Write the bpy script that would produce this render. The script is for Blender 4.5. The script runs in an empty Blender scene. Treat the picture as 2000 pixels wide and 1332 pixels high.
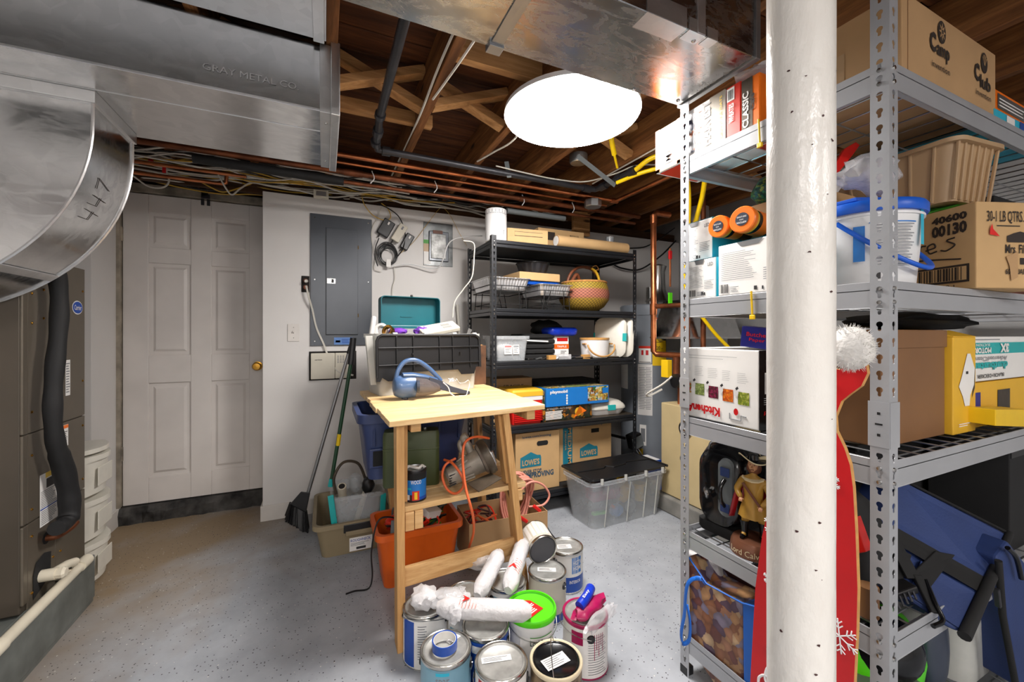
import bpy, bmesh, math, random
from mathutils import Vector, Matrix, noise
random.seed(7)
C = bpy.context.scene.collection
S = bpy.context.scene
PI = math.pi
# ------------------------------------------------------------------ camera, world, light, exposure
EYE = 1.22
YAW = math.radians(24.6)
cam_d = bpy.data.cameras.new('camera')
cam_d.sensor_width = 36.0
cam_d.lens = 14.4
cam_d.shift_y = -0.007
cam_d.clip_start = 0.02
cam = bpy.data.objects.new('camera', cam_d)
C.objects.link(cam)
cam.location = (0, 0, EYE)
cam.rotation_euler = (PI/2, 0, -YAW)
S.camera = cam
w = bpy.data.worlds.new('world'); S.world = w; w.use_nodes = True
w.node_tree.nodes['Background'].inputs[0].default_value = (0.8, 0.85, 1, 1)
w.node_tree.nodes['Background'].inputs[1].default_value = 0.3
S.view_settings.view_transform = 'Standard'
S.view_settings.look = 'None'
S.view_settings.exposure = 0.12
S.view_settings.gamma = 1.0
S.view_settings.use_curve_mapping = False
S.cycles.max_bounces = 8
S.cycles.diffuse_bounces = 5
S.cycles.glossy_bounces = 4
S.cycles.transparent_max_bounces = 12
S.cycles.use_denoising = True
S.cycles.sample_clamp_indirect = 4.0
# one lamp in view, a rear one inferred, two side discs added as fill: emission of each lamp diffuser (its mesh is built with the lamp)
LAMP = (0.975, 1.51, 2.165)
LAMP_POWER = 72.0          # lamp in view
LAMP_POWER_REAR = 74.0    # lamp behind the camera
FILL_POWER_SIDE = 34.0     # two unseen side discs, added to even out the light

# ------------------------------------------------------------------ where a picture point lies on a known plane of the room
SN, CS = math.sin(YAW), math.cos(YAW)
def at(u, v, X=None, Y=None, z=None, D=None):
    t = (u-1000)/800.0; k = (652-v)/800.0
    dx = SN+CS*t; dy = CS-SN*t
    if D is None:
        D = X/dx if X is not None else (Y/dy if Y is not None else (z-EYE)/k)
    return Vector((dx*D, dy*D, EYE+k*D))

# ------------------------------------------------------------------ materials
def lin(c):
    def f(x):
        x /= 255.0
        return x/12.92 if x <= 0.04045 else ((x+0.055)/1.055)**2.4
    return (f(c[0]), f(c[1]), f(c[2]), 1)
MT = {}
class NT:
    def __init__(s, name):
        s.m = bpy.data.materials.new(name); s.m.use_nodes = True
        s.t = s.m.node_tree; s.b = s.t.nodes['Principled BSDF']
    def n(s, ty, **kw):
        nd = s.t.nodes.new(ty)
        for k, v in kw.items():
            if hasattr(nd, k): setattr(nd, k, v)
            else: nd.inputs[k.replace('_', ' ')].default_value = v
        return nd
    def l(s, a, ao, b, bi): s.t.links.new(a.outputs[ao], b.inputs[bi])
    def coord(s, kind='Object', scale=(1,1,1), rot=(0,0,0)):
        tc = s.n('ShaderNodeTexCoord'); mp = s.n('ShaderNodeMapping')
        mp.inputs['Scale'].default_value = scale; mp.inputs['Rotation'].default_value = rot
        s.l(tc, kind, mp, 'Vector'); return mp
    def noise(s, mp, scale, detail=3, rough=0.55, dist=0):
        nd = s.n('ShaderNodeTexNoise'); nd.inputs['Scale'].default_value = scale; nd.inputs['Detail'].default_value = detail
        nd.inputs['Roughness'].default_value = rough; nd.inputs['Distortion'].default_value = dist
        s.l(mp, 0, nd, 'Vector'); return nd
    def ramp(s, src, out, stops):
        r = s.n('ShaderNodeValToRGB'); s.l(src, out, r, 0)
        e = r.color_ramp.elements
        while len(e) > 1: e.remove(e[-1])
        e[0].position = stops[0][0]; e[0].color = stops[0][1]
        for p, c in stops[1:]:
            x = e.new(p); x.color = c
        return r
    def mix(s, a, b, fac):
        m = s.n('ShaderNodeMix'); m.data_type = 'RGBA'
        for idx, src in ((6, a), (7, b)):
            if isinstance(src, tuple) and not isinstance(src[0], float): s.t.links.new(src[0].outputs[src[1]], m.inputs[idx])
            else: m.inputs[idx].default_value = src
        if isinstance(fac, tuple): s.t.links.new(fac[0].outputs[fac[1]], m.inputs[0])
        else: m.inputs[0].default_value = fac
        return m
    def bump(s, src, out, strength, dist=0.01):
        b = s.n('ShaderNodeBump'); b.inputs['Strength'].default_value = strength; b.inputs['Distance'].default_value = dist
        s.l(src, out, b, 'Height'); s.l(b, 0, s.b, 'Normal'); return b
def gray(x): return (x, x, x, 1)
def simple(name, c, rough=0.5, metal=0, var=0.08, scale=6, bump=0, bscale=60, alpha=1, spec=None, stretch=(1,1,1), coat=0, trans=0):
    if name in MT: return MT[name]
    N = NT(name); col = lin(c)
    mp = N.coord(scale=stretch); nz = N.noise(mp, scale)
    lo = tuple(max(0, x*(1-var*1.6)) for x in col[:3])+(1,); hi = tuple(min(1, x*(1+var)) for x in col[:3])+(1,)
    r = N.ramp(nz, 0, [(0.3, lo), (0.7, hi)])
    N.l(r, 0, N.b, 'Base Color')
    N.b.inputs['Roughness'].default_value = rough; N.b.inputs['Metallic'].default_value = metal
    if spec is not None: N.b.inputs['Specular IOR Level'].default_value = spec
    if coat: N.b.inputs['Coat Weight'].default_value = coat; N.b.inputs['Coat Roughness'].default_value = 0.1
    if bump:
        nb = N.noise(mp, bscale, 2); N.bump(nb, 0, bump, 0.004)
    if alpha < 1: N.b.inputs['Alpha'].default_value = alpha
    if trans: N.b.inputs['Transmission Weight'].default_value = trans; N.b.inputs['IOR'].default_value = 1.2
    MT[name] = N.m; return N.m
def wood(name, c1, c2, c3, rough=0.7, axis=0, scale=1.0, knots=True):
    N = NT(name)
    sc = [14*scale]*3; sc[axis] = 1.1*scale
    oi = N.n('ShaderNodeObjectInfo'); tc = N.n('ShaderNodeTexCoord'); ad = N.n('ShaderNodeVectorMath', operation='MULTIPLY_ADD')
    N.l(oi, 'Random', ad, 0); ad.inputs[1].default_value = (7, 5, 9); N.l(tc, 'Object', ad, 2)
    mp = N.n('ShaderNodeMapping'); mp.inputs['Scale'].default_value = sc; N.l(ad, 0, mp, 0)
    n1 = N.noise(mp, 1.6, 4, 0.6, 0.9)
    n2 = N.noise(mp, 9, 3, 0.6, 0.3)
    r = N.ramp(n1, 0, [(0.28, lin(c1)), (0.5, lin(c2)), (0.72, lin(c3))])
    m = N.mix((r, 0), lin(c1), 0.0)
    r2 = N.ramp(n2, 0, [(0.40, gray(0)), (0.75, gray(0.55))])
    N.l(r2, 0, m, 0)
    out = m
    if knots:
        mk = N.n('ShaderNodeMapping'); ks = [5.0]*3; ks[axis] = 1.6; mk.inputs['Scale'].default_value = ks; N.l(ad, 0, mk, 0)
        v = N.n('ShaderNodeTexVoronoi'); v.inputs['Scale'].default_value = 1.3; N.l(mk, 0, v, 'Vector')
        rk = N.ramp(v, 'Distance', [(0.0, gray(1)), (0.055, gray(0.9)), (0.10, gray(0))])
        out = N.mix((m, 2), lin(tuple(x*0.45 for x in c1)), (rk, 0))
    N.l(out, 2, N.b, 'Base Color'); N.b.inputs['Roughness'].default_value = rough
    N.b.inputs['Specular IOR Level'].default_value = 0.25
    N.bump(n1, 0, 0.25, 0.006)
    MT[name] = N.m; return N.m
M = {}
def setm(): pass
M['wall'] = simple('wall_paint', (214,211,208), 0.6, var=0.03, scale=2, bump=0.08, bscale=40)
M['wall_grey'] = simple('wall_paint_grey', (170,170,170), 0.65, var=0.06, scale=3, bump=0.08, bscale=40)
M['door'] = simple('door_paint', (213,207,202), 0.45, var=0.06, scale=3, bump=0.05, bscale=30)
M['trimw'] = simple('trim_paint', (214,209,203), 0.45, var=0.07, scale=5)
M['dirty'] = simple('dirty_trim', (150,140,125), 0.7, var=0.35, scale=9)
M['concrete_dark'] = simple('rough_dark_concrete', (62,60,58), 0.85, var=0.6, scale=11, bump=0.8, bscale=25)
M['pad'] = simple('platform_grey', (100,104,100), 0.5, var=0.25, scale=7, bump=0.2, bscale=20)
M['padc'] = simple('concrete_pad', (128,126,120), 0.8, var=0.2, scale=7, bump=0.3, bscale=30)
M['joist'] = wood('joist_wood', (78,47,24), (122,78,42), (152,104,60), axis=1)
M['brace'] = wood('brace_wood', (140,98,58), (178,132,84), (200,156,108), axis=0)
M['plank'] = wood('subfloor_wood', (50,26,13), (82,46,23), (108,66,36), axis=0)
M['dkwood'] = wood('dark_wood', (40,26,16), (66,42,24), (84,56,34), axis=0)
M['pine'] = wood('pine_top', (206,166,112), (228,194,142), (238,212,168), axis=0, rough=0.5)
M['pine_y'] = wood('pine_leg', (176,128,76), (206,160,104), (220,178,124), axis=2, rough=0.55)
M['pine_x'] = wood('pine_rail', (186,140,88), (214,172,118), (228,190,138), axis=0, rough=0.55)
M['card'] = simple('cardboard', (178,142,100), 0.8, var=0.06, scale=5, bump=0.06, bscale=80)
M['card_l'] = simple('cardboard_light', (196,160,112), 0.8, var=0.06, scale=5)
M['card_d'] = simple('cardboard_brown', (126,88,54), 0.55, var=0.08, scale=4)
M['tan'] = simple('tan_plastic', (176,146,110), 0.45, var=0.05)
M['khaki'] = simple('khaki_plastic', (142,128,100), 0.5, var=0.05)
M['greyp'] = simple('grey_steel_paint', (166,168,172), 0.35, metal=0.25, var=0.04)
M['blackp'] = simple('black_steel_paint', (36,38,42), 0.35, metal=0.3, var=0.1)
M['black'] = simple('black_plastic', (22,22,24), 0.4, var=0.15)
M['blackm'] = simple('black_matte', (18,18,19), 0.85, var=0.25)
M['blackg'] = simple('black_gloss', (14,15,18), 0.18, var=0.1)
M['foam'] = simple('black_foam', (20,20,21), 0.7, var=0.2, bump=0.3, bscale=30)
M['white'] = simple('white_plastic', (225,225,225), 0.4, var=0.03)
M['whitem'] = simple('white_matte', (208,206,203), 0.8, var=0.04)
M['paper'] = simple('paper_white', (232,230,226), 0.6, var=0.02)
M['papg'] = simple('paper_print_grey', (120,122,126), 0.6, var=0.02)
M['papd'] = simple('print_dark', (38,36,38), 0.6, var=0.02)
M['ink'] = simple('print_brown_black', (44,34,28), 0.7, var=0.05)
M['inkblue'] = simple('print_dark_blue', (34,74,98), 0.7, var=0.05)
M['teal'] = simple('teal_print', (24,120,142), 0.6, var=0.05)
M['cyan'] = simple('cyan_print', (38,172,200), 0.5, var=0.04)
M['red'] = simple('red_paint', (196,12,20), 0.45, var=0.06)
M['redp'] = simple('red_plastic', (214,30,26), 0.35, var=0.05)
M['redc'] = simple('red_card', (206,44,22), 0.4, var=0.05)
M['orange'] = simple('orange_plastic', (222,96,20), 0.4, var=0.06)
M['orangec'] = simple('orange_lid', (244,118,24), 0.35, var=0.04)
M['ocord'] = simple('orange_cord', (206,92,44), 0.45, var=0.05)
M['pink'] = simple('pink_cord', (214,140,122), 0.5, var=0.06)
M['yellow'] = simple('yellow_plastic', (232,190,20), 0.4, var=0.05)
M['yelc'] = simple('yellow_card', (226,176,44), 0.5, var=0.04)
M['green'] = simple('olive_green', (62,72,36), 0.45, var=0.12, scale=4)
M['lime'] = simple('lime_lid', (84,208,16), 0.35, var=0.03)
M['grn'] = simple('dark_green', (20,66,40), 0.4, var=0.1)
M['grnb'] = simple('leaf_green', (60,150,40), 0.5, var=0.1)
M['tealp'] = simple('teal_steel', (10,96,106), 0.35, var=0.12, scale=4)
M['turq'] = simple('turquoise_plastic', (26,170,170), 0.4, var=0.04)
M['blue'] = simple('royal_blue_plastic', (20,90,200), 0.35, var=0.05)
M['navy'] = simple('navy_tote', (42,56,98), 0.4, var=0.08, scale=4)
M['navyf'] = simple('navy_nylon', (32,52,102), 0.65, var=0.12, scale=5, bump=0.15, bscale=160)
M['bagblue'] = simple('bag_blue', (16,96,190), 0.5, var=0.06)
M['bluec'] = simple('blue_card', (24,116,196), 0.4, var=0.05)
M['purple'] = simple('purple_cloth', (110,50,170), 0.8, var=0.3, scale=20, bump=0.5, bscale=30)
M['blues'] = simple('blue_satin', (20,56,190), 0.3, var=0.2, scale=20, bump=0.5, bscale=30)
M['slate'] = simple('slate_blue_plastic', (70,98,138), 0.28, var=0.06, coat=0.4)
M['slated'] = simple('slate_dark', (52,58,72), 0.35, var=0.06)
M['magenta'] = simple('magenta_wrap', (160,14,78), 0.35, var=0.2, scale=18)
M['copper'] = simple('copper_pipe', (196,120,78), 0.34, metal=0.9, var=0.28, scale=9)
M['copperd'] = simple('aged_copper', (128,74,46), 0.5, metal=0.7, var=0.35, scale=9)
M['iron'] = simple('black_iron', (58,58,62), 0.4, metal=0.6, var=0.2)
M['steel'] = simple('bright_steel', (190,190,188), 0.25, metal=1, var=0.1)
M['zinc'] = simple('zinc_steel', (168,170,172), 0.35, metal=0.9, var=0.1)
M['worn_plate'] = simple('worn_steel_plate', (150,150,148), 0.45, metal=0.6, var=0.35, scale=22)
M['foil'] = simple('aluminium_foil', (214,214,216), 0.3, metal=0.75, var=0.08, bump=0.6, bscale=45)
M['brass'] = simple('brass', (190,142,60), 0.25, metal=1, var=0.1)
M['panelg'] = simple('electrical_panel_grey', (84,88,94), 0.28, metal=0.25, var=0.05)
M['panels'] = simple('aged_steel_box', (96,98,98), 0.35, metal=0.8, var=0.3, scale=12)
M['ahu'] = simple('air_handler_brown', (108,100,88), 0.38, metal=0.45, var=0.05)
M['ahud'] = simple('air_handler_brown_dark', (90,82,72), 0.38, metal=0.45, var=0.05)
M['heater'] = simple('heater_grey', (124,130,138), 0.4, metal=0.1, var=0.05)
M['beige'] = simple('boiler_beige', (196,176,132), 0.45, var=0.05)
M['beigep'] = simple('beige_box', (206,200,184), 0.5, var=0.05)
M['pvc'] = simple('pvc_white', (216,208,188), 0.35, var=0.08)
M['cordw'] = simple('white_cable', (206,202,192), 0.5, var=0.08)
M['cordy'] = simple('yellow_cable', (200,160,60), 0.5, var=0.1)
M['cordd'] = simple('dark_cable', (48,44,42), 0.6, var=0.2)
M['yelm'] = simple('yellow_gas_line', (238,200,0), 0.35, var=0.04)
M['wicker_rim'] = simple('wicker_rim', (196,138,72), 0.7, var=0.2, scale=40)
M['leather'] = simple('brown_leather', (110,60,36), 0.5, var=0.3, scale=12)
M['bamboo'] = simple('bamboo_wood', (196,146,82), 0.5, var=0.1, stretch=(1,8,8))
M['saw'] = simple('worn_grey_metal', (142,134,122), 0.42, metal=0.35, var=0.25, scale=14)
M['sawd'] = simple('worn_brown_metal', (84,74,62), 0.45, metal=0.5, var=0.3, scale=14)
M['oldwood'] = simple('old_brown_crate', (98,66,44), 0.6, var=0.45, scale=8)
M['pompom'] = simple('pompom_wool', (222,220,216), 0.95, var=0.08, scale=30, bump=1.0, bscale=60)
M['caplid'] = simple('can_lid_metal', (172,172,168), 0.4, metal=0.45, var=0.22, scale=16)
M['lidgrey'] = simple('can_lid_slate', (78,78,84), 0.6, var=0.1)
M['canrim'] = simple('can_rim_metal', (200,198,192), 0.22, metal=1, var=0.1)
M['blabel'] = simple('blue_sticker', (90,130,190), 0.5, var=0.05)
M['vblue'] = simple('can_blue', (20,70,160), 0.35, var=0.1)
M['ltblue'] = simple('can_light_blue', (120,160,178), 0.4, var=0.05)
M['canred'] = simple('can_red', (168,22,30), 0.4, var=0.05)
M['cancream'] = simple('can_cream', (214,200,168), 0.4, var=0.1)
M['camo'] = simple('camo_brown', (110,92,66), 0.5, var=0.6, scale=40)
M['dkmaroon'] = simple('dark_maroon', (64,30,28), 0.5, var=0.1)
M['skin'] = simple('figurine_skin', (206,150,108), 0.35, var=0.05)
M['gold'] = simple('figurine_gold_coat', (186,142,58), 0.35, var=0.15)
M['figred'] = simple('figurine_red_cape', (156,22,32), 0.35, var=0.12)
M['figbase'] = simple('figurine_bronze_base', (120,78,58), 0.3, metal=0.3, var=0.15)
M['lace'] = simple('figurine_lace', (226,210,170), 0.5, var=0.05)
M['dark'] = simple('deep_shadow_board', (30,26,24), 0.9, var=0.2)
M['violet'] = simple('butcher_box_blue', (34,36,130), 0.4, var=0.05)
M['greyplas'] = simple('grey_rubber', (104,110,112), 0.6, var=0.06)
def clear(name, c, alpha, rough=0.15, bump=0.0):
    N = NT(name); N.b.inputs['Base Color'].default_value = lin(c); N.b.inputs['Roughness'].default_value = rough
    mp = N.coord(); nz = N.noise(mp, 14, 3)
    r = N.n('ShaderNodeMapRange'); r.inputs['To Min'].default_value = max(0.02, alpha-0.12); r.inputs['To Max'].default_value = min(1, alpha+0.12)
    N.l(nz, 0, r, 0); N.l(r, 0, N.b, 'Alpha')
    if bump: N.bump(N.noise(mp, 35, 3), 0, bump, 0.01)
    M[name] = N.m; return N.m
clear('clearp', (205,210,214), 0.34)
clear('frost', (214,214,208), 0.62, 0.35)
clear('milky', (222,218,206), 0.90, 0.35)
clear('bagclear', (232,232,234), 0.42, 0.12, 0.7)
clear('bagwhite', (216,214,215), 0.86, 0.25, 0.6)
clear('smoke', (96,90,92), 0.75, 0.1)
def duct_mat(name, base, rough, bumpk, bscale, smear):
    N = NT(name); mp = N.coord()
    v = N.n('ShaderNodeTexVoronoi'); v.inputs['Scale'].default_value = 26; N.l(mp, 0, v, 'Vector')
    r1 = N.ramp(v, 'Color', [(0.2, gray(base*0.95)), (0.8, gray(base*1.04))])
    N.l(r1, 0, N.b, 'Base Color'); N.b.inputs['Metallic'].default_value = 1
    ms = N.coord(scale=(5, 12, 12)); nz = N.noise(ms, 1.4, 5, 0.65, 1.2)
    rr = N.ramp(nz, 0, [(0.45, gray(rough)), (0.56, gray(min(1, rough+smear))), (0.7, gray(rough))])
    N.l(rr, 0, N.b, 'Roughness')
    nb = N.noise(mp, bscale, 2, 0.4); N.bump(nb, 0, bumpk, 0.02)
    M[name] = N.m; return N.m
duct_mat('duct', 0.62, 0.16, 0.06, 3, 0.10)
duct_mat('duct2', 0.5, 0.2, 0.10, 7, 0.12)
duct_mat('duct_flat', 0.72, 0.36, 0.05, 4, 0.06)
def floor_mat():
    N = NT('epoxy_floor'); mp = N.coord()
    n1 = N.noise(mp, 1.3, 5, 0.6, 0.4); n2 = N.noise(mp, 5, 5, 0.6)
    base = N.ramp(n2, 0, [(0.3, lin((146,150,156))), (0.7, lin((168,172,178)))])
    sep = N.n('ShaderNodeSeparateXYZ'); N.l(mp, 0, sep, 0)
    # brown worn patch by the door and along the platform (a stain in the coating)
    mr = N.n('ShaderNodeMapRange'); mr.inputs['From Min'].default_value = 0.45; mr.inputs['From Max'].default_value = -0.95; N.l(sep, 0, mr, 0)
    my = N.n('ShaderNodeMapRange'); my.inputs['From Min'].default_value = 1.3; my.inputs['From Max'].default_value = 3.0; N.l(sep, 1, my, 0)
    mm = N.n('ShaderNodeMath', operation='MULTIPLY'); N.l(mr, 0, mm, 0); N.l(my, 0, mm, 1)
    ma = N.n('ShaderNodeMath', operation='MULTIPLY_ADD'); N.l(n1, 0, ma, 0); ma.inputs[1].default_value = 0.9; m7 = N.n('ShaderNodeMath', operation='MULTIPLY'); N.l(mm, 0, m7, 0); m7.inputs[1].default_value = 0.55; N.l(m7, 0, ma, 2)
    rs = N.ramp(ma, 0, [(0.60, gray(0)), (0.92, gray(0.85))])
    st = N.mix((base, 0), lin((136,112,76)), (rs, 0))
    v = N.n('ShaderNodeTexVoronoi'); v.inputs['Scale'].default_value = 85; N.l(mp, 0, v, 'Vector')
    d = N.ramp(v, 'Distance', [(0.0, gray(1)), (0.16, gray(1)), (0.24, gray(0))])
    sv = N.n('ShaderNodeSeparateColor'); N.l(v, 'Color', sv, 0)
    sel = N.ramp(sv, 0, [(0.60, gray(0)), (0.62, gray(1))])
    fm = N.n('ShaderNodeMath', operation='MULTIPLY'); N.l(d, 0, fm, 0); N.l(sel, 0, fm, 1)
    fc = N.ramp(sv, 1, [(0.0, lin((38,38,42))), (0.84, lin((58,54,50))), (0.86, lin((200,198,190))), (1.0, lin((210,206,200)))])
    fl = N.mix((st, 2), (fc, 0), (fm, 0))
    ms = N.coord(scale=(2.2, 3.1, 1)); v3 = N.noise(ms, 3.2, 4, 0.7)
    rs3 = N.ramp(v3, 0, [(0.70, gray(0)), (0.76, gray(0.8))])
    f2 = N.mix((fl, 2), lin((98,82,62)), (rs3, 0))
    N.l(f2, 2, N.b, 'Base Color'); N.b.inputs['Roughness'].default_value = 0.48; N.b.inputs['Specular IOR Level'].default_value = 0.35
    N.bump(n2, 0, 0.15, 0.01)
    M['floor'] = N.m
floor_mat()
def pole_mat():
    N = NT('white_gloss_paint'); mp = N.coord(scale=(1, 1, 0.6)); n = N.noise(mp, 28, 4, 0.6); n2 = N.noise(mp, 9, 4, 0.7)
    r = N.ramp(n2, 0, [(0.0, lin((212,206,198))), (0.66, lin((228,225,219))), (0.78, lin((222,216,206))), (0.84, lin((120,96,70)))])
    N.l(r, 0, N.b, 'Base Color'); N.b.inputs['Roughness'].default_value = 0.28
    N.bump(n, 0, 0.35, 0.01); M['polew'] = N.m
pole_mat()
def print_mat(name, cols, scale, rough=0.45, stretch=(1,1,1)):
    """printed picture of many-coloured blotches (shells, vegetables, toy pictures)"""
    N = NT(name); mp = N.coord(scale=stretch)
    v = N.n('ShaderNodeTexVoronoi'); v.inputs['Scale'].default_value = scale
    dn = N.noise(mp, scale*0.35, 3); vm = N.n('ShaderNodeVectorMath', operation='MULTIPLY_ADD'); N.l(dn, 1, vm, 0); vm.inputs[1].default_value = (2.2/scale,)*3; N.l(mp, 0, vm, 2); N.l(vm, 0, v, 'Vector')
    sc = N.n('ShaderNodeSeparateColor'); N.l(v, 'Color', sc, 0)
    st = [(i/(len(cols)), lin(c)) for i, c in enumerate(cols)]
    r = N.ramp(sc, 0, st); r.color_ramp.interpolation = 'CONSTANT'
    dd = N.ramp(v, 'Distance', [(0.0, gray(1)), (0.75, gray(0.35))])
    m = N.n('ShaderNodeMix'); m.data_type = 'RGBA'; m.blend_type = 'MULTIPLY'; m.inputs[0].default_value = 0.8
    N.l(r, 0, m, 6); N.l(dd, 0, m, 7)
    N.l(m, 2, N.b, 'Base Color'); N.b.inputs['Roughness'].default_value = rough
    M[name] = N.m; return N.m
print_mat('shells', [(150,98,66),(188,142,98),(120,70,60),(206,172,132),(98,74,92),(170,120,90),(140,130,150)], 30)
print_mat('toyprint', [(206,150,60),(240,220,150),(60,120,60),(120,70,40),(230,200,90),(200,210,220)], 70)
print_mat('darktoy', [(40,52,34),(90,60,30),(28,32,26),(190,120,30),(60,50,40)], 40)
print_mat('celery', [(150,170,90),(180,196,120),(120,140,70)], 160)
print_mat('beet', [(110,20,50),(150,30,80),(80,14,36)], 160)
print_mat('carrot', [(236,110,20),(250,140,30),(210,84,10)], 160)
print_mat('zucchini', [(170,180,60),(200,206,100),(130,150,40)], 160)
print_mat('fruitmix', [(230,170,60),(220,214,200),(200,60,40),(150,160,60)], 120)
print_mat('cereal', [(250,244,240),(245,150,110),(240,240,244),(250,220,200),(60,60,90)], 34)
print_mat('netbag', [(14,80,66),(30,130,90),(120,150,60),(10,60,60)], 120, stretch=(1,1,1))
def weave():
    N = NT('woven_basket'); tc = N.n('ShaderNodeTexCoord'); sp = N.n('ShaderNodeSeparateXYZ'); N.l(tc, 'Object', sp, 0)
    an = N.n('ShaderNodeMath', operation='ARCTAN2'); N.l(sp, 1, an, 0); N.l(sp, 0, an, 1)
    co = N.n('ShaderNodeCombineXYZ'); N.l(an, 0, co, 0); zz = N.n('ShaderNodeMath', operation='MULTIPLY'); N.l(sp, 2, zz, 0); zz.inputs[1].default_value = 7.0; N.l(zz, 0, co, 1)
    ck = N.n('ShaderNodeTexChecker'); ck.inputs['Scale'].default_value = 13; N.l(co, 0, ck, 'Vector')
    band = N.ramp(sp, 2, [(0.0, lin((160,128,40))), (0.085, lin((160,128,40))), (0.10, lin((176,106,84))), (0.155, lin((176,106,84))), (0.17, lin((170,142,44)))])
    dk = N.ramp(ck, 1, [(0, gray(0.35)), (1, gray(1))])
    m = N.n('ShaderNodeMix'); m.data_type = 'RGBA'; m.blend_type = 'MULTIPLY'; m.inputs[0].default_value = 0.8
    N.l(band, 0, m, 6); N.l(dk, 0, m, 7); N.l(m, 2, N.b, 'Base Color'); N.b.inputs['Roughness'].default_value = 0.7
    N.bump(ck, 1, 0.5, 0.004); M['weave'] = N.m
weave()
def emis(name, c, s):
    N = NT(name); N.b.inputs['Base Color'].default_value = lin(c); N.b.inputs['Emission Color'].default_value = lin(c); N.b.inputs['Emission Strength'].default_value = s
    M[name] = N.m
emis('lampglow', (255,250,246), LAMP_POWER)
emis('lampglow_rear', (255,250,246), LAMP_POWER_REAR)
emis('fillglow_side', (255,250,246), FILL_POWER_SIDE)
emis('led_green', (120,255,90), 3)

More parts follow.
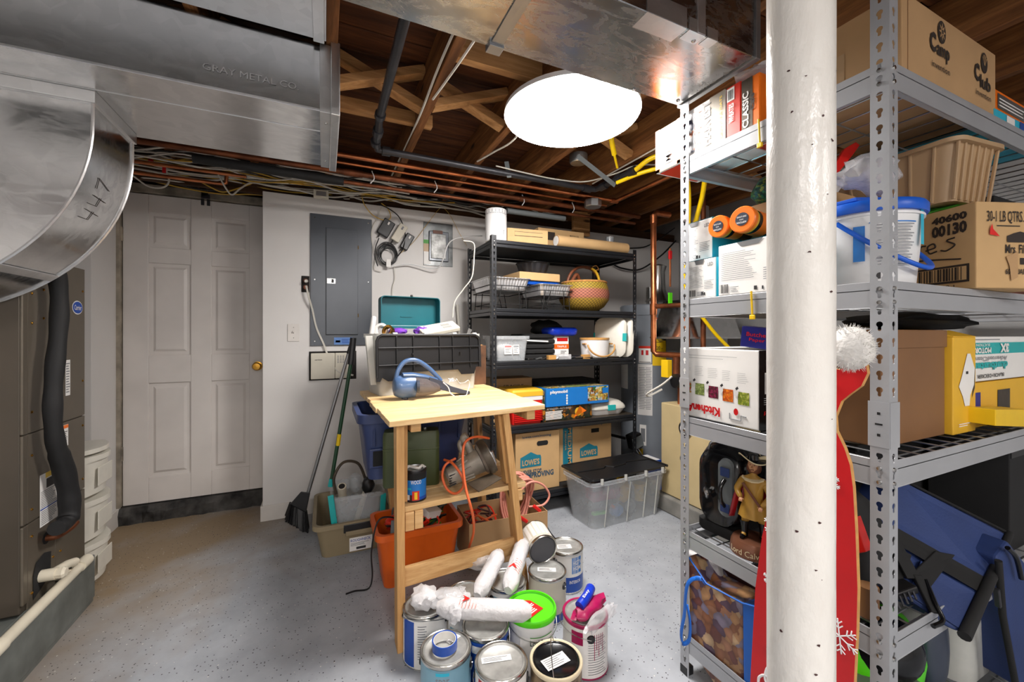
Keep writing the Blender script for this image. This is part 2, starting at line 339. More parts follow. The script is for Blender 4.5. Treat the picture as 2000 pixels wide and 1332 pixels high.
# ------------------------------------------------------------------ mesh building
class MB:
    def __init__(s): s.v = []; s.f = []
    def add(s, vs, fs):
        b = len(s.v); s.v += [tuple(v) for v in vs]; s.f += [tuple(b+i for i in f) for f in fs]; return s
    def box(s, x0, x1, y0, y1, z0, z1):
        return s.add([(x0,y0,z0),(x1,y0,z0),(x1,y1,z0),(x0,y1,z0),(x0,y0,z1),(x1,y0,z1),(x1,y1,z1),(x0,y1,z1)],
                     [(0,3,2,1),(4,5,6,7),(0,1,5,4),(1,2,6,5),(2,3,7,6),(3,0,4,7)])
    def hexa(s, p):   # 8 points, bottom ring then top ring
        return s.add(p, [(0,3,2,1),(4,5,6,7),(0,1,5,4),(1,2,6,5),(2,3,7,6),(3,0,4,7)])
    def bar(s, p, q, w, h, up=(0,0,1)):
        p = Vector(p); q = Vector(q); d = (q-p).normalized(); up = Vector(up)
        a = d.cross(up)
        if a.length < 1e-4: a = d.cross(Vector((0,1,0)))
        a.normalize(); b = a.cross(d).normalized()
        r = []
        for o in (p, q):
            for (i, j) in ((-1,-1),(1,-1),(1,1),(-1,1)): r.append(o+a*(i*w/2)+b*(j*h/2))
        return s.add(r, [(3,2,1,0),(4,5,6,7),(0,1,5,4),(1,2,6,5),(2,3,7,6),(3,0,4,7)])
    def tube(s, pts, r, n=8, closed=False):
        pts = [Vector(p) for p in pts]; k = len(pts); rs = r if isinstance(r, (list, tuple)) else [r]*k
        vs = []; prev = None
        for i, p in enumerate(pts):
            if closed: d = pts[(i+1) % k]-pts[i-1]
            else: d = (pts[min(i+1, k-1)]-pts[max(i-1, 0)])
            if d.length < 1e-9: d = Vector((0,0,1))
            d.normalize()
            if prev is None:
                a = d.orthogonal().normalized()
            else:
                a = prev-d*prev.dot(d)
                a = a.normalized() if a.length > 1e-6 else d.orthogonal().normalized()
            prev = a; b = d.cross(a)
            for j in range(n):
                t = 2*PI*j/n; vs.append(p+(a*math.cos(t)+b*math.sin(t))*rs[i])
        fs = []
        for i in range(k if closed else k-1):
            for j in range(n):
                i2 = (i+1) % k
                fs.append((i*n+j, i*n+(j+1) % n, i2*n+(j+1) % n, i2*n+j))
        if not closed: fs += [tuple(range(n-1, -1, -1)), tuple((k-1)*n+j for j in range(n))]
        return s.add(vs, fs)
    def cyl(s, p, q, r0, r1=None, n=20):
        return s.tube([p, q], [r0, r0 if r1 is None else r1], n)
    def lathe(s, prof, n=28, c=(0,0,0), mtx=None, caps=True):
        vs = []; m = mtx or Matrix.Identity(4); c = Vector(c)
        for (r, z) in prof:
            for j in range(n):
                t = 2*PI*j/n; vs.append(m @ Vector((r*math.cos(t), r*math.sin(t), z))+c)
        fs = []
        for i in range(len(prof)-1):
            for j in range(n): fs.append((i*n+j, i*n+(j+1) % n, (i+1)*n+(j+1) % n, (i+1)*n+j))
        closed = prof[0] == prof[-1] or not caps
        if prof[0][0] > 1e-6 and not closed: fs.append(tuple(range(n-1, -1, -1)))
        if prof[-1][0] > 1e-6 and not closed: fs.append(tuple((len(prof)-1)*n+j for j in range(n)))
        return s.add(vs, fs)
    def loft(s, rings, cap=True):
        n = len(rings[0]); vs = [p for r in rings for p in r]; fs = []
        for i in range(len(rings)-1):
            for j in range(n): fs.append((i*n+j, i*n+(j+1) % n, (i+1)*n+(j+1) % n, (i+1)*n+j))
        if cap: fs += [tuple(range(n-1, -1, -1)), tuple((len(rings)-1)*n+j for j in range(n))]
        return s.add(vs, fs)
    def prism(s, poly, vec):
        vec = Vector(vec); a = [Vector(p) for p in poly]; n = len(a)
        return s.add(a+[p+vec for p in a], [tuple(range(n-1, -1, -1)), tuple(range(n, 2*n))]+[(j, (j+1) % n, n+(j+1) % n, n+j) for j in range(n)])
    def build(s, name, mat, parent=None, bevel=0, smooth=False, loc=None, rz=0, fix=True, seg=2, hide_n=False):
        me = bpy.data.meshes.new(name); me.from_pydata(s.v, [], s.f)
        if fix:
            bm = bmesh.new(); bm.from_mesh(me); bmesh.ops.remove_doubles(bm, verts=bm.verts, dist=1e-6); bmesh.ops.recalc_face_normals(bm, faces=bm.faces); bm.to_mesh(me); bm.free()
        if isinstance(mat, str): mat = M[mat]
        me.materials.append(mat)
        o = bpy.data.objects.new(name, me); C.objects.link(o)
        if smooth:
            me.shade_smooth(); me.set_sharp_from_angle(angle=math.radians(smooth if smooth is not True else 40))
        if bevel:
            b = o.modifiers.new('b', 'BEVEL'); b.width = bevel; b.segments = seg; b.limit_method = 'ANGLE'; b.angle_limit = math.radians(50)
        if parent: o.parent = parent
        if loc: o.location = loc
        if rz: o.rotation_euler = (0, 0, rz)
        return o
def tag(o, label, cat, group=None, kind=None):
    o['label'] = label; o['category'] = cat
    if group: o['group'] = group
    if kind: o['kind'] = kind
    return o
def struct(o, label=None):
    o['kind'] = 'structure'
    if label: o['label'] = label
    return o
def thing(name, label, cat, loc=(0,0,0), rz=0, group=None, rot=None):
    o = bpy.data.objects.new(name, None); C.objects.link(o); o.location = loc
    o.rotation_euler = rot if rot else (0, 0, rz); o.empty_display_size = 0.05
    return tag(o, label, cat, group)
def rr(w, d, r, z, n=4, cx=0, cy=0):
    """rounded rectangle ring"""
    out = []; r = min(r, w/2-1e-4, d/2-1e-4)
    for k, (sx, sy) in enumerate(((1,1),(-1,1),(-1,-1),(1,-1))):
        for i in range(n+1):
            t = PI/2*(k+i/n)
            out.append(Vector((cx+sx*(w/2-r)+r*math.cos(t), cy+sy*(d/2-r)+r*math.sin(t), z)))
    return out
def spline(pts, k=8):
    """Catmull-Rom through the points"""
    p = [Vector(q) for q in pts]; out = []
    p = [p[0]*2-p[1]]+p+[p[-1]*2-p[-2]]
    for i in range(1, len(p)-2):
        for j in range(k):
            t = j/k; a, b, c, d = p[i-1], p[i], p[i+1], p[i+2]
            out.append(0.5*((2*b)+(c-a)*t+(2*a-5*b+4*c-d)*t*t+(3*b-a-3*c+d)*t*t*t))
    out.append(p[-2]); return out
def blob(rad, seed, amp=0.25, freq=2.0, sub=3, c=(0,0,0), flat=None):
    """crumpled soft lump"""
    bm = bmesh.new(); bmesh.ops.create_icosphere(bm, subdivisions=sub, radius=1)
    mb = MB(); off = Vector((seed*3.1, seed*1.7, seed*0.9))
    for v in bm.verts:
        d = noise.noise(v.co*freq+off)+0.5*noise.noise(v.co*freq*2.3+off)
        q = v.co*(1+amp*d)
        p = Vector((q.x*rad[0], q.y*rad[1], q.z*rad[2]))+Vector(c)
        if flat is not None and p.z < flat: p.z = flat
        v.co = p
    bm.verts.index_update()
    mb.add([v.co.copy() for v in bm.verts], [tuple(v.index for v in f.verts) for f in bm.faces]); bm.free()
    return mb
_txt = {}
def text_mesh(s, bold):
    k = (s, bold)
    if k in _txt: return _txt[k]
    cu = bpy.data.curves.new('t', 'FONT'); cu.body = s; cu.resolution_u = 2; cu.offset = bold; cu.size = 1
    o = bpy.data.objects.new('t', cu); C.objects.link(o)
    me = bpy.data.meshes.new_from_object(o.evaluated_get(bpy.context.evaluated_depsgraph_get()))
    vs = [v.co.copy() for v in me.vertices]; fs = [tuple(p.vertices) for p in me.polygons]
    bpy.data.objects.remove(o); bpy.data.meshes.remove(me)
    x0 = min(v.x for v in vs); x1 = max(v.x for v in vs); y0 = min(v.y for v in vs); y1 = max(v.y for v in vs)
    vs = [((v.x-x0)/(x1-x0), (v.y-y0)/(y1-y0)) for v in vs]
    _txt[k] = (vs, fs, (x1-x0)/(y1-y0)); return _txt[k]
class Face:
    """flat print on one face of a thing: o = lower left corner, r and u = unit directions in the thing's own frame"""
    def __init__(s, parent, o, r, u):
        s.p = parent; s.o = Vector(o); s.r = Vector(r).normalized(); s.u = Vector(u).normalized(); s.n = s.r.cross(s.u)
    def P(s, x, y, e=0.0012): return s.o+s.r*x+s.u*y+s.n*e
    def rect(s, x, y, w, h, mat, name='printed_panel', e=0.0012):
        return MB().add([s.P(x,y,e), s.P(x+w,y,e), s.P(x+w,y+h,e), s.P(x,y+h,e)], [(0,1,2,3)]).build(name, mat, s.p, fix=False)
    def poly(s, pts, mat, name='printed_shape', e=0.0016):
        return MB().add([s.P(a,b,e) for a, b in pts], [tuple(range(len(pts)))]).build(name, mat, s.p, fix=False)
    def disc(s, x, y, rx, ry, mat, name='printed_disc', e=0.0016, n=20):
        return s.poly([(x+rx*math.cos(2*PI*i/n), y+ry*math.sin(2*PI*i/n)) for i in range(n)], mat, name, e)
    def text(s, t, x, y, w, h, mat, rot=0, bold=0.01, name='lettering', e=0.002):
        """x,y = lower-left of the area, w,h its size; rot in quarter turns"""
        vs, fs, asp = text_mesh(t, bold); out = []
        for (a, b) in vs:
            if rot == 2: a, b = 1-a, 1-b
            elif rot == 1: a, b = 1-b, a
            elif rot == 3: a, b = b, 1-a
            out.append(s.P(x+a*w, y+b*h, e))
        return MB().add(out, fs).build(name, mat, s.p, fix=False)
    def lines(s, x, y, w, h, n, mat, fill=0.4, name='fine_print', e=0.002, seed=1, rag=0.35):
        rnd = random.Random(seed); mb = MB(); st = h/n
        for i in range(n):
            ww = w*(1-rag*rnd.random()); yy = y+h-(i+1)*st+st*(1-fill)/2
            mb.add([s.P(x,yy,e), s.P(x+ww,yy,e), s.P(x+ww,yy+st*fill,e), s.P(x,yy+st*fill,e)], [(0,1,2,3)])
        return mb.build(name, mat, s.p, fix=False)
    def bars(s, x, y, w, h, mat, n=16, name='barcode', e=0.002, seed=3):
        rnd = random.Random(seed); mb = MB(); st = w/n
        for i in range(n):
            ww = st*rnd.choice((0.3,0.5,0.75)); xx = x+i*st
            mb.add([s.P(xx,y,e), s.P(xx+ww,y,e), s.P(xx+ww,y+h,e), s.P(xx,y+h,e)], [(0,1,2,3)])
        return mb.build(name, mat, s.p, fix=False)
    def stroke(s, pts, r, mat, name='pen_mark', e=0.001, k=5):
        return MB().tube(spline([s.P(a,b,e) for a, b in pts], k), r, 5).build(name, mat, s.p)
def faces_of(parent, w, d, h):
    """box with its base centre at the origin; front looks to -y"""
    return dict(front=Face(parent, (-w/2,-d/2,0), (1,0,0), (0,0,1)), left=Face(parent, (-w/2,d/2,0), (0,-1,0), (0,0,1)),
                right=Face(parent, (w/2,-d/2,0), (0,1,0), (0,0,1)), back=Face(parent, (w/2,d/2,0), (-1,0,0), (0,0,1)),
                top=Face(parent, (-w/2,-d/2,h), (1,0,0), (0,1,0)), bottom=Face(parent, (-w/2,d/2,0), (1,0,0), (0,-1,0)))
def carton(name, label, cat, X0, X1, Y0, Y1, z0, z1, mat, group=None, bevel=0.003, rz=0, rot=None, dx=0, flaps=None):
    w, d, h = X1-X0, Y1-Y0, z1-z0
    o = MB().box(-w/2, w/2, -d/2, d/2, 0, h).build(name, mat, None, bevel, loc=((X0+X1)/2, (Y0+Y1)/2, z0))
    o.rotation_euler = rot if rot else (0, 0, rz)
    tag(o, label, cat, group); fs = faces_of(o, w, d, h)
    if flaps:
        m = MB()
        m.box(-w/2+0.002, w/2-0.002, -0.0015, 0.0015, h-0.001, h+0.0012); m.build('flap_seam', flaps, o)
    return o, fs, (w, d, h)
# ------------------------------------------------------------------ room shell
XL, XR, YB, YD, YR = -2.0, 3.3, 3.10, 3.45, -2.5
struct(MB().box(XL, XR, YR, 3.75, -0.1, 0).build('floor', 'floor'))
o = MB().box(-0.366, XR, YB, YD, 0, 2.15).build('wall_back', 'wall', None, 0.002); struct(o)
wb = o
m = MB(); m.box(-0.372, 0.02, YB-0.011, YB, 0, 0.10); m.box(-0.378, -0.366, YB-0.011, YD, 0, 0.10)
struct(m.build('baseboard_back', 'trimw', None, 0.003))
struct(MB().box(XL, -1.2, YB, YD, 0, 2.15).build('wall_left_return', 'wall', None, 0.002))
m = MB(); m.box(-1.36, -1.188, YB-0.012, YB, 0, 0.11); m.box(-1.2, -1.186, YB-0.012, YD-0.02, 0, 0.11)
struct(m.build('baseboard_left', 'trimw', None, 0.003))
struct(MB().box(XL-0.1, XL, YR, 3.75, 0, 2.43).build('wall_left', 'wall'))
struct(MB().box(XR, XR+0.1, YR, 3.75, 0, 2.43).build('wall_right', 'wall_grey'))
struct(MB().box(XL, XR, YR-0.1, YR, 0, 2.43).build('wall_rear', 'wall'))
struct(MB().box(XL, XR, 3.65, 3.75, 0, 2.6).build('wall_foundation', 'concrete_dark'))
# ceiling: planks on joists, cross braces between the joists
ceil = MB().box(XL-0.1, XR+0.1, YR-0.1, 3.75, 2.452, 2.50).build('ceiling', 'dark'); struct(ceil)
y = YR; k = 0
pl = None
while y < 3.65:
    if pl is None:
        pl = MB().box(XL, XR, 0, 0.137, 2.431, 2.45).build('plank', 'plank', ceil, 0.002, seg=1); pp = pl
    else:
        pp = pl.copy(); C.objects.link(pp)
    pp.location = (0, y, (k % 3)*0.0006); y += 0.141; k += 1
jx = [0.43+0.406*i for i in range(-5, 7)]
jj = MB().box(-0.019, 0.019, YR, 3.65, 2.24, 2.43).build('joist', 'joist', ceil, 0.002, seg=1)
for i, x in enumerate(jx):
    q = jj if i == 0 else jj.copy()
    if i: C.objects.link(q)
    q.location = (x, 0, 0)
for i, x in enumerate(jx[:-1]):
    for (yy, a) in ((1.86, 0), (1.90, 1)):
        z0, z1 = (2.265, 2.41) if a == 0 else (2.41, 2.265)
        MB().bar((x+0.019, yy, z0), (x+0.387, yy, z1), 0.036, 0.062, (0,1,0)).build('cross_brace', 'brace', ceil, 0.002)
MB().bar((0.449,1.50,2.30), (0.817,1.50,2.30), 0.036, 0.08, (0,0,1)).build('blocking', 'brace', ceil, 0.002)
MB().bar((0.449,1.30,2.27), (0.817,1.30,2.27), 0.10, 0.02, (0,0,1)).build('blocking', 'brace', ceil, 0.002)
MB().box(0.05, 0.50, 2.06, 2.10, 2.27, 2.33).build('blocking', 'brace', ceil, 0.002)
MB().box(1.9, 2.06, 2.9, 2.94, 2.05, 2.25).build('blocking', 'brace', ceil, 0.002)
for (y0, y1, z0, z1, nm) in ((3.16,3.20,2.15,2.24,'top_plate'), (3.55,3.64,2.15,2.25,'sill_plate')):
    MB().box(XL, XR, y0, y1, z0, z1).build(nm, 'dkwood', ceil, 0.002)
for x in (-1.4,-1.0,-0.62,-0.33,0.1,0.5,0.95,1.4,1.8,2.2,2.7): MB().box(x, x+0.04, 3.42, 3.50, 2.15, 2.43).build('stud', 'dkwood', ceil, 0.002)

# door in its recess
dr = bpy.data.objects.new('door_1', None); C.objects.link(dr); struct(dr)
DX0, DX1, DZ0, DZ1, DY = -1.178, -0.362, 0.112, 2.135, 3.43
cols = ((-1.048,-0.824), (-0.709,-0.486)); rows = ((1.79,2.021), (1.08,1.687), (0.279,0.896))
m = MB(); m.box(DX0, DX1, DY+0.012, DY+0.035, DZ0, DZ1); m.build('core', 'door', dr)
m = MB()
xs = [DX0, cols[0][0], cols[0][1], cols[1][0], cols[1][1], DX1]
for a, b in ((0,1), (2,3), (4,5)): m.box(xs[a], xs[b], DY, DY+0.013, DZ0, DZ1)
m.build('stiles', 'door', dr, 0.003)
zs = [DZ0, rows[2][0], rows[2][1], rows[1][0], rows[1][1], rows[0][0], rows[0][1], DZ1]
m = MB()
for (c0, c1) in cols:
    for a, b in ((0,1), (2,3), (4,5), (6,7)): m.box(c0, c1, DY+0.0004, DY+0.013, zs[a], zs[b])
m.build('rails', 'door', dr, 0.003)
for (c0, c1) in cols:
    for (r0, r1) in rows:
        e = 0.022; f = 0.038
        m = MB(); m.loft([[Vector(p) for p in ((a0,yy,b0),(a1,yy,b0),(a1,yy,b1),(a0,yy,b1))] for (a0,a1,b0,b1,yy) in
            ((c0+e,c1-e,r0+e,r1-e,DY+0.0125), (c0+f,c1-f,r0+f,r1-f,DY+0.003))])
        m.build('panel', 'door', dr)
kb = MB(); R90 = Matrix.Rotation(PI/2, 4, 'X')
kb.lathe([(0.032,0),(0.032,0.006),(0.014,0.010),(0.012,0.03),(0.026,0.042),(0.029,0.055),(0.022,0.066),(0.001,0.068)], 24, (-0.435, DY, 0.99), R90)
kb.build('door_knob', 'brass', dr, smooth=True)
for z in (1.86, 0.45):
    m = MB(); m.cyl((DX0-0.006, DY-0.006, z-0.045), (DX0-0.006, DY-0.006, z+0.045), 0.007, n=10); m.box(DX0-0.012, DX0+0.004, DY-0.004, DY, z-0.045, z+0.045)
    m.build('hinge', 'dirty', dr)
m = MB(); m.box(-1.2, -1.182, DY-0.03, DY+0.02, 0.11, 2.19); m.box(-1.2, -0.366, DY-0.03, DY+0.02, 2.14, 2.19)
struct(m.build('trim_1', 'dirty', None, 0.002))
m = MB()
nn = 26
rings = []
for i in range(nn+1):
    x = -1.2+0.834*i/nn; r = random.random
    rings.append([Vector((x, 3.385+0.02*r(), -0.01)), Vector((x, 3.375+0.03*r(), 0.06+0.015*r())), Vector((x, 3.40+0.01*r(), 0.105)), Vector((x, 3.6, 0.105)), Vector((x, 3.6, -0.01))])
m.loft(rings); struct(m.build('trim_2', 'concrete_dark'))
# black gate latch hanging over the door
t = thing('gate_latch', 'black metal latch hanging from cable bundle over the white door', 'latch', (-0.72, 3.33, 2.12))
MB().bar((-0.03,0,0.13), (0,0,0.02), 0.035, 0.012, (0,1,0)).build('strap', 'black', t)
MB().box(-0.024,0.024,-0.006,0.006,0.0,0.03).build('plate', 'iron', t, 0.002)
for s in (-1, 1): MB().box(s*0.016-0.009, s*0.016+0.009, -0.005, 0.005, -0.045, -0.003).build('prong', 'iron', t, 0.002)

# ------------------------------------------------------------------ sheet metal ducts
def seam(parent, a, b, w=0.006, h=0.006, name='seam', mat='duct_flat'):
    return MB().bar(a, b, w, h).build(name, mat, parent, 0.001, seg=1)
t = thing('sheet_metal_duct', 'long galvanized rectangular duct running above the white door with capped end', 'duct', (-0.98, 1.84, 2.0))
# local frame: x from -1.02 to 1.01, y from -0.257 to 0.257, z 0 to 0.23
MB().box(-1.02, 1.0, -0.257, 0.257, 0, 0.23).build('body', 'duct', t, 0.002, seg=1)
seam(t, (-1.02,-0.257,0.003), (1.0,-0.257,0.003), 0.005, 0.008)
seam(t, (-1.02,-0.09,-0.001), (1.0,-0.10,-0.001), 0.003, 0.003)
m = MB(); m.box(0.965, 1.0, -0.262, 0.262, -0.004, 0.235); m.build('collar', 'duct_flat', t, 0.001, seg=1)
m = MB(); m.box(1.0, 1.03, -0.275, 0.275, -0.012, 0.245); m.build('end_cap', 'duct_flat', t, 0.003)
for (x, y) in ((0.985,-0.18), (0.985,0.18)): MB().lathe([(0.006,0),(0.004,-0.003),(0.001,-0.004)], 10, (x,y,-0.004)).build('screw', 'steel', t)
f = Face(t, (0.60,-0.257,0.0), (1,0,0), (0,0,1)); f.text('GRAY METAL CO.', 0.03, 0.055, 0.27, 0.022, M['duct_flat'], bold=0.0, name='embossed_lettering')
t = thing('joist_panning_sheet', 'pale grey sheet metal nailed flat under the joists beside the duct', 'sheet metal', (-0.9, 0.55, 2.234))
MB().box(-1.08, 0.905, -1.0, 1.01, 0, 0.004).build('sheet', 'duct_flat', t)
MB().box(0.865, 0.90, -1.0, 1.01, -0.012, 0).build('folded_edge', 'duct_flat', t, 0.002)
for yy in (0.78, 0.5, 0.2): seam(t, (-1.08,yy,-0.001), (0.86,yy,-0.001), 0.003, 0.002)
# elbow dropping from the duct to the air handler
t = thing('duct_elbow', 'big curved galvanized elbow falling from the duct toward the air handler', 'duct', (-1.30, 1.91, 1.90))
RO, RI, HY = 0.62, 0.16, 0.15
arc = [(RO*math.cos(a), -RO*math.sin(a)) for a in [PI/2*i/24 for i in range(25)]]
arci = [(RI*math.cos(a), -RI*math.sin(a)) for a in [PI/2*i/12 for i in range(13)]]
outline = [(RO, 0.10)]+arc+[(-0.3,-RO), (-0.3,-RI)]+list(reversed(arci))+[(RI,0.10)]
m = MB(); m.prism([(x, -HY, z) for x, z in outline], (0, 2*HY, 0)); m.build('body', 'duct', t, smooth=25)
for s in (-1, 1):
    m = MB(); m.tube([(x*1.004, s*HY, z*1.004) for x, z in [(RO,0.10)]+arc], 0.005, 6); m.build('standing_seam', 'duct_flat', t)
for a in (math.radians(50), math.radians(76)):
    p = (RO*math.cos(a), -RO*math.sin(a)); q = (RI*math.cos(a), -RI*math.sin(a))
    MB().bar((p[0]*1.006,-HY,p[1]*1.006), (p[0]*1.006,HY,p[1]*1.006), 0.03, 0.005, (math.cos(a),0,-math.sin(a))).build('cross_seam', 'duct_flat', t, 0.001, seg=1)
    MB().bar((p[0],-HY-0.002,p[1]), (q[0],-HY-0.002,q[1]), 0.006, 0.008, (0,1,0)).build('cross_seam', 'duct_flat', t)
m = MB(); m.box(RI-0.02, RO+0.012, -HY-0.012, HY+0.012, 0.06, 0.10); m.build('collar', 'duct_flat', t, 0.002)
f = Face(t, (0,0,0), (0,1,0), (0,0,1))
def on_arc(a, y): return Vector((RO*1.003*math.cos(a), y, -RO*1.003*math.sin(a)))
def glyphs(g, gx0):
    for st in g: MB().tube([on_arc(math.radians(27.5-(gx0+x)*150), 0.035-2.0*y) for x, y in st], 0.0011, 5).build('pen_mark', 'ink', t)
four = [[(0.0,0.045),(0.002,0.02),(0.022,0.018)], [(0.020,0.042),(0.018,0.0)]]
glyphs(four, 0.0); glyphs(four, 0.033); glyphs([[(0.0,0.042),(0.022,0.046),(0.010,0.004)]], 0.068)
# duct over the grey shelves
t = thing('overhead_supply_duct', 'dull galvanized duct overhead beside the round white ceiling lamp', 'duct', (0.10, 0.965, 2.055))
MB().box(-1.3, 1.08, -0.145, 0.145, 0, 0.18).build('body', 'duct2', t, 0.002, seg=1)
m = MB(); m.box(1.08, 1.10, -0.152, 0.152, -0.006, 0.186); m.build('end_flange', 'zinc', t, 0.002)
for (x, nm) in ((0.35, 'hanger_strap'),):
    m = MB(); m.box(x-0.018, x+0.018, -0.150, 0.150, -0.005, 0); m.box(x-0.018, x+0.018, 0.146, 0.150, -0.005, 0.18); m.box(x-0.022, x+0.022, 0.12, 0.157, -0.012, 0.02); m.build(nm, 'zinc', t, 0.001)
for (x, y, w_, h_) in ((0.84,-0.150,0.03,0.14),): MB().box(x, x+w_, -0.149, -0.145, 0, 0.18).build('joint_strip', 'duct_flat', t, 0.001)
f = Face(t, (0,-0.145,0), (1,0,0), (0,1,0))
for (x, y, w_, h_) in ((0.66,0.0,0.14,0.055), (0.81,0.0,0.06,0.035), (0.88,0.0,0.04,0.03)):
    MB().box(x, x+w_, -0.147, -0.145+h_, -0.0015, 0.0).build('tape', 'duct_flat', t)
    MB().box(x, x+w_, -0.1475, -0.1455, 0.0, h_).build('tape', 'duct_flat', t)
for (x, y) in ((0.855,-0.12), (0.86,0.135), (1.05,0.12)): MB().lathe([(0.007,0),(0.005,-0.003),(0.001,-0.005)], 10, (x,y,-0.001)).build('screw', 'steel', t)

# round lamp
t = thing('ceiling_lamp', 'large round glowing white lamp disc under the joists', 'lamp', LAMP)
MB().lathe([(0.0005,-0.030),(0.10,-0.029),(0.20,-0.025),(0.26,-0.018),(0.285,-0.006),(0.287,0.0)], 64).build('diffuser', 'lampglow', t, smooth=60)
MB().lathe([(0.287,0.0),(0.292,0.001),(0.290,0.02),(0.20,0.075),(0.01,0.075)], 48).build('housing', 'white', t, smooth=True)
for i, (x, y) in enumerate(((0.25,-1.65), (-0.9,-0.9), (1.9,-1.7))):
    t = thing('ceiling_lamp', ('round white lamp disc behind the camera near the rear wall', 'unseen round fill light disc added at the left side', 'unseen round fill light disc added at the right side')[i], 'lamp', (x, y, 2.20))  # the two side discs are added fill light, never in view
    MB().lathe([(0.0005,-0.022),(0.2,-0.02),(0.27,-0.008),(0.275,0)], 40).build('diffuser', 'lampglow_rear' if i == 0 else 'fillglow_side', t, smooth=60)
    MB().lathe([(0.275,0.0),(0.28,0.001),(0.27,0.03),(0.01,0.04)], 40).build('housing', 'white', t, smooth=True)

# white steel column
t = thing('support_column', 'white painted steel column with chipped glossy paint in front of grey shelves', 'column', (0.762, 0.445, 0))
nn = 60; rings = []
for i in range(nn+1):
    z = 2.43*i/nn
    rings.append([Vector(((0.0505+0.0006*noise.noise(Vector((j*0.8, z*9, 1))))*math.cos(2*PI*j/40), (0.0505+0.0006*noise.noise(Vector((j*0.8, z*9, 1))))*math.sin(2*PI*j/40), z)) for j in range(40)])
MB().loft(rings).build('shaft', 'polew', t, smooth=60)
MB().box(-0.09,0.09,-0.09,0.09,0,0.008).build('base_plate', 'polew', t, 0.002)
rnd = random.Random(5)
for i in range(26):
    a = math.radians(rnd.uniform(170, 330)); z = rnd.uniform(0.5, 1.9); r = 0.0512; s_ = rnd.uniform(0.001, 0.0028)
    c0 = Vector((r*math.cos(a), r*math.sin(a), z)); tx = Vector((-math.sin(a), math.cos(a), 0))
    MB().add([c0+tx*(s_*rnd.uniform(0.6,1.6)*math.cos(q))+Vector((0,0,s_*rnd.uniform(0.4,1.2)*math.sin(q))) for q in [2*PI*k/7 for k in range(7)]], [tuple(range(7))]).build('paint_chip', 'dkmaroon', t, fix=False)

# ------------------------------------------------------------------ pipes
def pipe(name, label, pts, r, mat, group=None, fit=None, n=12, cat='pipe'):
    o = MB().tube(pts, r, n).build(name, mat, None, smooth=50); tag(o, label, cat, group)
    for (p, q, rr_) in (fit or []): MB().cyl(p, q, rr_, n=14).build('fitting', mat, o, smooth=40)
    return o
pipe('iron_gas_pipe', 'dark iron gas pipe running between joists then along toward the heater',
     [(0.227,-0.6,2.20),(0.227,1.93,2.20),(0.228,1.965,2.195),(0.228,1.985,2.17),(0.232,2.10,2.165),(0.245,2.19,2.165),(0.29,2.2,2.165),(1.56,2.22,2.165),(1.61,2.21,2.165),(1.622,2.17,2.165),(1.63,1.86,2.165)], 0.0175, 'iron',
     fit=[((0.227,1.90,2.20),(0.227,1.93,2.20),0.024), ((0.228,1.99,2.17),(0.229,2.04,2.168),0.024), ((0.228,2.10,2.165),(0.232,2.14,2.165),0.024),((0.27,2.2,2.165),(0.31,2.2,2.165),0.024),
          ((1.52,2.219,2.165),(1.58,2.221,2.165),0.024), ((1.622,2.17,2.165),(1.623,2.11,2.165),0.024), ((1.626,2.02,2.165),(1.627,1.97,2.165),0.025), ((1.63,1.90,2.165),(1.63,1.85,2.165),0.026)])
pipe('copper_pipe', 'upper front copper water pipe next to the iron gas pipe', [(-1.9,2.36,2.175),(1.88,2.37,2.175),(1.9,2.35,2.175),(1.9,1.5,2.175)], 0.012, 'copper', fit=[((1.86,2.37,2.175),(1.92,2.37,2.175),0.018)])
pipe('copper_pipe', 'thin bright copper pipe just behind the upper front copper pipe', [(-1.9,2.445,2.17),(1.9,2.47,2.17)], 0.008, 'copper')
pipe('copper_pipe', 'thick aged copper pipe with a coupling, third in the run', [(-1.9,2.51,2.14),(2.25,2.51,2.14)], 0.0165, 'copperd', fit=[((0.10,2.51,2.14),(0.20,2.51,2.14),0.02), ((1.2,2.51,2.14),(1.26,2.51,2.14),0.02)])
pipe('copper_pipe', 'lowest copper pipe of the overhead run, ending above the water heater', [(-0.2,2.56,2.10),(2.25,2.56,2.10)], 0.011, 'copperd')
pipe('insulated_pipe', 'pipe in black foam insulation below the door duct', [(-0.6,2.53,2.10),(0.1,2.555,2.10)], 0.024, 'foam')
pipe('insulated_pipe', 'grey foam insulated pipe section over the black shelf rack', [(1.15,2.60,2.075),(1.62,2.60,2.075)], 0.02, 'greyplas')
pipe('copper_pipe', 'copper pipe over the door, upper of two', [(-1.9,2.84,2.15),(-0.42,2.86,2.15)], 0.010, 'copper')
pipe('copper_pipe', 'bright copper pipe over the door ending in an elbow, lower of two', [(-1.9,2.98,2.13),(-0.56,2.99,2.13),(-0.545,2.99,2.135),(-0.54,2.99,2.2)], 0.0105, 'copper')
pipe('copper_pipe', 'tall upright copper pipe turning right in front of the water heater', [(2.35,2.30,2.11),(2.215,2.30,2.11),(2.195,2.30,2.09),(2.195,2.30,1.09),(2.205,2.28,1.072),(2.225,2.24,1.07),(2.27,1.75,1.07)], 0.021, 'copper',
     fit=[((2.195,2.30,2.09),(2.195,2.30,2.03),0.025), ((2.195,2.30,1.44),(2.195,2.30,1.36),0.026)])
pipe('copper_pipe', 'short copper branch pipe leaving the tall pipe toward grey shelf post', [(2.195,2.30,1.42),(2.32,1.80,1.42)], 0.017, 'copperd')
pipe('copper_pipe', 'upright copper pipe just behind the far grey shelf post', [(2.36,2.14,2.3),(2.36,2.14,1.05)], 0.017, 'copper')
pipe('copper_pipe', 'upright copper pipe seen under the second grey shelf', [(2.47,2.10,2.3),(2.47,2.10,1.05)], 0.018, 'copperd')
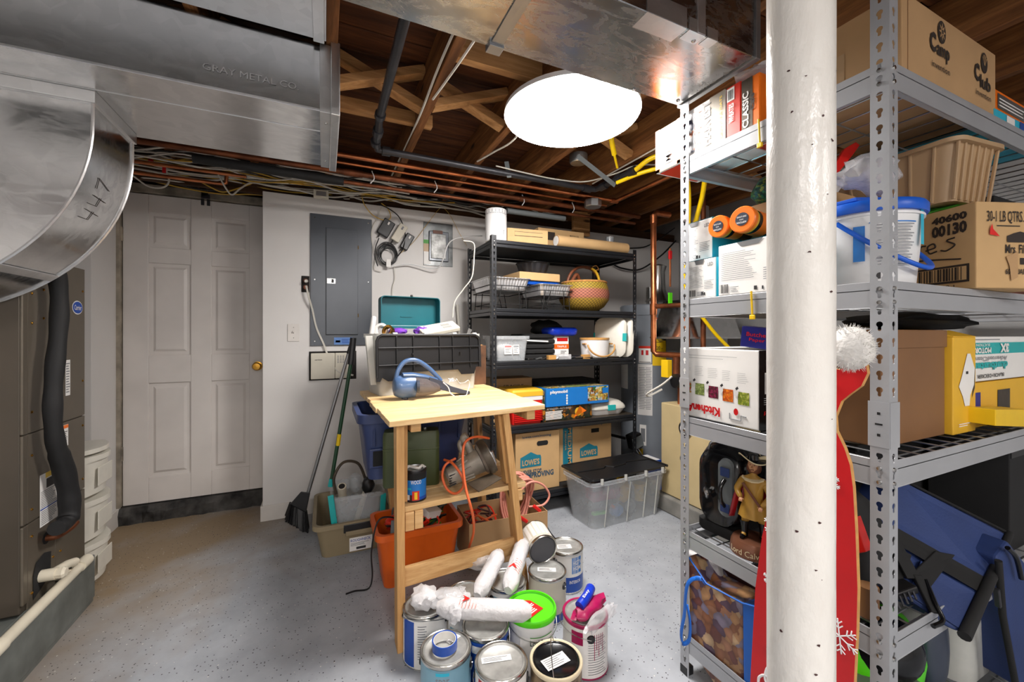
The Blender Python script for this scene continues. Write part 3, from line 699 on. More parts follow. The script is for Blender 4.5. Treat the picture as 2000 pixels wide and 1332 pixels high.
pipe('gas_hose', 'upper yellow flexible gas hose curving behind the cereal boxes', spline([(1.63,1.85,2.165),(1.66,1.75,2.20),(1.75,1.65,2.21),(1.88,1.60,2.17),(2.0,1.7,2.05),(2.08,1.85,1.8),(2.16,1.93,1.4)]), 0.014, 'yelm', cat='hose')
pipe('gas_hose', 'lower yellow flexible gas hose dropping behind the far grey post', spline([(1.6,1.98,2.13),(1.68,1.8,2.15),(1.8,1.68,2.15),(1.93,1.74,2.05),(2.02,1.83,1.75),(2.12,1.93,1.5),(2.3,1.9,1.26),(2.45,1.85,1.1)]), 0.0115, 'yelm', cat='hose')
pipe('gas_hose', 'short yellow gas hose hanging from the joists near the lamp', spline([(1.40,1.78,2.32),(1.42,1.80,2.27),(1.47,1.84,2.22)]), 0.014, 'yelm', cat='hose',
     fit=[((1.47,1.84,2.22),(1.54,1.90,2.18),0.007)])
t = thing('junction_box', 'small round metal junction box between joists beyond the lamp', 'junction box', (1.42, 2.12, 2.30))
MB().lathe([(0.05,-0.03),(0.055,-0.02),(0.055,0.02),(0.01,0.02)], 20).build('box_body', 'zinc', t, smooth=True); MB().lathe([(0.045,-0.032),(0.047,-0.03)],20).build('cover','steel',t)
t = thing('junction_box', 'octagonal zinc junction box behind the gas pipe end', 'junction box', (1.70, 2.36, 2.12))
MB().lathe([(0.055,-0.02),(0.06,-0.012),(0.06,0.03),(0.01,0.03)], 8).build('box_body', 'zinc', t, 0.003)
for (p, q, lb) in (((0.98,2.22,2.24),(0.99,2.2,2.14),'grey plastic hanger strap holding the iron pipe'), ((1.32,1.98,2.24),(1.62,2.02,2.13),'long grey metal strap crossing below the joists')):
    o = MB().bar(p, q, 0.026, 0.003, (0.2,1,0.3)).build('pipe_hanger', 'greyplas', None); tag(o, lb, 'strap')
# condensate pipe etc. belong to the air handler below

# ------------------------------------------------------------------ cables over the walls
rnd = random.Random(11)
def cable(label, pts, r, mat, group=None, name='cable', k=7):
    o = MB().tube(spline(pts, k), r, 5).build(name, mat, None, smooth=60); return tag(o, label, 'cable', group)
for i in range(26):
    x = -1.25+rnd.uniform(-0.3,0.0); pts = []; y0 = rnd.uniform(2.75,3.3); z0 = rnd.uniform(2.17,2.26)
    end = rnd.uniform(-0.2,2.2) if i % 2 else rnd.uniform(-0.5,0.8)
    while x < end:
        pts.append((x, y0+rnd.uniform(-0.05,0.05), max(2.158, z0+rnd.uniform(-0.035,0.03)))); x += rnd.uniform(0.14,0.3)
    cable('white sheathed cable strung loosely in the bundle above the walls', pts, 0.0045 if i % 3 else 0.006, 'cordw', 'white cables over the walls')
for i in range(7):
    x = -1.3; pts = []; y0 = rnd.uniform(2.8,3.3); z0 = rnd.uniform(2.16,2.24)
    while x < rnd.uniform(0.0,1.2): pts.append((x, y0+rnd.uniform(-0.04,0.04), max(2.158, z0+rnd.uniform(-0.03,0.02)))); x += 0.22
    cable('yellow sheathed cable in the bundle above the walls', pts, 0.0045, 'cordy', 'yellow cables over the walls')
for i in range(9):
    x = -1.4+rnd.uniform(0,1.2); pts = []; y0 = rnd.uniform(2.75,3.35); z0 = rnd.uniform(2.17,2.27)
    for q in range(8): pts.append((x, y0+rnd.uniform(-0.05,0.05), max(2.16, z0+rnd.uniform(-0.03,0.03)))); x += 0.27
    cable('dark old cable in the bundle above the walls', pts, 0.006, 'cordd', 'dark cables over the walls')
cable('white cable looping down over the top edge of the door frame', [at(320,320,Y=3.0),at(330,352,Y=3.0),at(318,366,Y=3.0),at(290,364,Y=3.05),at(262,345,Y=3.05),at(236,326,Y=3.0)], 0.005, 'cordw')
cable('white cable sagging in front of the door frame toward the wall panel', [at(424,336,Y=2.95),at(440,366,Y=2.97),at(453,380,Y=3.0),at(470,368,Y=3.02),at(492,357,Y=3.05),at(530,364,Y=3.08),at(580,372,Y=3.08),at(640,376,Y=3.07),at(700,381,Y=3.07)], 0.005, 'cordw')
cable('yellow cable sagging above the door beside the latch', [at(392,355,Y=3.1),at(412,366,Y=3.1),at(436,375,Y=3.12),at(465,368,Y=3.12),at(492,358,Y=3.12)], 0.004, 'cordy')
cable('yellow cable loop hanging above the chargers', [at(707,384,Y=3.06),at(712,400,Y=3.06),at(728,420,Y=3.07),at(750,430,Y=3.07),at(763,425,Y=3.07),at(758,408,Y=3.07),at(745,397,Y=3.06)], 0.0035, 'cordy')
cable('white wire stapled to joist side beside the iron pipe', [(0.405,1.0,2.245),(0.40,1.5,2.25),(0.405,1.9,2.24),(0.41,2.3,2.26),(0.40,2.9,2.26)], 0.005, 'cordw')
cable('white wire drooping from the joist bottom left of the lamp', [(0.50,0.9,2.235),(0.475,1.15,2.215),(0.455,1.45,2.225),(0.425,1.75,2.232)], 0.005, 'cordw')
cable('white wire running down the second joist beneath the lamp', [(0.86,1.6,2.24),(0.86,1.85,2.19),(0.83,2.05,2.20),(0.79,2.2,2.2)], 0.005, 'cordw')
cable('white cable following the iron gas pipe to the yellow hose', [(0.9,2.19,2.19),(1.1,2.19,2.18),(1.3,2.20,2.18),(1.5,2.17,2.185),(1.6,2.0,2.19),(1.66,1.86,2.2),(1.85,1.75,2.19)], 0.004, 'cordw')
cable('pair of white wires stapled along the joist right of lamp', [(1.66,1.25,2.24),(1.655,1.7,2.24),(1.655,2.3,2.24)], 0.006, 'cordw')
for i, x in enumerate((0.25, 0.62, 1.22, 1.62)):
    cable(('white zip tie on the copper pipes above the grey panel','white zip tie on the copper pipes above the steel wall box','white zip tie on the copper pipes above the rack boxes','white zip tie on copper pipes near the tall upright pipe')[i], [(x,2.50,2.165),(x+0.012,2.49,2.12),(x-0.01,2.48,2.085)], 0.003, 'white', 'zip ties on the copper pipes', 'zip_tie')
t = thing('junction_box', 'small grey junction box among cables over the wall panel', 'junction box', (-0.02, 2.97, 2.13))
MB().box(-0.045,0.045,-0.02,0.02,-0.02,0.03).build('box_body','beigep',t,0.003); MB().box(-0.03,0.03,-0.022,-0.019,-0.01,0.02).build('cover','zinc',t)
t = thing('ceiling_tag', 'red wire nut tags hanging among the cables', 'tag', (-0.9, 2.95, 2.19))
MB().cyl((0,0,0),(0.02,0,0.005),0.012,n=10).build('red_cap','red',t); MB().box(0.06,0.075,0,0.01,-0.05,0.0).build('red_strip','red',t)

# ------------------------------------------------------------------ wall fittings
t = thing('electrical_panel', 'tall grey electrical panel on the white wall with narrow door', 'panel', (0.11, YB, 1.59))
MB().box(-0.198,0.199,-0.012,0,-0.452,0.449).build('cover_plate','panelg',t,0.003)
MB().box(-0.10,0.105,-0.018,-0.012,-0.375,0.36).build('panel_door','panelg',t,0.002)
m = MB(); m.box(-0.102,-0.1005,-0.0185,-0.012,-0.375,0.30); m.box(-0.102,0.105,-0.0185,-0.012,-0.377,-0.3755); m.build('door_gap','blackm',t)
MB().box(-0.095,-0.04,-0.0215,-0.018,-0.025,0.012).build('latch','steel',t,0.001); MB().box(-0.066,-0.052,-0.0235,-0.0215,-0.018,0.006).build('latch_slide','black',t)
for z in (0.24,-0.24): MB().cyl((0.106,-0.016,z-0.012),(0.106,-0.016,z+0.012),0.003,n=8).build('hinge_pin','brass',t)
for (x, z) in ((-0.17,0.42),(0.175,0.42),(-0.17,-0.42),(-0.17,0.0),(0.175,0.0)): MB().lathe([(0.006,0),(0.004,0.003),(0.001,0.003)],10,(x,-0.012,z),R90).build('screw','steel',t)
f = Face(t,(-0.05,-0.012,-0.445),(1,0,0),(0,0,1)); f.rect(0,0,0.12,0.05,'blabel','sticker'); f.lines(0.05,0.008,0.06,0.034,4,M['vblue']); f.rect(0.01,0.015,0.03,0.015,'vblue')
t = thing('wall_outlet', 'old brown double outlet with plug at the left edge of grey panel', 'outlet', (-0.115, YB, 1.556))
MB().box(-0.026,0.022,-0.006,0,-0.055,0.055).build('wall_plate','dark',t,0.002)
for z in (0.022,-0.022): MB().lathe([(0.015,0),(0.015,0.006),(0.012,0.008),(0.001,0.008)],16,(0,-0.004,z),R90).build('socket','leather',t)
tag(MB().cyl((-0.112,YB-0.012,1.575),(-0.112,YB-0.045,1.572),0.013,0.009).build('plug','cordw',None,smooth=True),'grey plug pushed into the brown outlet beside panel','plug')
cable('thick grey cord hanging from brown outlet down to the network box', [at(598,558,Y=3.06),at(603,580,Y=3.06),at(610,605,Y=3.08),at(618,640,Y=3.085),at(632,672,Y=3.085),at(642,700,Y=3.085),at(650,715,Y=3.08),at(665,728,Y=3.08),at(690,733,Y=3.08)], 0.0065, 'cordw')
t = thing('light_switch', 'single white toggle light switch on the white wall', 'switch', (-0.188, YB, 1.228))
MB().box(-0.035,0.035,-0.006,0,-0.058,0.058).build('switch_plate','trimw',t,0.002); MB().bar((0,-0.004,0),(0,-0.018,0.008),0.008,0.012).build('toggle','trimw',t,0.001)
for z in (0.035,-0.035): MB().lathe([(0.003,0),(0.001,0.002)],8,(0,-0.006,z),R90).build('screw','steel',t)
t = thing('network_box', 'beige fibre network box set in a cut wall opening', 'network box', (0.03, YB, 1.0))
MB().box(-0.125,0.175,-0.003,0,-0.098,0.10).build('cut_opening','dark',t)
MB().box(-0.114,0.035,-0.03,-0.002,-0.088,0.088).build('cover','beigep',t,0.004); MB().box(0.037,0.125,-0.024,-0.002,-0.088,0.088).build('side_cover','beigep',t,0.004)
m = MB()
for i in range(6):
    for j in range(3): m.box(0.05+j*0.017,0.061+j*0.017,-0.0248,-0.024,0.02+i*0.009,0.024+i*0.009)
m.build('vent_slots','papg',t); Face(t,(-0.09,-0.03,0.04),(1,0,0),(0,0,1)).text('verizon',0,0,0.045,0.008,M['papd'])
t = thing('steel_wall_box', 'aged steel back box with bright cover plate in wall opening', 'electrical box', (0.795, YB, 1.905))
MB().box(-0.114,0.114,-0.005,0,-0.165,0.165).build('back_plate','panels',t,0.002)
m = MB(); m.box(-0.075,0.08,-0.016,-0.005,-0.13,0.10); m.build('inner_box','panelg',t,0.006)
MB().box(-0.06,0.055,-0.024,-0.016,-0.11,0.075).build('cover_plate','worn_plate',t,0.002); MB().box(-0.045,0.03,-0.02,-0.005,0.08,0.105).build('terminal_block','leather',t,0.001)
MB().box(-0.114,-0.07,-0.0065,-0.005,0.0,0.03).build('green_tape','grnb',t); MB().box(-0.114,-0.07,-0.0065,-0.005,-0.06,0.0).build('tan_tape','tan',t); MB().box(-0.112,-0.06,-0.0065,-0.005,-0.155,-0.06).build('pale_panel','paper',t)
def adapter(lb, cx, cz, w, h, a, mat, y, wordy=False):
    t = thing('power_adapter', lb, 'adapter', (cx, y, cz), rot=(0, a, 0))
    MB().box(-w/2,w/2,-0.018,0.014,-h/2,h/2).build('case',mat,t,0.006)
    MB().box(-0.006,0.006,-0.022,-0.018,h*0.2,h*0.38).build('printed_label','paper' if mat=='black' else 'papg',t)
    MB().cyl((-w*0.2,0,-h/2),(-w*0.2,0,-h/2-0.025),0.005,n=8).build('cord_relief','cordd',t)
adapter('black power adapter, upper left of three on wall', 0.405, 1.985, 0.085, 0.125, math.radians(28), 'black', YB-0.02)
adapter('grey white power adapter hung between two black ones', 0.497, 1.955, 0.062, 0.14, math.radians(30), 'beigep', YB-0.035)
adapter('flat black power adapter, lower right of three on wall', 0.555, 1.90, 0.06, 0.125, math.radians(28), 'black', YB-0.02)
for i, (rr_, dx, dz) in enumerate(((0.062,0,0),(0.056,0.006,-0.004),(0.068,-0.003,0.004),(0.060,-0.008,-0.012),(0.05,0.004,-0.02),(0.064,0.004,-0.008))):
    if i == 0: ct = thing('adapter_cable', 'black power cord coiled under the wall adapters', 'cord', (0.415, YB-0.02, 1.80))
    MB().tube([(rr_*math.cos(a)+dx, -0.004*i+0.004*math.sin(3*a), rr_*1.15*math.sin(a)+dz) for a in [2*PI*k/26 for k in range(26)]], 0.0045, 6, closed=True).build('cord_loop','black',ct,smooth=True)
MB().box(-0.012,0.02,-0.036,-0.024,-0.10,-0.045).build('connector','paper',ct,0.002)
cable('black cord from adapters up over the wall top', [at(738,398,Y=3.05),at(760,408,Y=3.06),at(780,425,Y=3.07),at(791,455,Y=3.07),at(787,485,Y=3.06),at(772,507,Y=3.06)], 0.004, 'black')
cable('short black cord from left adapter into the coil', [at(740,465,Y=3.06),at(733,485,Y=3.06),at(733,505,Y=3.06),at(738,520,Y=3.06)], 0.004, 'black')
cable('short black cord from grey adapter into the coil', [at(758,474,Y=3.05),at(748,488,Y=3.06),at(742,500,Y=3.06)], 0.004, 'black')
cable('thin grey wire running down between panel and adapters', [at(745,402,Y=3.07),at(738,425,Y=3.085),at(727,445,Y=3.085),at(726,470,Y=3.085),at(733,500,Y=3.085),at(731,525,Y=3.085),at(745,531,Y=3.085)], 0.003, 'cordw')
cable('pair of white wires hanging from coil down behind the toolbox', [at(770,520,Y=3.08),at(771,545,Y=3.085),at(766,570,Y=3.085),at(768,640,Y=3.085)], 0.003, 'cordw')
cable('white cable bowing from adapters across steel box to rack top', [at(765,520,Y=3.06),at(800,516,Y=3.06),at(840,524,Y=3.04),at(858,521,Y=3.0),at(866,505,Y=2.96),at(875,478,Y=2.93),at(890,466,Y=2.9),at(915,462,Y=2.85),at(942,461,Y=2.75)], 0.0045, 'white')
cable('thin yellow string arching above the steel wall box', [at(782,495,Y=3.08),at(810,470,Y=3.08),at(840,430,Y=3.08),at(858,408,Y=3.07),at(866,406,Y=3.07),at(880,422,Y=3.08),at(897,455,Y=3.08),at(912,480,Y=3.08)], 0.0016, 'cordy')
cable('black thick cable sagging behind the water heater', [at(1195,515,Y=3.05),at(1215,524,Y=3.05),at(1250,526,Y=3.05),at(1290,500,Y=3.0),at(1320,470,Y=2.95)], 0.008, 'black')
cable('black cable crossing the wall above water heater', [at(1225,485,Y=3.08),at(1260,482,Y=3.08),at(1290,465,Y=3.05),at(1318,445,Y=3.0)], 0.006, 'black')
cable('grey white cord hanging at the left end of black rack', [at(905,470,Y=2.40),at(925,475,Y=2.38),at(926,500,Y=2.38),at(922,540,Y=2.38),at(905,565,Y=2.4),at(888,590,Y=2.42),at(884,620,Y=2.43)], 0.0035, 'cordw')
pipe('pvc_conduit', 'short grey conduit rising behind the left end of the rack', [at(893,595,Y=3.07),at(898,660,Y=3.07)], 0.011, 'cordw')
# ------------------------------------------------------------------ air handler and its platform
t = thing('equipment_platform', 'low grey painted platform under the air handler', 'platform', (-1.45, 1.7, 0))
MB().box(-0.5,0.49,-0.9,0.80,0,0.2).build('slab','pad',t,0.004); MB().box(0.455,0.495,-0.9,0.80,0.02,0.212).build('kerb_board','pad',t,0.004)
t = thing('air_handler', 'tall brown metal air handler cabinet with black insulated line', 'air handler', (-1.23, 2.28, 0.21))
W2, D2 = 0.24, 0.21
MB().box(-W2,W2-0.003,-D2,D2,0,1.30).build('cabinet','ahud',t,0.004)
for (y0,y1,z0,z1) in ((-D2+0.028,D2,0.645,1.30),(-D2+0.028,D2,0.315,0.641),(-D2+0.028,-0.015,0.0,0.311),(-0.012,D2,0.0,0.311)):
    MB().box(W2-0.003,W2+0.004,y0,y1,z0,z1).build('side_panel','ahu',t,0.002)
for (z0,z1) in ((0.645,1.30),(0.318,0.641),(0.03,0.312)): MB().box(W2-0.003,W2+0.006,-D2-0.003,-D2+0.024,z0,z1).build('corner_post','ahu',t,0.003)
for (y,z) in ((-0.16,1.16),(-0.09,1.18),(-0.16,1.05),(-0.09,1.07),(-0.16,0.72),(-0.16,0.56),(-0.16,0.36),(-0.16,0.26),(-0.16,0.05),(0.19,1.2),(0.19,0.8),(0.19,0.6),(0.19,0.36),(0.02,0.12),(-0.03,0.12)):
    MB().lathe([(0.005,0),(0.005,0.002),(0.002,0.004),(0.0005,0.004)],8,(W2+0.004,y,z),Matrix.Rotation(PI/2,4,'Y')).build('screw','brass',t)
f = Face(t,(W2+0.004,-D2,0),(0,1,0),(0,0,1))
f.disc(0.355,1.125,0.042,0.030,'paper','badge_rim'); f.disc(0.355,1.125,0.038,0.026,'vblue','badge',0.0028); f.text('Carrier',0.327,1.114,0.056,0.022,M['paper'],bold=0.005,e=0.0036)
f.rect(0.095,0.27,0.115,0.20,'paper','warning_label'); f.rect(0.13,0.45,0.08,0.02,'yellow','warning_band',0.0016); f.rect(0.135,0.41,0.065,0.036,'papd','warning_picture',0.0016); f.lines(0.102,0.34,0.10,0.066,10,M['papg']); f.rect(0.097,0.333,0.11,0.005,'vblue','printed_band',0.0018); f.lines(0.102,0.275,0.10,0.055,8,M['papg'],seed=4)
f.rect(0.265,0.75,0.035,0.15,'paper','rating_label'); f.lines(0.268,0.76,0.028,0.13,12,M['papg']); f.rect(0.235,0.52+0.02,0.05,0.09,'paper','rating_label'); f.rect(0.235,0.615,0.05,0.014,'orangec','printed_band',0.0018); f.lines(0.24,0.55,0.04,0.055,7,M['papd'])
f.poly([(0.055,0.02),(0.16,0.06),(0.165,0.15),(0.12,0.165),(0.07,0.15),(0.055,0.11)],'blackm','drain_opening',0.002)
MB().tube([(W2+0.002,-0.11,0.085),(W2+0.05,-0.11,0.085)],0.022,14).build('drain_fitting','pvc',t,smooth=True)
MB().lathe([(0.019,0),(0.021,0.02),(0.015,0.028),(0.0005,0.028)],8,(W2+0.05,-0.11,0.085),Matrix.Rotation(PI/2,4,'Y')).build('drain_cap','pvc',t)
MB().tube([(W2+0.035,-0.09,0.085),(W2+0.045,-0.03,0.08),(W2+0.048,0.02,0.065)],0.016,12).build('drain_elbow','pvc',t,smooth=True)
MB().cyl((W2+0.003,-0.075,0.215),(W2+0.006,-0.075,0.215),0.022).build('line_grommet','blackm',t)
MB().tube(spline([(W2,-0.075,0.215),(W2+0.035,-0.07,0.215),(W2+0.055,-0.03,0.225),(W2+0.06,0.0,0.235)]),0.012,10).build('suction_stub','copperd',t,smooth=True)
m = MB(); pts = spline([at(u_,v_,X=-0.93)-Vector((-1.23,2.28,0.21)) for u_, v_ in ((110,1032),(128,1022),(136,1000),(134,960),(124,915),(108,860),(103,800),(106,730),(114,650),(116,580),(108,520),(98,490),(80,470))],6)
m.tube(pts,[0.027+0.0015*math.sin(i*0.9)+(0.006 if 8<i<28 else 0) for i in range(len(pts))],14); m.build('insulated_line','foam',t,smooth=70)
t = thing('duct_takeoff', 'galvanized transition sitting on top of the air handler', 'duct', (-1.25, 2.26, 1.515))
MB().hexa([(-0.2,-0.18,0),(0.2,-0.18,0),(0.2,0.18,0),(-0.2,0.18,0),(-0.2,-0.2,0.12),(0.12,-0.2,0.12),(0.12,0.14,0.12),(-0.2,0.14,0.12)]).build('body','duct',t)
MB().box(-0.21,0.212,-0.19,0.19,-0.004,0.012).build('flange','duct_flat',t)
t = thing('condensate_pipe', 'white plastic drain pipe lying along the platform edge', 'pipe', (-0.945, 1.9, 0.213))
MB().tube([(0,0.50,0.02),(0,0.45,0.018),(0,-0.9,-0.012)],0.0185,16).build('pipe','pvc',t,smooth=True)
MB().cyl((0,0.505,0.02),(0,0.44,0.02),0.023).build('end_cap','pvc',t,smooth=True); MB().cyl((0,-0.02,0.008),(0,-0.10,0.007),0.0225).build('coupling','pvc',t,smooth=True); MB().tube([(-0.01,0.39,0.019),(-0.07,0.36,0.04)],0.0195,12).build('branch','pvc',t,smooth=True)
o = MB().prism([(-1.16,1.86,0.2125),(-1.06,1.90,0.2125),(-1.04,1.98,0.2125),(-1.14,1.95,0.2125)],(0,0,0.002)).build('folded_leaflet','paper'); tag(o,'small white leaflet with red print on the platform','leaflet')
Face(o,(-1.14,1.90,0.215),(1,0.3,0),(-0.3,1,0)).disc(0.04,0.02,0.012,0.012,'canred')
# plastic drawer tower
t = thing('plastic_drawer_tower', 'frosted white three drawer plastic tower beside the air handler', 'drawer unit', (-1.17, 2.72, 0))
MB().box(-0.14,0.115,-0.15,0.15,0,0.64).build('frame','frost',t,0.006)
m = MB(); m.loft([[Vector((-0.15,-0.155,z)),Vector((-0.15,0.155,z))]+[Vector((0.11+0.065*math.sin(PI*i/8),0.155-0.31*i/8,z)) for i in range(9)] for z in (0.64,0.662)]); m.build('top','milky',t,0.003)
for k in range(3):
    z0 = 0.015+k*0.212
    def ring(z, e, s=1): return [Vector((0.05,-0.148,z)),Vector((0.05,0.148,z))]+[Vector((0.115+(0.055+e)*math.sin(PI*i/8),(0.148+e*0.2)*(1-2*i/8),z)) for i in range(9)]
    d = MB().loft([ring(z0,-0.012),ring(z0+0.155,0.0),ring(z0+0.165,0.012),ring(z0+0.19,0.012)]).build('drawer','milky',t,smooth=30)
    MB().box(0.166,0.171,-0.07,0.07,z0+0.04,z0+0.13).build('drawer_pull','milky',d,0.004)
# ------------------------------------------------------------------ water heater, boiler
t = thing('water_heater', 'tall grey cylindrical water heater behind the black rack', 'water heater', (2.60, 2.76, 0))
MB().lathe([(0.23,0.0),(0.25,0.02),(0.25,1.38),(0.252,1.385)],56).build('tank','heater',t,smooth=30)
MB().lathe([(0.256,1.375),(0.258,1.385),(0.258,1.455),(0.25,1.465),(0.0005,1.47)],56).build('top_cap','heater',t,smooth=30)
def wrap(parent, r, a0, a1, z0, z1, mat, name='label', n=14, txt=None):
    m = MB(); A = [math.radians(a0+(a1-a0)*i/n) for i in range(n+1)]
    vs = [(r*math.cos(a), r*math.sin(a), z) for a in A for z in (z0, z1)]
    return m.add(vs, [(2*i,2*i+2,2*i+3,2*i+1) for i in range(n)]).build(name, mat, parent, fix=False, smooth=60)
def wrap_text(parent, s, r, a0, a1, z0, z1, mat, rot=0, bold=0.01):
    vs, fs, asp = text_mesh(s, bold); out = []
    for a, b in vs:
        if rot == 1: a, b = 1-b, a
        if rot == 2: a, b = 1-a, 1-b
        th = math.radians(a0+(a1-a0)*a); out.append((r*math.cos(th), r*math.sin(th), z0+(z1-z0)*b))
    return MB().add(out, fs).build('lettering', mat, parent, fix=False)
wrap(t,0.2515,205,228,0.98,1.12,'paper','warning_label'); wrap(t,0.2518,206,227,0.985,0.99,'papd','printed_line')
wrap(t,0.2518,205,228,1.10,1.12,'redc','printed_band')
for (a,b) in ((210,214),(218,223)): wrap(t,0.252,a,b,1.045,1.085,'red','warning_symbol')
wrap(t,0.2515,203,230,0.55,0.97,'wall','info_label')
for i in range(26): wrap(t,0.252,205 if i % 2 else 206,216+(i*7 % 5)*0.6,0.60+i*0.0135,0.605+i*0.0135,'papg','fine_print',5); 
for i in range(26): wrap(t,0.252,218,227+(i*5 % 4)*0.5,0.60+i*0.0135,0.605+i*0.0135,'papg','fine_print',5)
wrap(t,0.2515,207,219,0.30,0.47,'paper','info_label'); wrap(t,0.252,209,217,0.33,0.44,'papg','fine_print'); wrap(t,0.2515,205,213,0.20,0.27,'yellow','energy_label')
wrap(t,0.2515,230,262,0.96,1.24,'yellow','energy_label'); wrap_text(t,'ENERGY',0.2522,231,250,1.19,1.225,M['papd']); wrap_text(t,'- 20 -',0.2522,233,248,1.09,1.12,M['papd']); wrap(t,0.252,231,246,1.15,1.155,'papd','printed_line')
wrap(t,0.2515,150,180,0.75,1.10,'paper','info_label'); wrap(t,0.252,152,178,1.06,1.085,'redc','printed_band')
wrap(t,0.2515,236,246,1.27,1.34,'paper','info_label'); wrap(t,0.252,236,246,1.34,1.35,'redc','printed_band')
MB().tube([(-0.10,-0.22,1.20),(-0.11,-0.27,1.21)],0.045,20).build('element_ring','zinc',t); MB().tube(spline([(-0.11,-0.25,1.21),(-0.11,-0.30,1.21),(-0.11,-0.31,1.13),(-0.11,-0.31,1.05)]),0.018,10).build('relief_valve','black',t,smooth=True)
MB().tube([(-0.15,-0.20,0.16),(-0.16,-0.27,0.16)],0.03,14).build('drain_valve','brass',t)
MB().tube([(-0.03,-0.05,1.47),(-0.03,-0.05,1.62)],0.05,16).build('draft_hood','steel',t); MB().lathe([(0.11,1.50),(0.075,1.56),(0.06,1.60),(0.055,1.75),(0.07,1.80),(0.02,1.82)],28,(0.02,-0.07,0)).build('vent_collar','steel',t,smooth=50)
t = thing('boiler', 'beige boiler cabinet on a concrete pad behind the far grey post', 'boiler', (2.42, 1.94, 0))
MB().box(-0.27,0.30,-0.24,0.24,0.115,0.74).build('cabinet','beige',t,0.006)
MB().tube([(-0.285,0.02,0.60),(-0.265,0.02,0.60)],0.05,24).build('gauge','black',t); MB().tube([(-0.288,0.02,0.60),(-0.284,0.02,0.60)],0.035,24).build('gauge_face','paper',t); MB().bar((-0.290,0.02,0.60),(-0.290,0.045,0.61),0.004,0.002).build('gauge_needle','red',t)
MB().tube([(-0.285,0.03,0.40),(-0.262,0.03,0.40)],0.03,12).build('knockout','zinc',t)
MB().tube([(-0.20,0.13,0.74),(-0.20,0.13,0.86)],0.022,12).build('riser','copper',t); MB().tube([(-0.26,0.13,0.90),(-0.10,0.10,0.90)],0.048,18).build('pump','black',t)
MB().box(-0.29,-0.25,0.16,0.22,0.92,1.04).build('valve_tag','yellow',t,0.002); MB().tube([(-0.22,0.15,0.94),(-0.22,0.15,1.06)],0.024,12).build('riser','copperd',t)
struct(MB().box(2.12,2.85,1.62,2.22,0,0.11).build('boiler_pad','padc',None,0.01))
cable('grey looped cord hanging beside the boiler pump', spline([(2.16,2.09,0.93),(2.12,2.14,0.87),(2.06,2.22,0.80),(2.10,2.24,0.78),(2.16,2.18,0.83)],4), 0.007, 'cordw')
t = thing('flue_hood', 'galvanized flue hood seen under the second grey shelf', 'hood', (2.62, 2.28, 1.19))
MB().hexa([(-0.33,-0.15,0),(0.30,-0.15,0),(0.30,0.15,0),(-0.33,0.15,0),(-0.25,-0.1,0.28),(0.22,-0.1,0.28),(0.22,0.1,0.28),(-0.25,0.1,0.28)]).build('body','duct',t); MB().box(-0.335,0.305,-0.155,0.155,-0.006,0.008).build('rim','duct_flat',t)
MB().tube([(0,0,0.28),(0,0,1.0)],0.08,24).build('flue_pipe','duct_flat',t,smooth=True); MB().box(-0.2,0.18,-0.12,0.12,-0.3,0).build('base','zinc',t)
o = tag(MB().tube([at(1309,485,Y=2.2),at(1309,560,Y=2.2)],0.007,8).build('valve_tag_rod','copper'),'thin copper tube with red handle above water heater','pipe')
MB().box(-0.012,0.012,-0.008,0.008,-0.03,0.03).build('red_handle','red',o,0.003,loc=at(1309,498,Y=2.2)); MB().box(-0.016,0.016,-0.006,0.006,-0.045,0.045).build('green_tag','lime',o,0.002,loc=at(1309,584,Y=2.19)); 
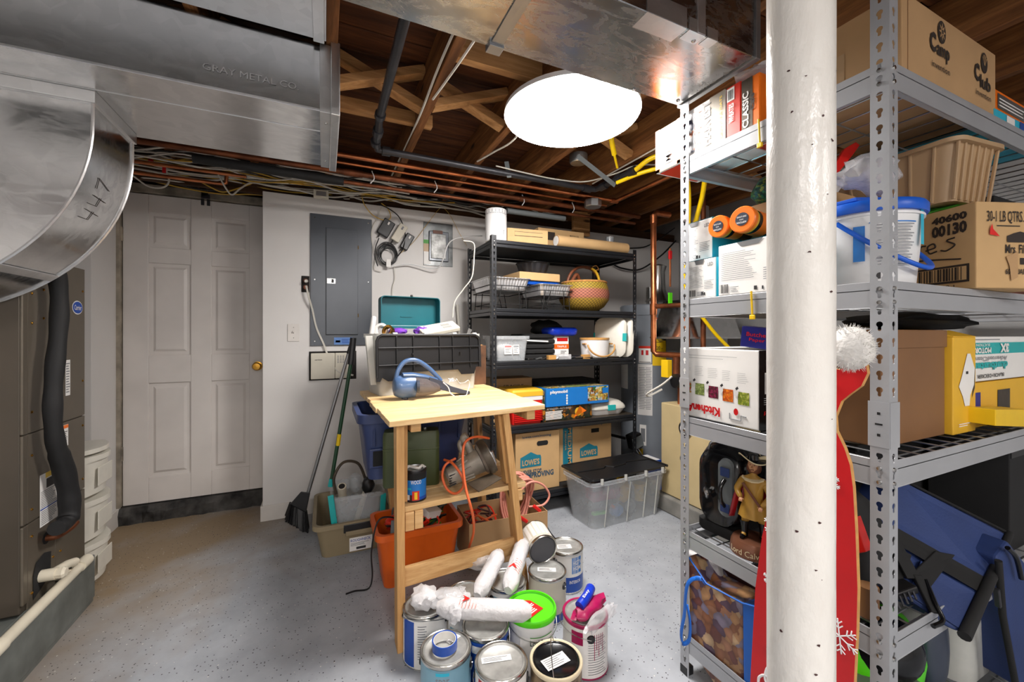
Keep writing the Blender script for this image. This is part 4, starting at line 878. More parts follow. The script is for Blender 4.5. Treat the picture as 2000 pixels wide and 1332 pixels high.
# white plumbing between heater and wall
# ------------------------------------------------------------------ shelving racks
def slotted(axis, w, H, pitch, sw, sh, z0=0.0, key=True):
    """one flange of a post: plane strip of cells with a keyhole each; axis 0 -> strip lies along x, 1 -> along y"""
    m = MB(); n = 24; nz = int((H-z0)/pitch)
    hole = []
    for i in range(n):
        a = 2*PI*i/n+PI/n; x = math.cos(a)*sw/2; z = math.sin(a)*sw/2
        if math.sin(a) < -0.65:
            q_ = -math.sin(a); sg = 1 if math.cos(a) > 0 else -1
            x, z = (sg*sw*0.27, -sw*0.42) if q_ < 0.85 else ((sg*sw*0.27, -sw*0.5-(sh-sw)*0.75) if q_ < 0.96 else (sg*sw*0.14, -sw*0.5-(sh-sw)))
        hole.append((x, z+(sh-sw)*0.45))
    vs = []; fs = []
    for k in range(nz):
        c = z0+pitch*(k+0.5)
        outer = []
        for i in range(n):
            a = 2*PI*i/n+PI/n; x, z = math.cos(a), math.sin(a); q = max(abs(x)/(w/2), abs(z)/(pitch/2)); outer.append((x/q, z/q))
        # square the corners
        for ci in (1, 5, 9, 13): pass
        ring_o = [(x, c+z) for x, z in outer]; ring_i = [(x, c+z) for x, z in hole]
        b = len(vs)
        for (x, z) in ring_o+ring_i: vs.append((x, 0, z) if axis == 0 else (0, x, z))
        for i in range(n): fs.append((b+i, b+(i+1) % n, b+n+(i+1) % n, b+n+i))
        cs = ((w/2,pitch/2),(-w/2,pitch/2),(-w/2,-pitch/2),(w/2,-pitch/2))
        for ci, (cx, cz) in enumerate(cs):
            # corner triangle between the two ring points that straddle the diagonal
            ia = [i for i in range(n) if outer[i][0]*cx > 0 and outer[i][1]*cz > 0]
            side = [i for i in ia if abs(abs(outer[i][0])-w/2) < 1e-6]; topb = [i for i in ia if abs(abs(outer[i][1])-pitch/2) < 1e-6]
            if side and topb:
                p = max(side, key=lambda i: abs(outer[i][1])); q = max(topb, key=lambda i: abs(outer[i][0]))
                if p != q:
                    vs.append((cx,0,c+cz) if axis == 0 else (0,cx,c+cz)); fs.append((b+p, b+q, len(vs)-1))
    # remainder
    zt = z0+nz*pitch
    if H-zt > 1e-4:
        b = len(vs); pp = ((-w/2,zt),(w/2,zt),(w/2,H),(-w/2,H))
        for (x, z) in pp: vs.append((x,0,z) if axis == 0 else (0,x,z))
        fs.append((b,b+1,b+2,b+3))
    m.add(vs, fs); return m
def post(parent, x, y, sx, sy, H, w, pitch, sw, sh, mat, th=0.0016, name='post'):
    """angle post: corner at x,y, flanges going sx and sy"""
    a = slotted(0, w, H, pitch, sw, sh); b = slotted(1, w, H, pitch, sw, sh); m = MB()
    m.add([(vx+x+sx*w/2, y, vz) for vx, vy, vz in a.v], a.f); m.add([(x, vy+y+sy*w/2, vz) for vx, vy, vz in b.v], b.f)
    o = m.build(name, mat, parent); s = o.modifiers.new('s', 'SOLIDIFY'); s.thickness = th; s.offset = 0
    return o
# grey rack: corner nearest the camera at (1.173, 0.492)
GX, GY, GY2, GX2 = 1.173, 0.492, 1.094, 3.08
GZ = (0.15, 0.522, 0.925, 1.343, 1.85)
t = thing('grey_steel_rack', 'large grey boltless steel shelving rack filling the right side', 'rack', (0,0,0))
for (x, y, sx, sy) in ((GX,GY,1,1),(GX,GY2,1,-1),(GX2,GY,-1,1),(GX2,GY2,-1,-1)):
    post(t, x, y, sx, sy, 2.045, 0.036, 0.0381, 0.0135, 0.022, 'greyp')
    MB().box(x-0.002 if sx>0 else x-0.03, x+0.03 if sx>0 else x+0.002, y-0.002 if sy>0 else y-0.03, y+0.03 if sy>0 else y+0.002, 0, 0.03).build('foot_cap','black',t,0.002)
    m = MB(); m.box(min(x,x+sx*0.038)-0.002,max(x,x+sx*0.038)+0.001,y-0.0025*sy-0.001,y-0.0025*sy+0.001,0.957,1.062); m.box(x-0.0025*sx-0.001,x-0.0025*sx+0.001,min(y,y+sy*0.038)-0.002,max(y,y+sy*0.038)+0.001,0.957,1.062); m.build('post_coupler','greyp',t)
    for zz in (0.985,1.035): MB().box(min(x-0.0042*sx,x-0.0036*sx),max(x-0.0042*sx,x-0.0036*sx),y+sy*0.018-0.003,y+sy*0.018+0.003,zz-0.003,zz+0.003).build('coupler_hole','blackm',t)
    MB().box(min(x-0.0042*sx,x-0.0036*sx),max(x-0.0042*sx,x-0.0036*sx),y+sy*0.018-0.007,y+sy*0.018+0.007,1.008,1.012).build('coupler_slot','blackm',t)
for z in GZ:
    h = 0.062
    def beam(a, b, s):
        m = MB()
        (x0,y0),(x1,y1) = a, b
        if y0 == y1: m.box(x0,x1,min(y0,y0+s*0.0035),max(y0,y0+s*0.0035),z-h,z); m.box(x0,x1,min(y0,y0+s*0.022),max(y0,y0+s*0.022),z-0.022,z-0.018); m.box(x0,x1,min(y0,y0+s*0.014),max(y0,y0+s*0.014),z-h,z-h+0.002)
        else: m.box(min(x0,x0+s*0.0035),max(x0,x0+s*0.0035),y0,y1,z-h,z); m.box(min(x0,x0+s*0.022),max(x0,x0+s*0.022),y0,y1,z-0.022,z-0.018); m.box(min(x0,x0+s*0.014),max(x0,x0+s*0.014),y0,y1,z-h,z-h+0.002)
        m.build('shelf_beam','greyp',t,0.0012,seg=1)
    e = 0.002
    beam((GX+e,GY+e),(GX2-e,GY+e),1); beam((GX+e,GY2-e),(GX2-e,GY2-e),-1); beam((GX+e,GY+e),(GX+e,GY2-e),1); beam((GX2-e,GY+e),(GX2-e,GY2-e),-1)
    m = MB(); zz = z-0.012
    x = GX+0.05
    while x < GX2-0.02: m.tube([(x,GY+0.006,zz),(x,GY2-0.006,zz)],0.0024,5); x += 0.0775
    y = GY+0.05
    while y < GY2-0.02:
        m.tube([(GX+0.006,y,zz-0.005),(GX2-0.006,y,zz-0.005)],0.0024,5); y += 0.152 if y < GY+0.3 else 0.125
    m.build('wire_deck','zinc',t)
for z in GZ:
    for (dz) in (-0.018,-0.050):
        MB().lathe([(0.0055,0),(0.0045,0.003),(0.0005,0.0035)],10,(GX-0.001,GY+0.018,z+dz),Matrix.Rotation(-PI/2,4,'Y')).build('rivet','steel',t)
        MB().lathe([(0.0055,0),(0.0045,0.003),(0.0005,0.0035)],10,(GX+0.018,GY-0.001,z+dz),R90).build('rivet','steel',t)
        MB().lathe([(0.0055,0),(0.0045,0.003),(0.0005,0.0035)],10,(GX-0.001,GY2-0.018,z+dz),Matrix.Rotation(-PI/2,4,'Y')).build('rivet','steel',t)
for (Y_, z, lb) in ((0.795,1.85,'yellow zip tie on the beam of the top grey shelf'),(0.818,1.343,'yellow green zip tie hanging on the second grey shelf beam')):
    o = MB().bar((GX-0.004,Y_,z-0.075),(GX-0.004,Y_+0.004,z+0.006),0.006,0.004,(0,1,0)).build('zip_tie','yellow' if z<1.5 else 'yellow',None,0.001); tag(o,lb,'zip tie'); MB().box(-0.003,0.004,-0.008,0.008,-0.008,0.006).build('tie_head','yellow',o,0.002,loc=(GX-0.005,Y_,z-0.072))
# black rack
BX0, BX1, BY0, BY1 = 0.965, 2.135, 2.415, 2.90
BZ = (0.16, 0.617, 1.04, 1.385, 1.823)
t = thing('black_steel_rack', 'black five-level steel shelf rack against the back wall', 'rack', (0,0,0))
for (x, y, sx, sy) in ((BX0,BY0,1,1),(BX0,BY1,1,-1),(BX1,BY0,-1,1),(BX1,BY1,-1,-1)):
    post(t, x, y, sx, sy, 1.85, 0.032, 0.0381, 0.012, 0.022, 'blackp')
    for zz in BZ:
        for dz in (-0.012,-0.038): MB().lathe([(0.006,0),(0.004,0.003),(0.0005,0.003)],8,(x+sx*0.016,y-0.001,zz+dz),R90).build('rivet','steel',t) if y == BY0 else None
for z in BZ:
    h = 0.048
    for (x0,x1,y0,y1) in ((BX0+0.002,BX1-0.002,BY0+0.002,BY0+0.014),(BX0+0.002,BX1-0.002,BY1-0.014,BY1-0.002),(BX0+0.002,BX0+0.014,BY0+0.002,BY1-0.002),(BX1-0.014,BX1-0.002,BY0+0.002,BY1-0.002)):
        m = MB(); m.box(x0,x1,y0,y1,z-h,z-0.026); m.box(x0-(0.004 if y1-y0<0.02 else 0)*0,x1,y0,y1,z-0.024,z); m.build('shelf_beam','blackp',t,0.004)
    MB().box(BX0+0.012,BX1-0.012,BY0+0.012,BY1-0.012,z-0.014,z-0.001).build('shelf_board','blackm' if z!=BZ[1] else 'sawd',t)
# ------------------------------------------------------------------ pine work table
TFL, TFR, TBL, TBR = Vector((0.2186,1.546,0)), Vector((0.907,1.625,0)), Vector((0.18,2.45,0)), Vector((0.932,2.60,0))
t = thing('work_table', 'handmade pine work table with plank top and lower shelf', 'table', (0.55,2.0,0))
LO = Vector((0.55,2.0,0))
rnd = random.Random(3)
NP = 9
for i in range(NP):
    a, b = i/NP, (i+1)/NP-0.0035
    e0, e1 = rnd.uniform(-0.006,0.004), rnd.uniform(-0.004,0.006)
    L0 = TFL.lerp(TBL,a); L1 = TFL.lerp(TBL,b); R0 = TFR.lerp(TBR,a); R1 = TFR.lerp(TBR,b)
    dx = (R0-L0).normalized()
    q = [L0+dx*e0-LO, R0+dx*e1-LO, R1+dx*e1-LO, L1+dx*e0-LO]
    c = sum(q, Vector())/4
    o = MB().hexa([p-c+Vector((0,0,0.878)) for p in q]+[p-c+Vector((0,0,0.9)) for p in q]).build('plank','pine',t,0.002); o.location = c
def lb(name, p, q, w_, h_, up, mat): return MB().bar(Vector(p)-LO, Vector(q)-LO, w_, h_, up).build(name, mat, t, 0.002)
lb('leg',(0.268,1.634,0),(0.262,1.625,0.877),0.03,0.07,(0,1,0),'pine_y'); lb('leg',(0.835,1.69,0),(0.712,1.655,0.877),0.03,0.08,(0,1,0),'pine_y')
lb('leg',(0.37,2.40,0),(0.30,2.41,0.877),0.03,0.07,(0,1,0),'pine_y'); lb('leg',(0.90,2.39,0),(0.84,2.37,0.877),0.03,0.08,(0,1,0),'pine_y')
lb('leg_batten',(0.289,1.66,0.56),(0.289,1.655,0.877),0.016,0.05,(0,1,0),'pine_y'); lb('leg_batten',(0.745,1.68,0.56),(0.70,1.67,0.877),0.03,0.05,(0,1,0),'pine_y')
lb('top_support',(0.325,1.61,0.857),(0.30,2.42,0.857),0.04,0.04,(0,0,1),'pine_x'); lb('top_support',(0.84,1.63,0.857),(0.86,2.5,0.857),0.04,0.04,(0,0,1),'pine_x')
for k in range(5):
    a = k/5; b = (k+1)/5-0.012
    F = lambda u_, v_: Vector((0.285+0.03*v_,1.625+0.72*v_,0)).lerp(Vector((0.835+0.02*v_,1.672+0.70*v_,0)), u_)-LO
    q = [F(0,a),F(1,a),F(1,b),F(0,b)]; c = sum(q, Vector())/4
    o = MB().hexa([p-c+Vector((0,0,0.523)) for p in q]+[p-c+Vector((0,0,0.545)) for p in q]).build('shelf_plank','pine',t,0.002); o.location = c
lb('shelf_block',(0.303,1.64,0.45),(0.303,1.64,0.522),0.035,0.04,(0,1,0),'pine_x'); lb('shelf_block',(0.340,1.645,0.45),(0.340,1.645,0.522),0.033,0.04,(0,1,0),'pine_x')
lb('shelf_support',(0.79,1.66,0.495),(0.82,2.35,0.495),0.045,0.05,(0,0,1),'pine_x'); lb('shelf_support',(0.32,1.68,0.495),(0.35,2.32,0.495),0.045,0.05,(0,0,1),'pine_x')
lb('rail',(0.255,1.622,0.275),(0.825,1.69,0.262),0.018,0.075,(0,0,1),'pine_x')

# ---------------------------------------------------------------- generic open tub
def tub(name, label, cat, loc, w_, d_, h, mat, taper=0.04, r=0.04, rim=0.018, wall=0.004, rz=0, group=None, rimh=0.02, lipmat=None):
    t = thing(name, label, cat, loc, rz, group)
    b = (w_-2*taper, d_-2*taper)
    R = [rr(b[0],b[1],r,0), rr(b[0]+0.6*(w_-b[0]),b[1]+0.6*(d_-b[1]),r,h*0.62), rr(w_,d_,r*1.1,h-rimh)]
    if rim: R += [rr(w_+rim,d_+rim,r*1.2,h-rimh), rr(w_+rim,d_+rim,r*1.2,h)]
    R += [rr(w_-2*wall,d_-2*wall,r,h), rr(b[0]-2*wall,b[1]-2*wall,r*0.9,wall)]
    MB().loft(R).build('body', mat, t, smooth=32); return t
def can(name, label, loc, body='paper', r=0.0825, h=0.19, lid='caplid', bands=(), rim='canrim', handle=None, rz=0, rot=None, sticker=None, group='paint cans', lip=None, cat='paint can', ear='black', bodym=None):
    t = thing(name, label, cat, loc, rz, group, rot)
    MB().lathe([(r*0.97,0),(r*1.0,0.003),(r*1.0,0.008),(r*0.985,0.012),(r*0.985,h-0.012)],40).build('body', body, t, smooth=30)
    m = MB(); m.lathe([(r*0.985,h-0.014),(r*1.02,h-0.008),(r*1.02,h-0.001),(r*0.985,h+0.002),(r*0.93,h),(r*0.90,h-0.004)],40,caps=False); m.build('rim', rim, t, smooth=50)
    MB().lathe([(r*0.905,h-0.006),(r*0.90,h-0.001),(r*0.87,h+0.001),(r*0.84,h-0.003),(r*0.80,h-0.005),(0.0005,h-0.005)],40).build('lid', lid, t, smooth=40)
    MB().lathe([(r*0.97,-0.0005),(r*1.012,0.002),(r*1.012,0.006),(r*0.985,0.009)],40,caps=False).build('base_rim', rim, t, smooth=50)
    for (a0,a1,z0,z1,mat) in bands: wrap(t, r*0.985+0.0008+0.0003*(z1-z0<0.05), a0, a1, z0, z1, mat, 'label_band', 18)
    if sticker:
        (sx,sy,sw,sh,sa,smat) = sticker; ca, sa_ = math.cos(sa), math.sin(sa)
        f = Face(t,(sx,sy,h-0.0045),(ca,sa_,0),(-sa_,ca,0)); f.rect(-sw/2,-sh/2,sw,sh,smat,'lid_sticker'); f.lines(-sw/2+0.006,-sh/2+0.004,sw-0.014,sh-0.008,3 if sh<0.03 else 5,'papg',0.35)
    if handle is not None:
        a, up = handle
        e = Vector((math.cos(a), math.sin(a), 0)); n_ = Vector((-math.sin(a), math.cos(a), 0)); z0 = h-0.045
        pts = []
        for i in range(19):
            q = PI*i/18; off = n_*(math.sin(q)*r*1.15*math.cos(up))+Vector((0,0,math.sin(q)*r*1.15*math.sin(up)))
            pts.append(e*(r*1.06*math.cos(q))+off+Vector((0,0,z0)))
        MB().tube(pts,0.0016,6).build('handle','steel',t,smooth=True)
        for s in (1,-1):
            MB().cyl(e*(s*r*0.98)+Vector((0,0,z0)), e*(s*r*1.04)+Vector((0,0,z0)), 0.015,0.013).build('handle_ear', ear, t, smooth=True)
    return t
GC = 'paint cans'
A = math.radians
c = can('paint_can','pale blue paint can with a blue tape roll on its lid',(0.363,1.315,0),'ltblue',bands=((205,300,0.0,0.172,'ltblue'),(226,262,0.10,0.166,'ltblue')),handle=(A(-28),A(-70)),sticker=(0.035,0.03,0.05,0.02,A(25),'paper'))
wrap_text(c,'spar',0.0826,232,262,0.128,0.152,M['papg']); wrap_text(c,'ULTRA',0.0826,228,276,0.06,0.092,M['inkblue']); wrap(c,0.0824,232,262,0.160,0.17,'cyan','label_band')
t = thing('tape_roll','roll of blue painters tape lying on the pale blue can','tape roll',(0.358,1.312,0.1925),0.3)
MB().lathe([(0.038,0),(0.041,0.0),(0.041,0.028),(0.038,0.028),(0.036,0.026),(0.036,0.002),(0.038,0)],36).build('tape','vblue',t,smooth=30); MB().lathe([(0.0355,0.001),(0.0365,0.001),(0.0365,0.0275),(0.0355,0.0275),(0.0355,0.001)],36).build('card_core','paper',t,smooth=30)
c = can('paint_can','red labelled paint can in the front row with a narrow lid sticker',(0.507,1.19,0),'paper',bands=((190,262,0,0.172,'canred'),(262,300,0,0.172,'paper'),(180,205,0.03,0.12,'vblue')),sticker=(-0.01,0.015,0.095,0.024,A(-14),'paper'),handle=(A(-30),A(-160)))
wrap_text(c,'PREMIUM',0.083,205,250,0.05,0.075,M['paper'])
c = can('paint_can','cream rimmed paint can with a dark lid and camouflage label',(0.669,1.125,0),'camo',lid='blackg',rim='cancream',bands=((180,320,0.0,0.05,'cancream'),(262,290,0.0,0.165,'papd')),sticker=(-0.005,-0.005,0.085,0.045,A(5),'paper'),handle=(A(60),A(80)))
c = can('paint_can','white and blue paint can beside the table leg, crumpled plastic on top',(0.350,1.560,0),'paper',bands=((190,228,0,0.172,'vblue'),(228,280,0.0,0.17,'paper')),handle=(A(150),A(25)))
for q in range(14): wrap(c,0.0826,238,262-(q*5 % 9),0.04+q*0.009,0.043+q*0.009,'papg','fine_print',5)
c = can('paint_can','blue labelled paint can half hidden under a wrapped roller',(0.522,1.365,0),'vblue',bands=((200,300,0.0,0.13,'vblue'),(215,290,0.14,0.165,'paper')),handle=(A(-40),A(60)))
c = can('paint_can','paint can under the low rail with a wrapped roller leaning on it',(0.515,1.553,0),'paper',bands=((200,300,0.02,0.1,'ltblue'),),handle=(A(170),A(35)))
c = can('paint_can','tall white tin behind the green lidded bucket with rollers on top',(0.695,1.572,0),'paper',bands=((200,300,0.03,0.16,'ltblue'),(230,262,0.06,0.13,'yellow')),handle=(A(20),A(12)))
c = can('paint_can','grey white paint can with blue chevron, tilted can resting on it',(0.886,1.565,0),'beigep',bands=((200,300,0.0,0.04,'vblue'),),sticker=(0.0,0.005,0.08,0.03,A(-28),'paper'),handle=(A(-58),A(-60)))
c = can('paint_can','blue and white paint can rearmost beside the grey can',(1.069,1.705,0),'paper',bands=((215,330,0.0,0.08,'vblue'),(240,285,0.08,0.17,'paper'),(258,296,0.095,0.17,'bluec')),sticker=(-0.01,0.0,0.07,0.04,A(-20),'paper'),handle=(A(20),A(-70)))
wrap_text(c,'HGTV',0.0828,262,296,0.135,0.155,M['paper']); wrap_text(c,'HOME',0.0828,262,300,0.11,0.13,M['paper']); wrap_text(c,'INTERIOR',0.0828,250,292,0.05,0.065,M['paper'])
c = can('paint_can','white paint can with dried magenta paint around its rim',(0.880,1.270,0),'paper',rim='magenta',bands=((200,230,0.12,0.165,'magenta'),),sticker=(0.01,0.02,0.05,0.03,A(15),'paper'),handle=(A(70),A(10)))
for q in range(16): wrap(c,0.0828,243,296-(q*5 % 11),0.02+q*0.0085,0.022+q*0.0085,'papg','fine_print',6)
for q in range(5): wrap(c,0.083,258+q*6,259.5+q*6,0.07+0.012*(q*3 % 5),0.16,'magenta','paint_drip',2)
# tilted can resting on the grey one
tc = can('paint_can','paint can lying on its side with a dark grey lid',(0.905,1.735,0.268),'beigep',r=0.068,h=0.12,lid='lidgrey',rot=(A(100),0,A(-5)),bands=((0,360,0.012,0.092,'paper'),))
# green lidded bucket
t = thing('putty_bucket','white plastic bucket with bright green lid and red sticker','bucket',(0.703,1.362,0),0,GC)
MB().lathe([(0.074,0),(0.078,0.004),(0.085,0.165),(0.088,0.166),(0.088,0.190),(0.085,0.192)],44).build('body','white',t,smooth=30)
MB().lathe([(0.092,0.183),(0.094,0.186),(0.094,0.200),(0.091,0.206),(0.087,0.206),(0.085,0.199),(0.078,0.197),(0.0005,0.197)],48).build('lid','lime',t,smooth=35)
MB().lathe([(0.083,0.1975),(0.084,0.2005),(0.082,0.2005),(0.083,0.1975)],48).build('lid_ring','grnb',t,smooth=35)
f = Face(t,(-0.045,-0.02,0.1975),(0.93,0.37,0),(-0.37,0.93,0)); f.poly([(-0.005,-0.035),(0.075,-0.035),(0.075,0.03),(0.062,0.045),(0.0,0.045)],'redp','red_sticker'); f.lines(0.008,-0.025,0.06,0.06,7,'paper',0.5,seed=2)
wrap(t,0.0875,215,300,0.02,0.145,'paper','label_band'); wrap_text(t,'Lock2',0.0882,240,272,0.118,0.138,M['grn']); wrap(t,0.088,240,300,0.145,0.148,'grnb','label_line')
for q in range(6): wrap(t,0.0882,243,275-(q % 3)*3,0.04+q*0.011,0.045+q*0.011,'redc' if q == 2 else 'papg','fine_print',5)
MB().tube([Vector((0.094*math.cos(a),0.094*math.sin(a),0.165-0.10*max(0,-math.sin(a))**1.0*0.3)) for a in [PI+PI*i/18 for i in range(19)]],0.0018,6).build('handle','steel',t,smooth=True)

# rollers and bags on the cans
def wrapped_roller(label, p, q, r, seed, mark=None):
    p = Vector(p); q = Vector(q); d = (q-p); L = d.length; c0 = (p+q)/2
    t = thing('paint_roller', label, 'paint roller', c0, rot=(d.to_track_quat('X','Z')).to_euler(), group='paint rollers in plastic wrap')
    MB().tube([(-L/2,0,0),(-L/2+0.01,0,0),(L/2-0.01,0,0),(L/2,0,0)],[r*0.6,r*0.9,r*0.9,r*0.6],20).build('roller_cover','whitem',t,smooth=40)
    m = MB(); rings = []; n = 22
    for i in range(23):
        x = -L/2-0.035+(L+0.07)*i/22; k = min(1, (x+L/2+0.035)/0.03, (L/2+0.035-x)/0.03)
        rings.append([Vector((x, math.cos(2*PI*j/n)*r*(0.55+0.55*k)*(1+(0.30-0.14*k)*noise.noise(Vector((x*25,j*0.9,seed)))), math.sin(2*PI*j/n)*r*(0.55+0.55*k)*(1+(0.30-0.14*k)*noise.noise(Vector((x*25,j*0.9,seed+5)))))) for j in range(n)])
    m.loft(rings); m.build('plastic_wrap','bagwhite',t,smooth=50)
    if mark:
        MB().tube([(-L/2+0.0,0,0.0),(-L/2-0.004,0,0)],r*0.4,14).build('core_end',mark,t)
        f = Face(t,(-L*0.30,-0.02,r*1.13),(1,0,0),(0,1,0)); f.poly([(0,0),(0.03,0.02),(0,0.04),(0.012,0.02)],'redp','red_mark')
        for k in range(6): MB().tube([(-L*0.36+k*0.012+0.012*math.cos(a),-r*1.10*math.sin(a),r*1.12*math.cos(a)) for a in (0.1,0.4,0.7,1.0)],0.0011,5).build('printed_stripe','pink',t)
    return t
wrapped_roller('long plastic wrapped roller lying across the front cans',(0.40,1.435,0.236),(0.64,1.315,0.232),0.031,1,'canred')
wrapped_roller('upright leaning wrapped roller at the middle of the rail',(0.555,1.500,0.228),(0.665,1.605,0.270),0.03,2)
wrapped_roller('wrapped roller with red core end leaning right of the other',(0.665,1.470,0.235),(0.80,1.640,0.275),0.030,3,'canred')
for (lb_, c_, rad, sd, mt) in (('crumpled clear plastic wrap on the can by table leg',(0.345,1.545,0.222),(0.052,0.05,0.036),4,'bagwhite'),
        ('torn clear plastic sheet at the end of the wrapped rollers',(0.43,1.50,0.226),(0.07,0.05,0.026),6,'bagclear'),
        ('loose clear plastic hanging over the blue label can',(0.42,1.40,0.235),(0.03,0.03,0.03),9,'bagclear'),
        ('clear plastic film fringe behind the leaning rollers',(0.62,1.665,0.235),(0.06,0.03,0.028),12,'bagclear')):
    m = blob(rad, sd, 0.42, 2.4, 3); tag(m.build('plastic_wrap',mt,None,smooth=60,loc=c_),lb_,'plastic wrap')
t = thing('drop_cloth_pack','magenta stained plastic pack with blue label draped on the magenta can','plastic pack',(0.885,1.262,0.213),0.35)
blob((0.088,0.035,0.022),21,0.35,2.2,3,(0,-0.01,0)).build('wrap','magenta',t,smooth=60); MB().tube(spline([(-0.05,0.0,0.022),(0.0,0.004,0.032),(0.05,0.02,0.036)],5),0.018,12).build('blue_label_roll','blues',t,smooth=50); blob((0.09,0.02,0.03),23,0.4,2.6,3,(0.0,-0.055,-0.02)).build('clear_fringe','bagclear',t,smooth=60)
Face(t,(-0.03,-0.012,0.046),(1,0.2,0.1),(0,1,0)).text('Easy',0,0,0.045,0.014,M['paper'])

# ---------------------------------------------------------------- things on the table
rzb = A(10)
t = tub('storage_bin','clear plastic storage bin full of clutter on the work table','bin',(0.515,2.34,0.901),0.60,0.26,0.32,M['frost'],0.02,0.03,rim=0.012,rz=rzb)
b = t
for (c_, rad, mt, nm, sd, lb_) in (((-0.22,0.0,0.10),(0.045,0.09,0.09),'pink','cloth',31,'pink cloth pressed against the left end of the bin'),((-0.08,0,0.09),(0.09,0.09,0.08),'whitem','cloth',32,'white rags showing through the bin'),((0.12,0,0.09),(0.11,0.09,0.08),'green','cloth',33,'green cloth showing through the bin')):
    p = Matrix.Rotation(rzb,3,'Z') @ Vector(c_)+Vector((0.515,2.34,0.903)); tag(blob(rad,sd,0.15,2,3).build('folded_cloth',mt,None,smooth=60,loc=p),lb_,'cloth')
t = thing('bin_lid','ribbed black plastic bin lid standing on edge before the bin','lid',(0.528,2.185,1.0),rot=(A(-3),0,A(11)))
lw, lh = 0.60, 0.215
poly = [(-lw/2+0.03,0),(-lw/2+0.03,-0.0),(-lw/2+0.06,-0.02),(-lw/2+0.10,-0.02),(-lw/2+0.135,0.02),(lw/2-0.14,0.02),(lw/2-0.12,-0.008),(lw/2-0.04,-0.008),(lw/2-0.025,0.03),(lw/2,0.03),(lw/2,lh-0.03),(lw/2-0.012,lh-0.008),(lw/2-0.03,lh),(-lw/2+0.03,lh),(-lw/2+0.012,lh-0.008),(-lw/2,lh-0.03),(-lw/2,-0.02),(-lw/2+0.02,-0.02)]
MB().prism([(x,0,z) for x, z in poly],(0,0.006,0)).build('panel','black',t)
for x in (-lw/2+0.008,-0.195,-0.105,0.045,0.125,0.235,lw/2-0.006): MB().box(x-0.003,x+0.003,-0.008,0,0.03,lh-0.008).build('rib','black',t,0.001)
for z in (0.06,0.148): MB().box(-lw/2+0.01,lw/2-0.005,-0.010,0,z-0.003,z+0.003).build('rib','black',t,0.001)
m = MB(); m.tube([(-lw/2+0.004,-0.004,0.0),(-lw/2+0.004,-0.004,lh-0.03),(-lw/2+0.012,-0.004,lh-0.012),(-lw/2+0.03,-0.004,lh-0.002),(lw/2-0.03,-0.004,lh-0.002),(lw/2-0.012,-0.004,lh-0.012),(lw/2-0.002,-0.004,lh-0.03),(lw/2-0.002,-0.004,0.03)],0.007,8); m.build('edge','black',t,smooth=50)
for x in (-0.2,-0.03,0.14,0.27): MB().box(x-0.012,x+0.012,-0.004,0.014,lh,lh+0.012).build('hinge_tab','paper',t,0.002)
for x in (-0.11,0.17): MB().tube([(x,-0.003,0.115),(x,-0.012,0.115)],0.005,10).build('peg','black',t)
# teal toolbox
t = thing('toolbox','open teal steel toolbox in the bin with its lid raised','toolbox',(0.475,2.40,1.075),A(8))
MB().loft([rr(0.34,0.13,0.012,0),rr(0.34,0.13,0.012,0.14),rr(0.334,0.124,0.01,0.14),rr(0.334,0.124,0.01,0.005)]).build('body','tealp',t,smooth=30)
lid = MB(); zc = 0.27
def rl(w_, h_, r, y): return [Vector((p.x, y, p.y+zc)) for p in rr(w_,h_,r,0)]
lid.loft([rl(0.355,0.185,0.022,0.11),rl(0.358,0.188,0.022,0.045),rl(0.350,0.180,0.02,0.045),rl(0.345,0.175,0.02,0.102)]); L_ = lid.build('lid','tealp',t,smooth=30)
MB().box(-0.17,0.17,0.075,0.10,0.178,0.195).build('hinge_flange','tealp',t,0.003); MB().box(-0.05,0.02,0.098,0.102,0.245,0.252).build('embossed_slot','tealp',L_); MB().tube([(0.0,0.045,0.362),(0.0,0.05,0.372)],0.008,10).build('latch','steel',L_)
tag(blob((0.05,0.03,0.022),41,0.35,2.5,3).build('purple_cloth','purple',None,smooth=60,loc=(0.37,2.335,1.232)),'small crumpled purple cloth beside the toolbox, left','cloth')
tag(blob((0.045,0.03,0.026),42,0.35,2.5,3).build('purple_cloth','purple',None,smooth=60,loc=(0.505,2.34,1.235)),'purple patterned cloth under the white plastic unit','cloth')
t = thing('white_wall_unit','slanted white plastic unit with vents resting on the bin','device',(0.60,2.33,1.248),rot=(A(25),A(-10),A(10)))
MB().box(-0.115,0.115,-0.05,0.05,-0.014,0.014).build('case','beigep',t,0.006)
m = MB()
for i in range(6):
    for j in range(2): m.box(0.02+i*0.009,0.025+i*0.009,-0.03+j*0.03,-0.008+j*0.03,0.0141,0.0147)
m.build('vent_slots','papg',t)
t = thing('roller_handle','small white foam roller standing in the bin corner','paint roller',(0.225,2.29,1.205),rot=(0,A(8),0)); MB().tube([(0,0,0),(0,0,0.10),(0,0,0.108),(0,0,0.111)],[0.0135,0.0135,0.010,0.003],16).build('foam_sleeve','whitem',t,smooth=60); MB().tube([(0,0,-0.05),(0,0,0)],0.003,6).build('rod','steel',t)
t = thing('tape_roll','gold packing tape roll lying at the bin edge','tape roll',(0.315,2.30,1.235),rot=(A(70),0,A(-40))); MB().lathe([(0.02,-0.012),(0.032,-0.012),(0.032,0.012),(0.02,0.012),(0.02,-0.012)],28).build('tape','brass',t,smooth=30)
t = thing('tape_roll','white masking tape roll behind the gold one','tape roll',(0.285,2.345,1.24),rot=(A(70),0,A(-30))); MB().lathe([(0.024,-0.012),(0.038,-0.012),(0.038,0.012),(0.024,0.012),(0.024,-0.012)],28).build('tape','paper',t,smooth=30)
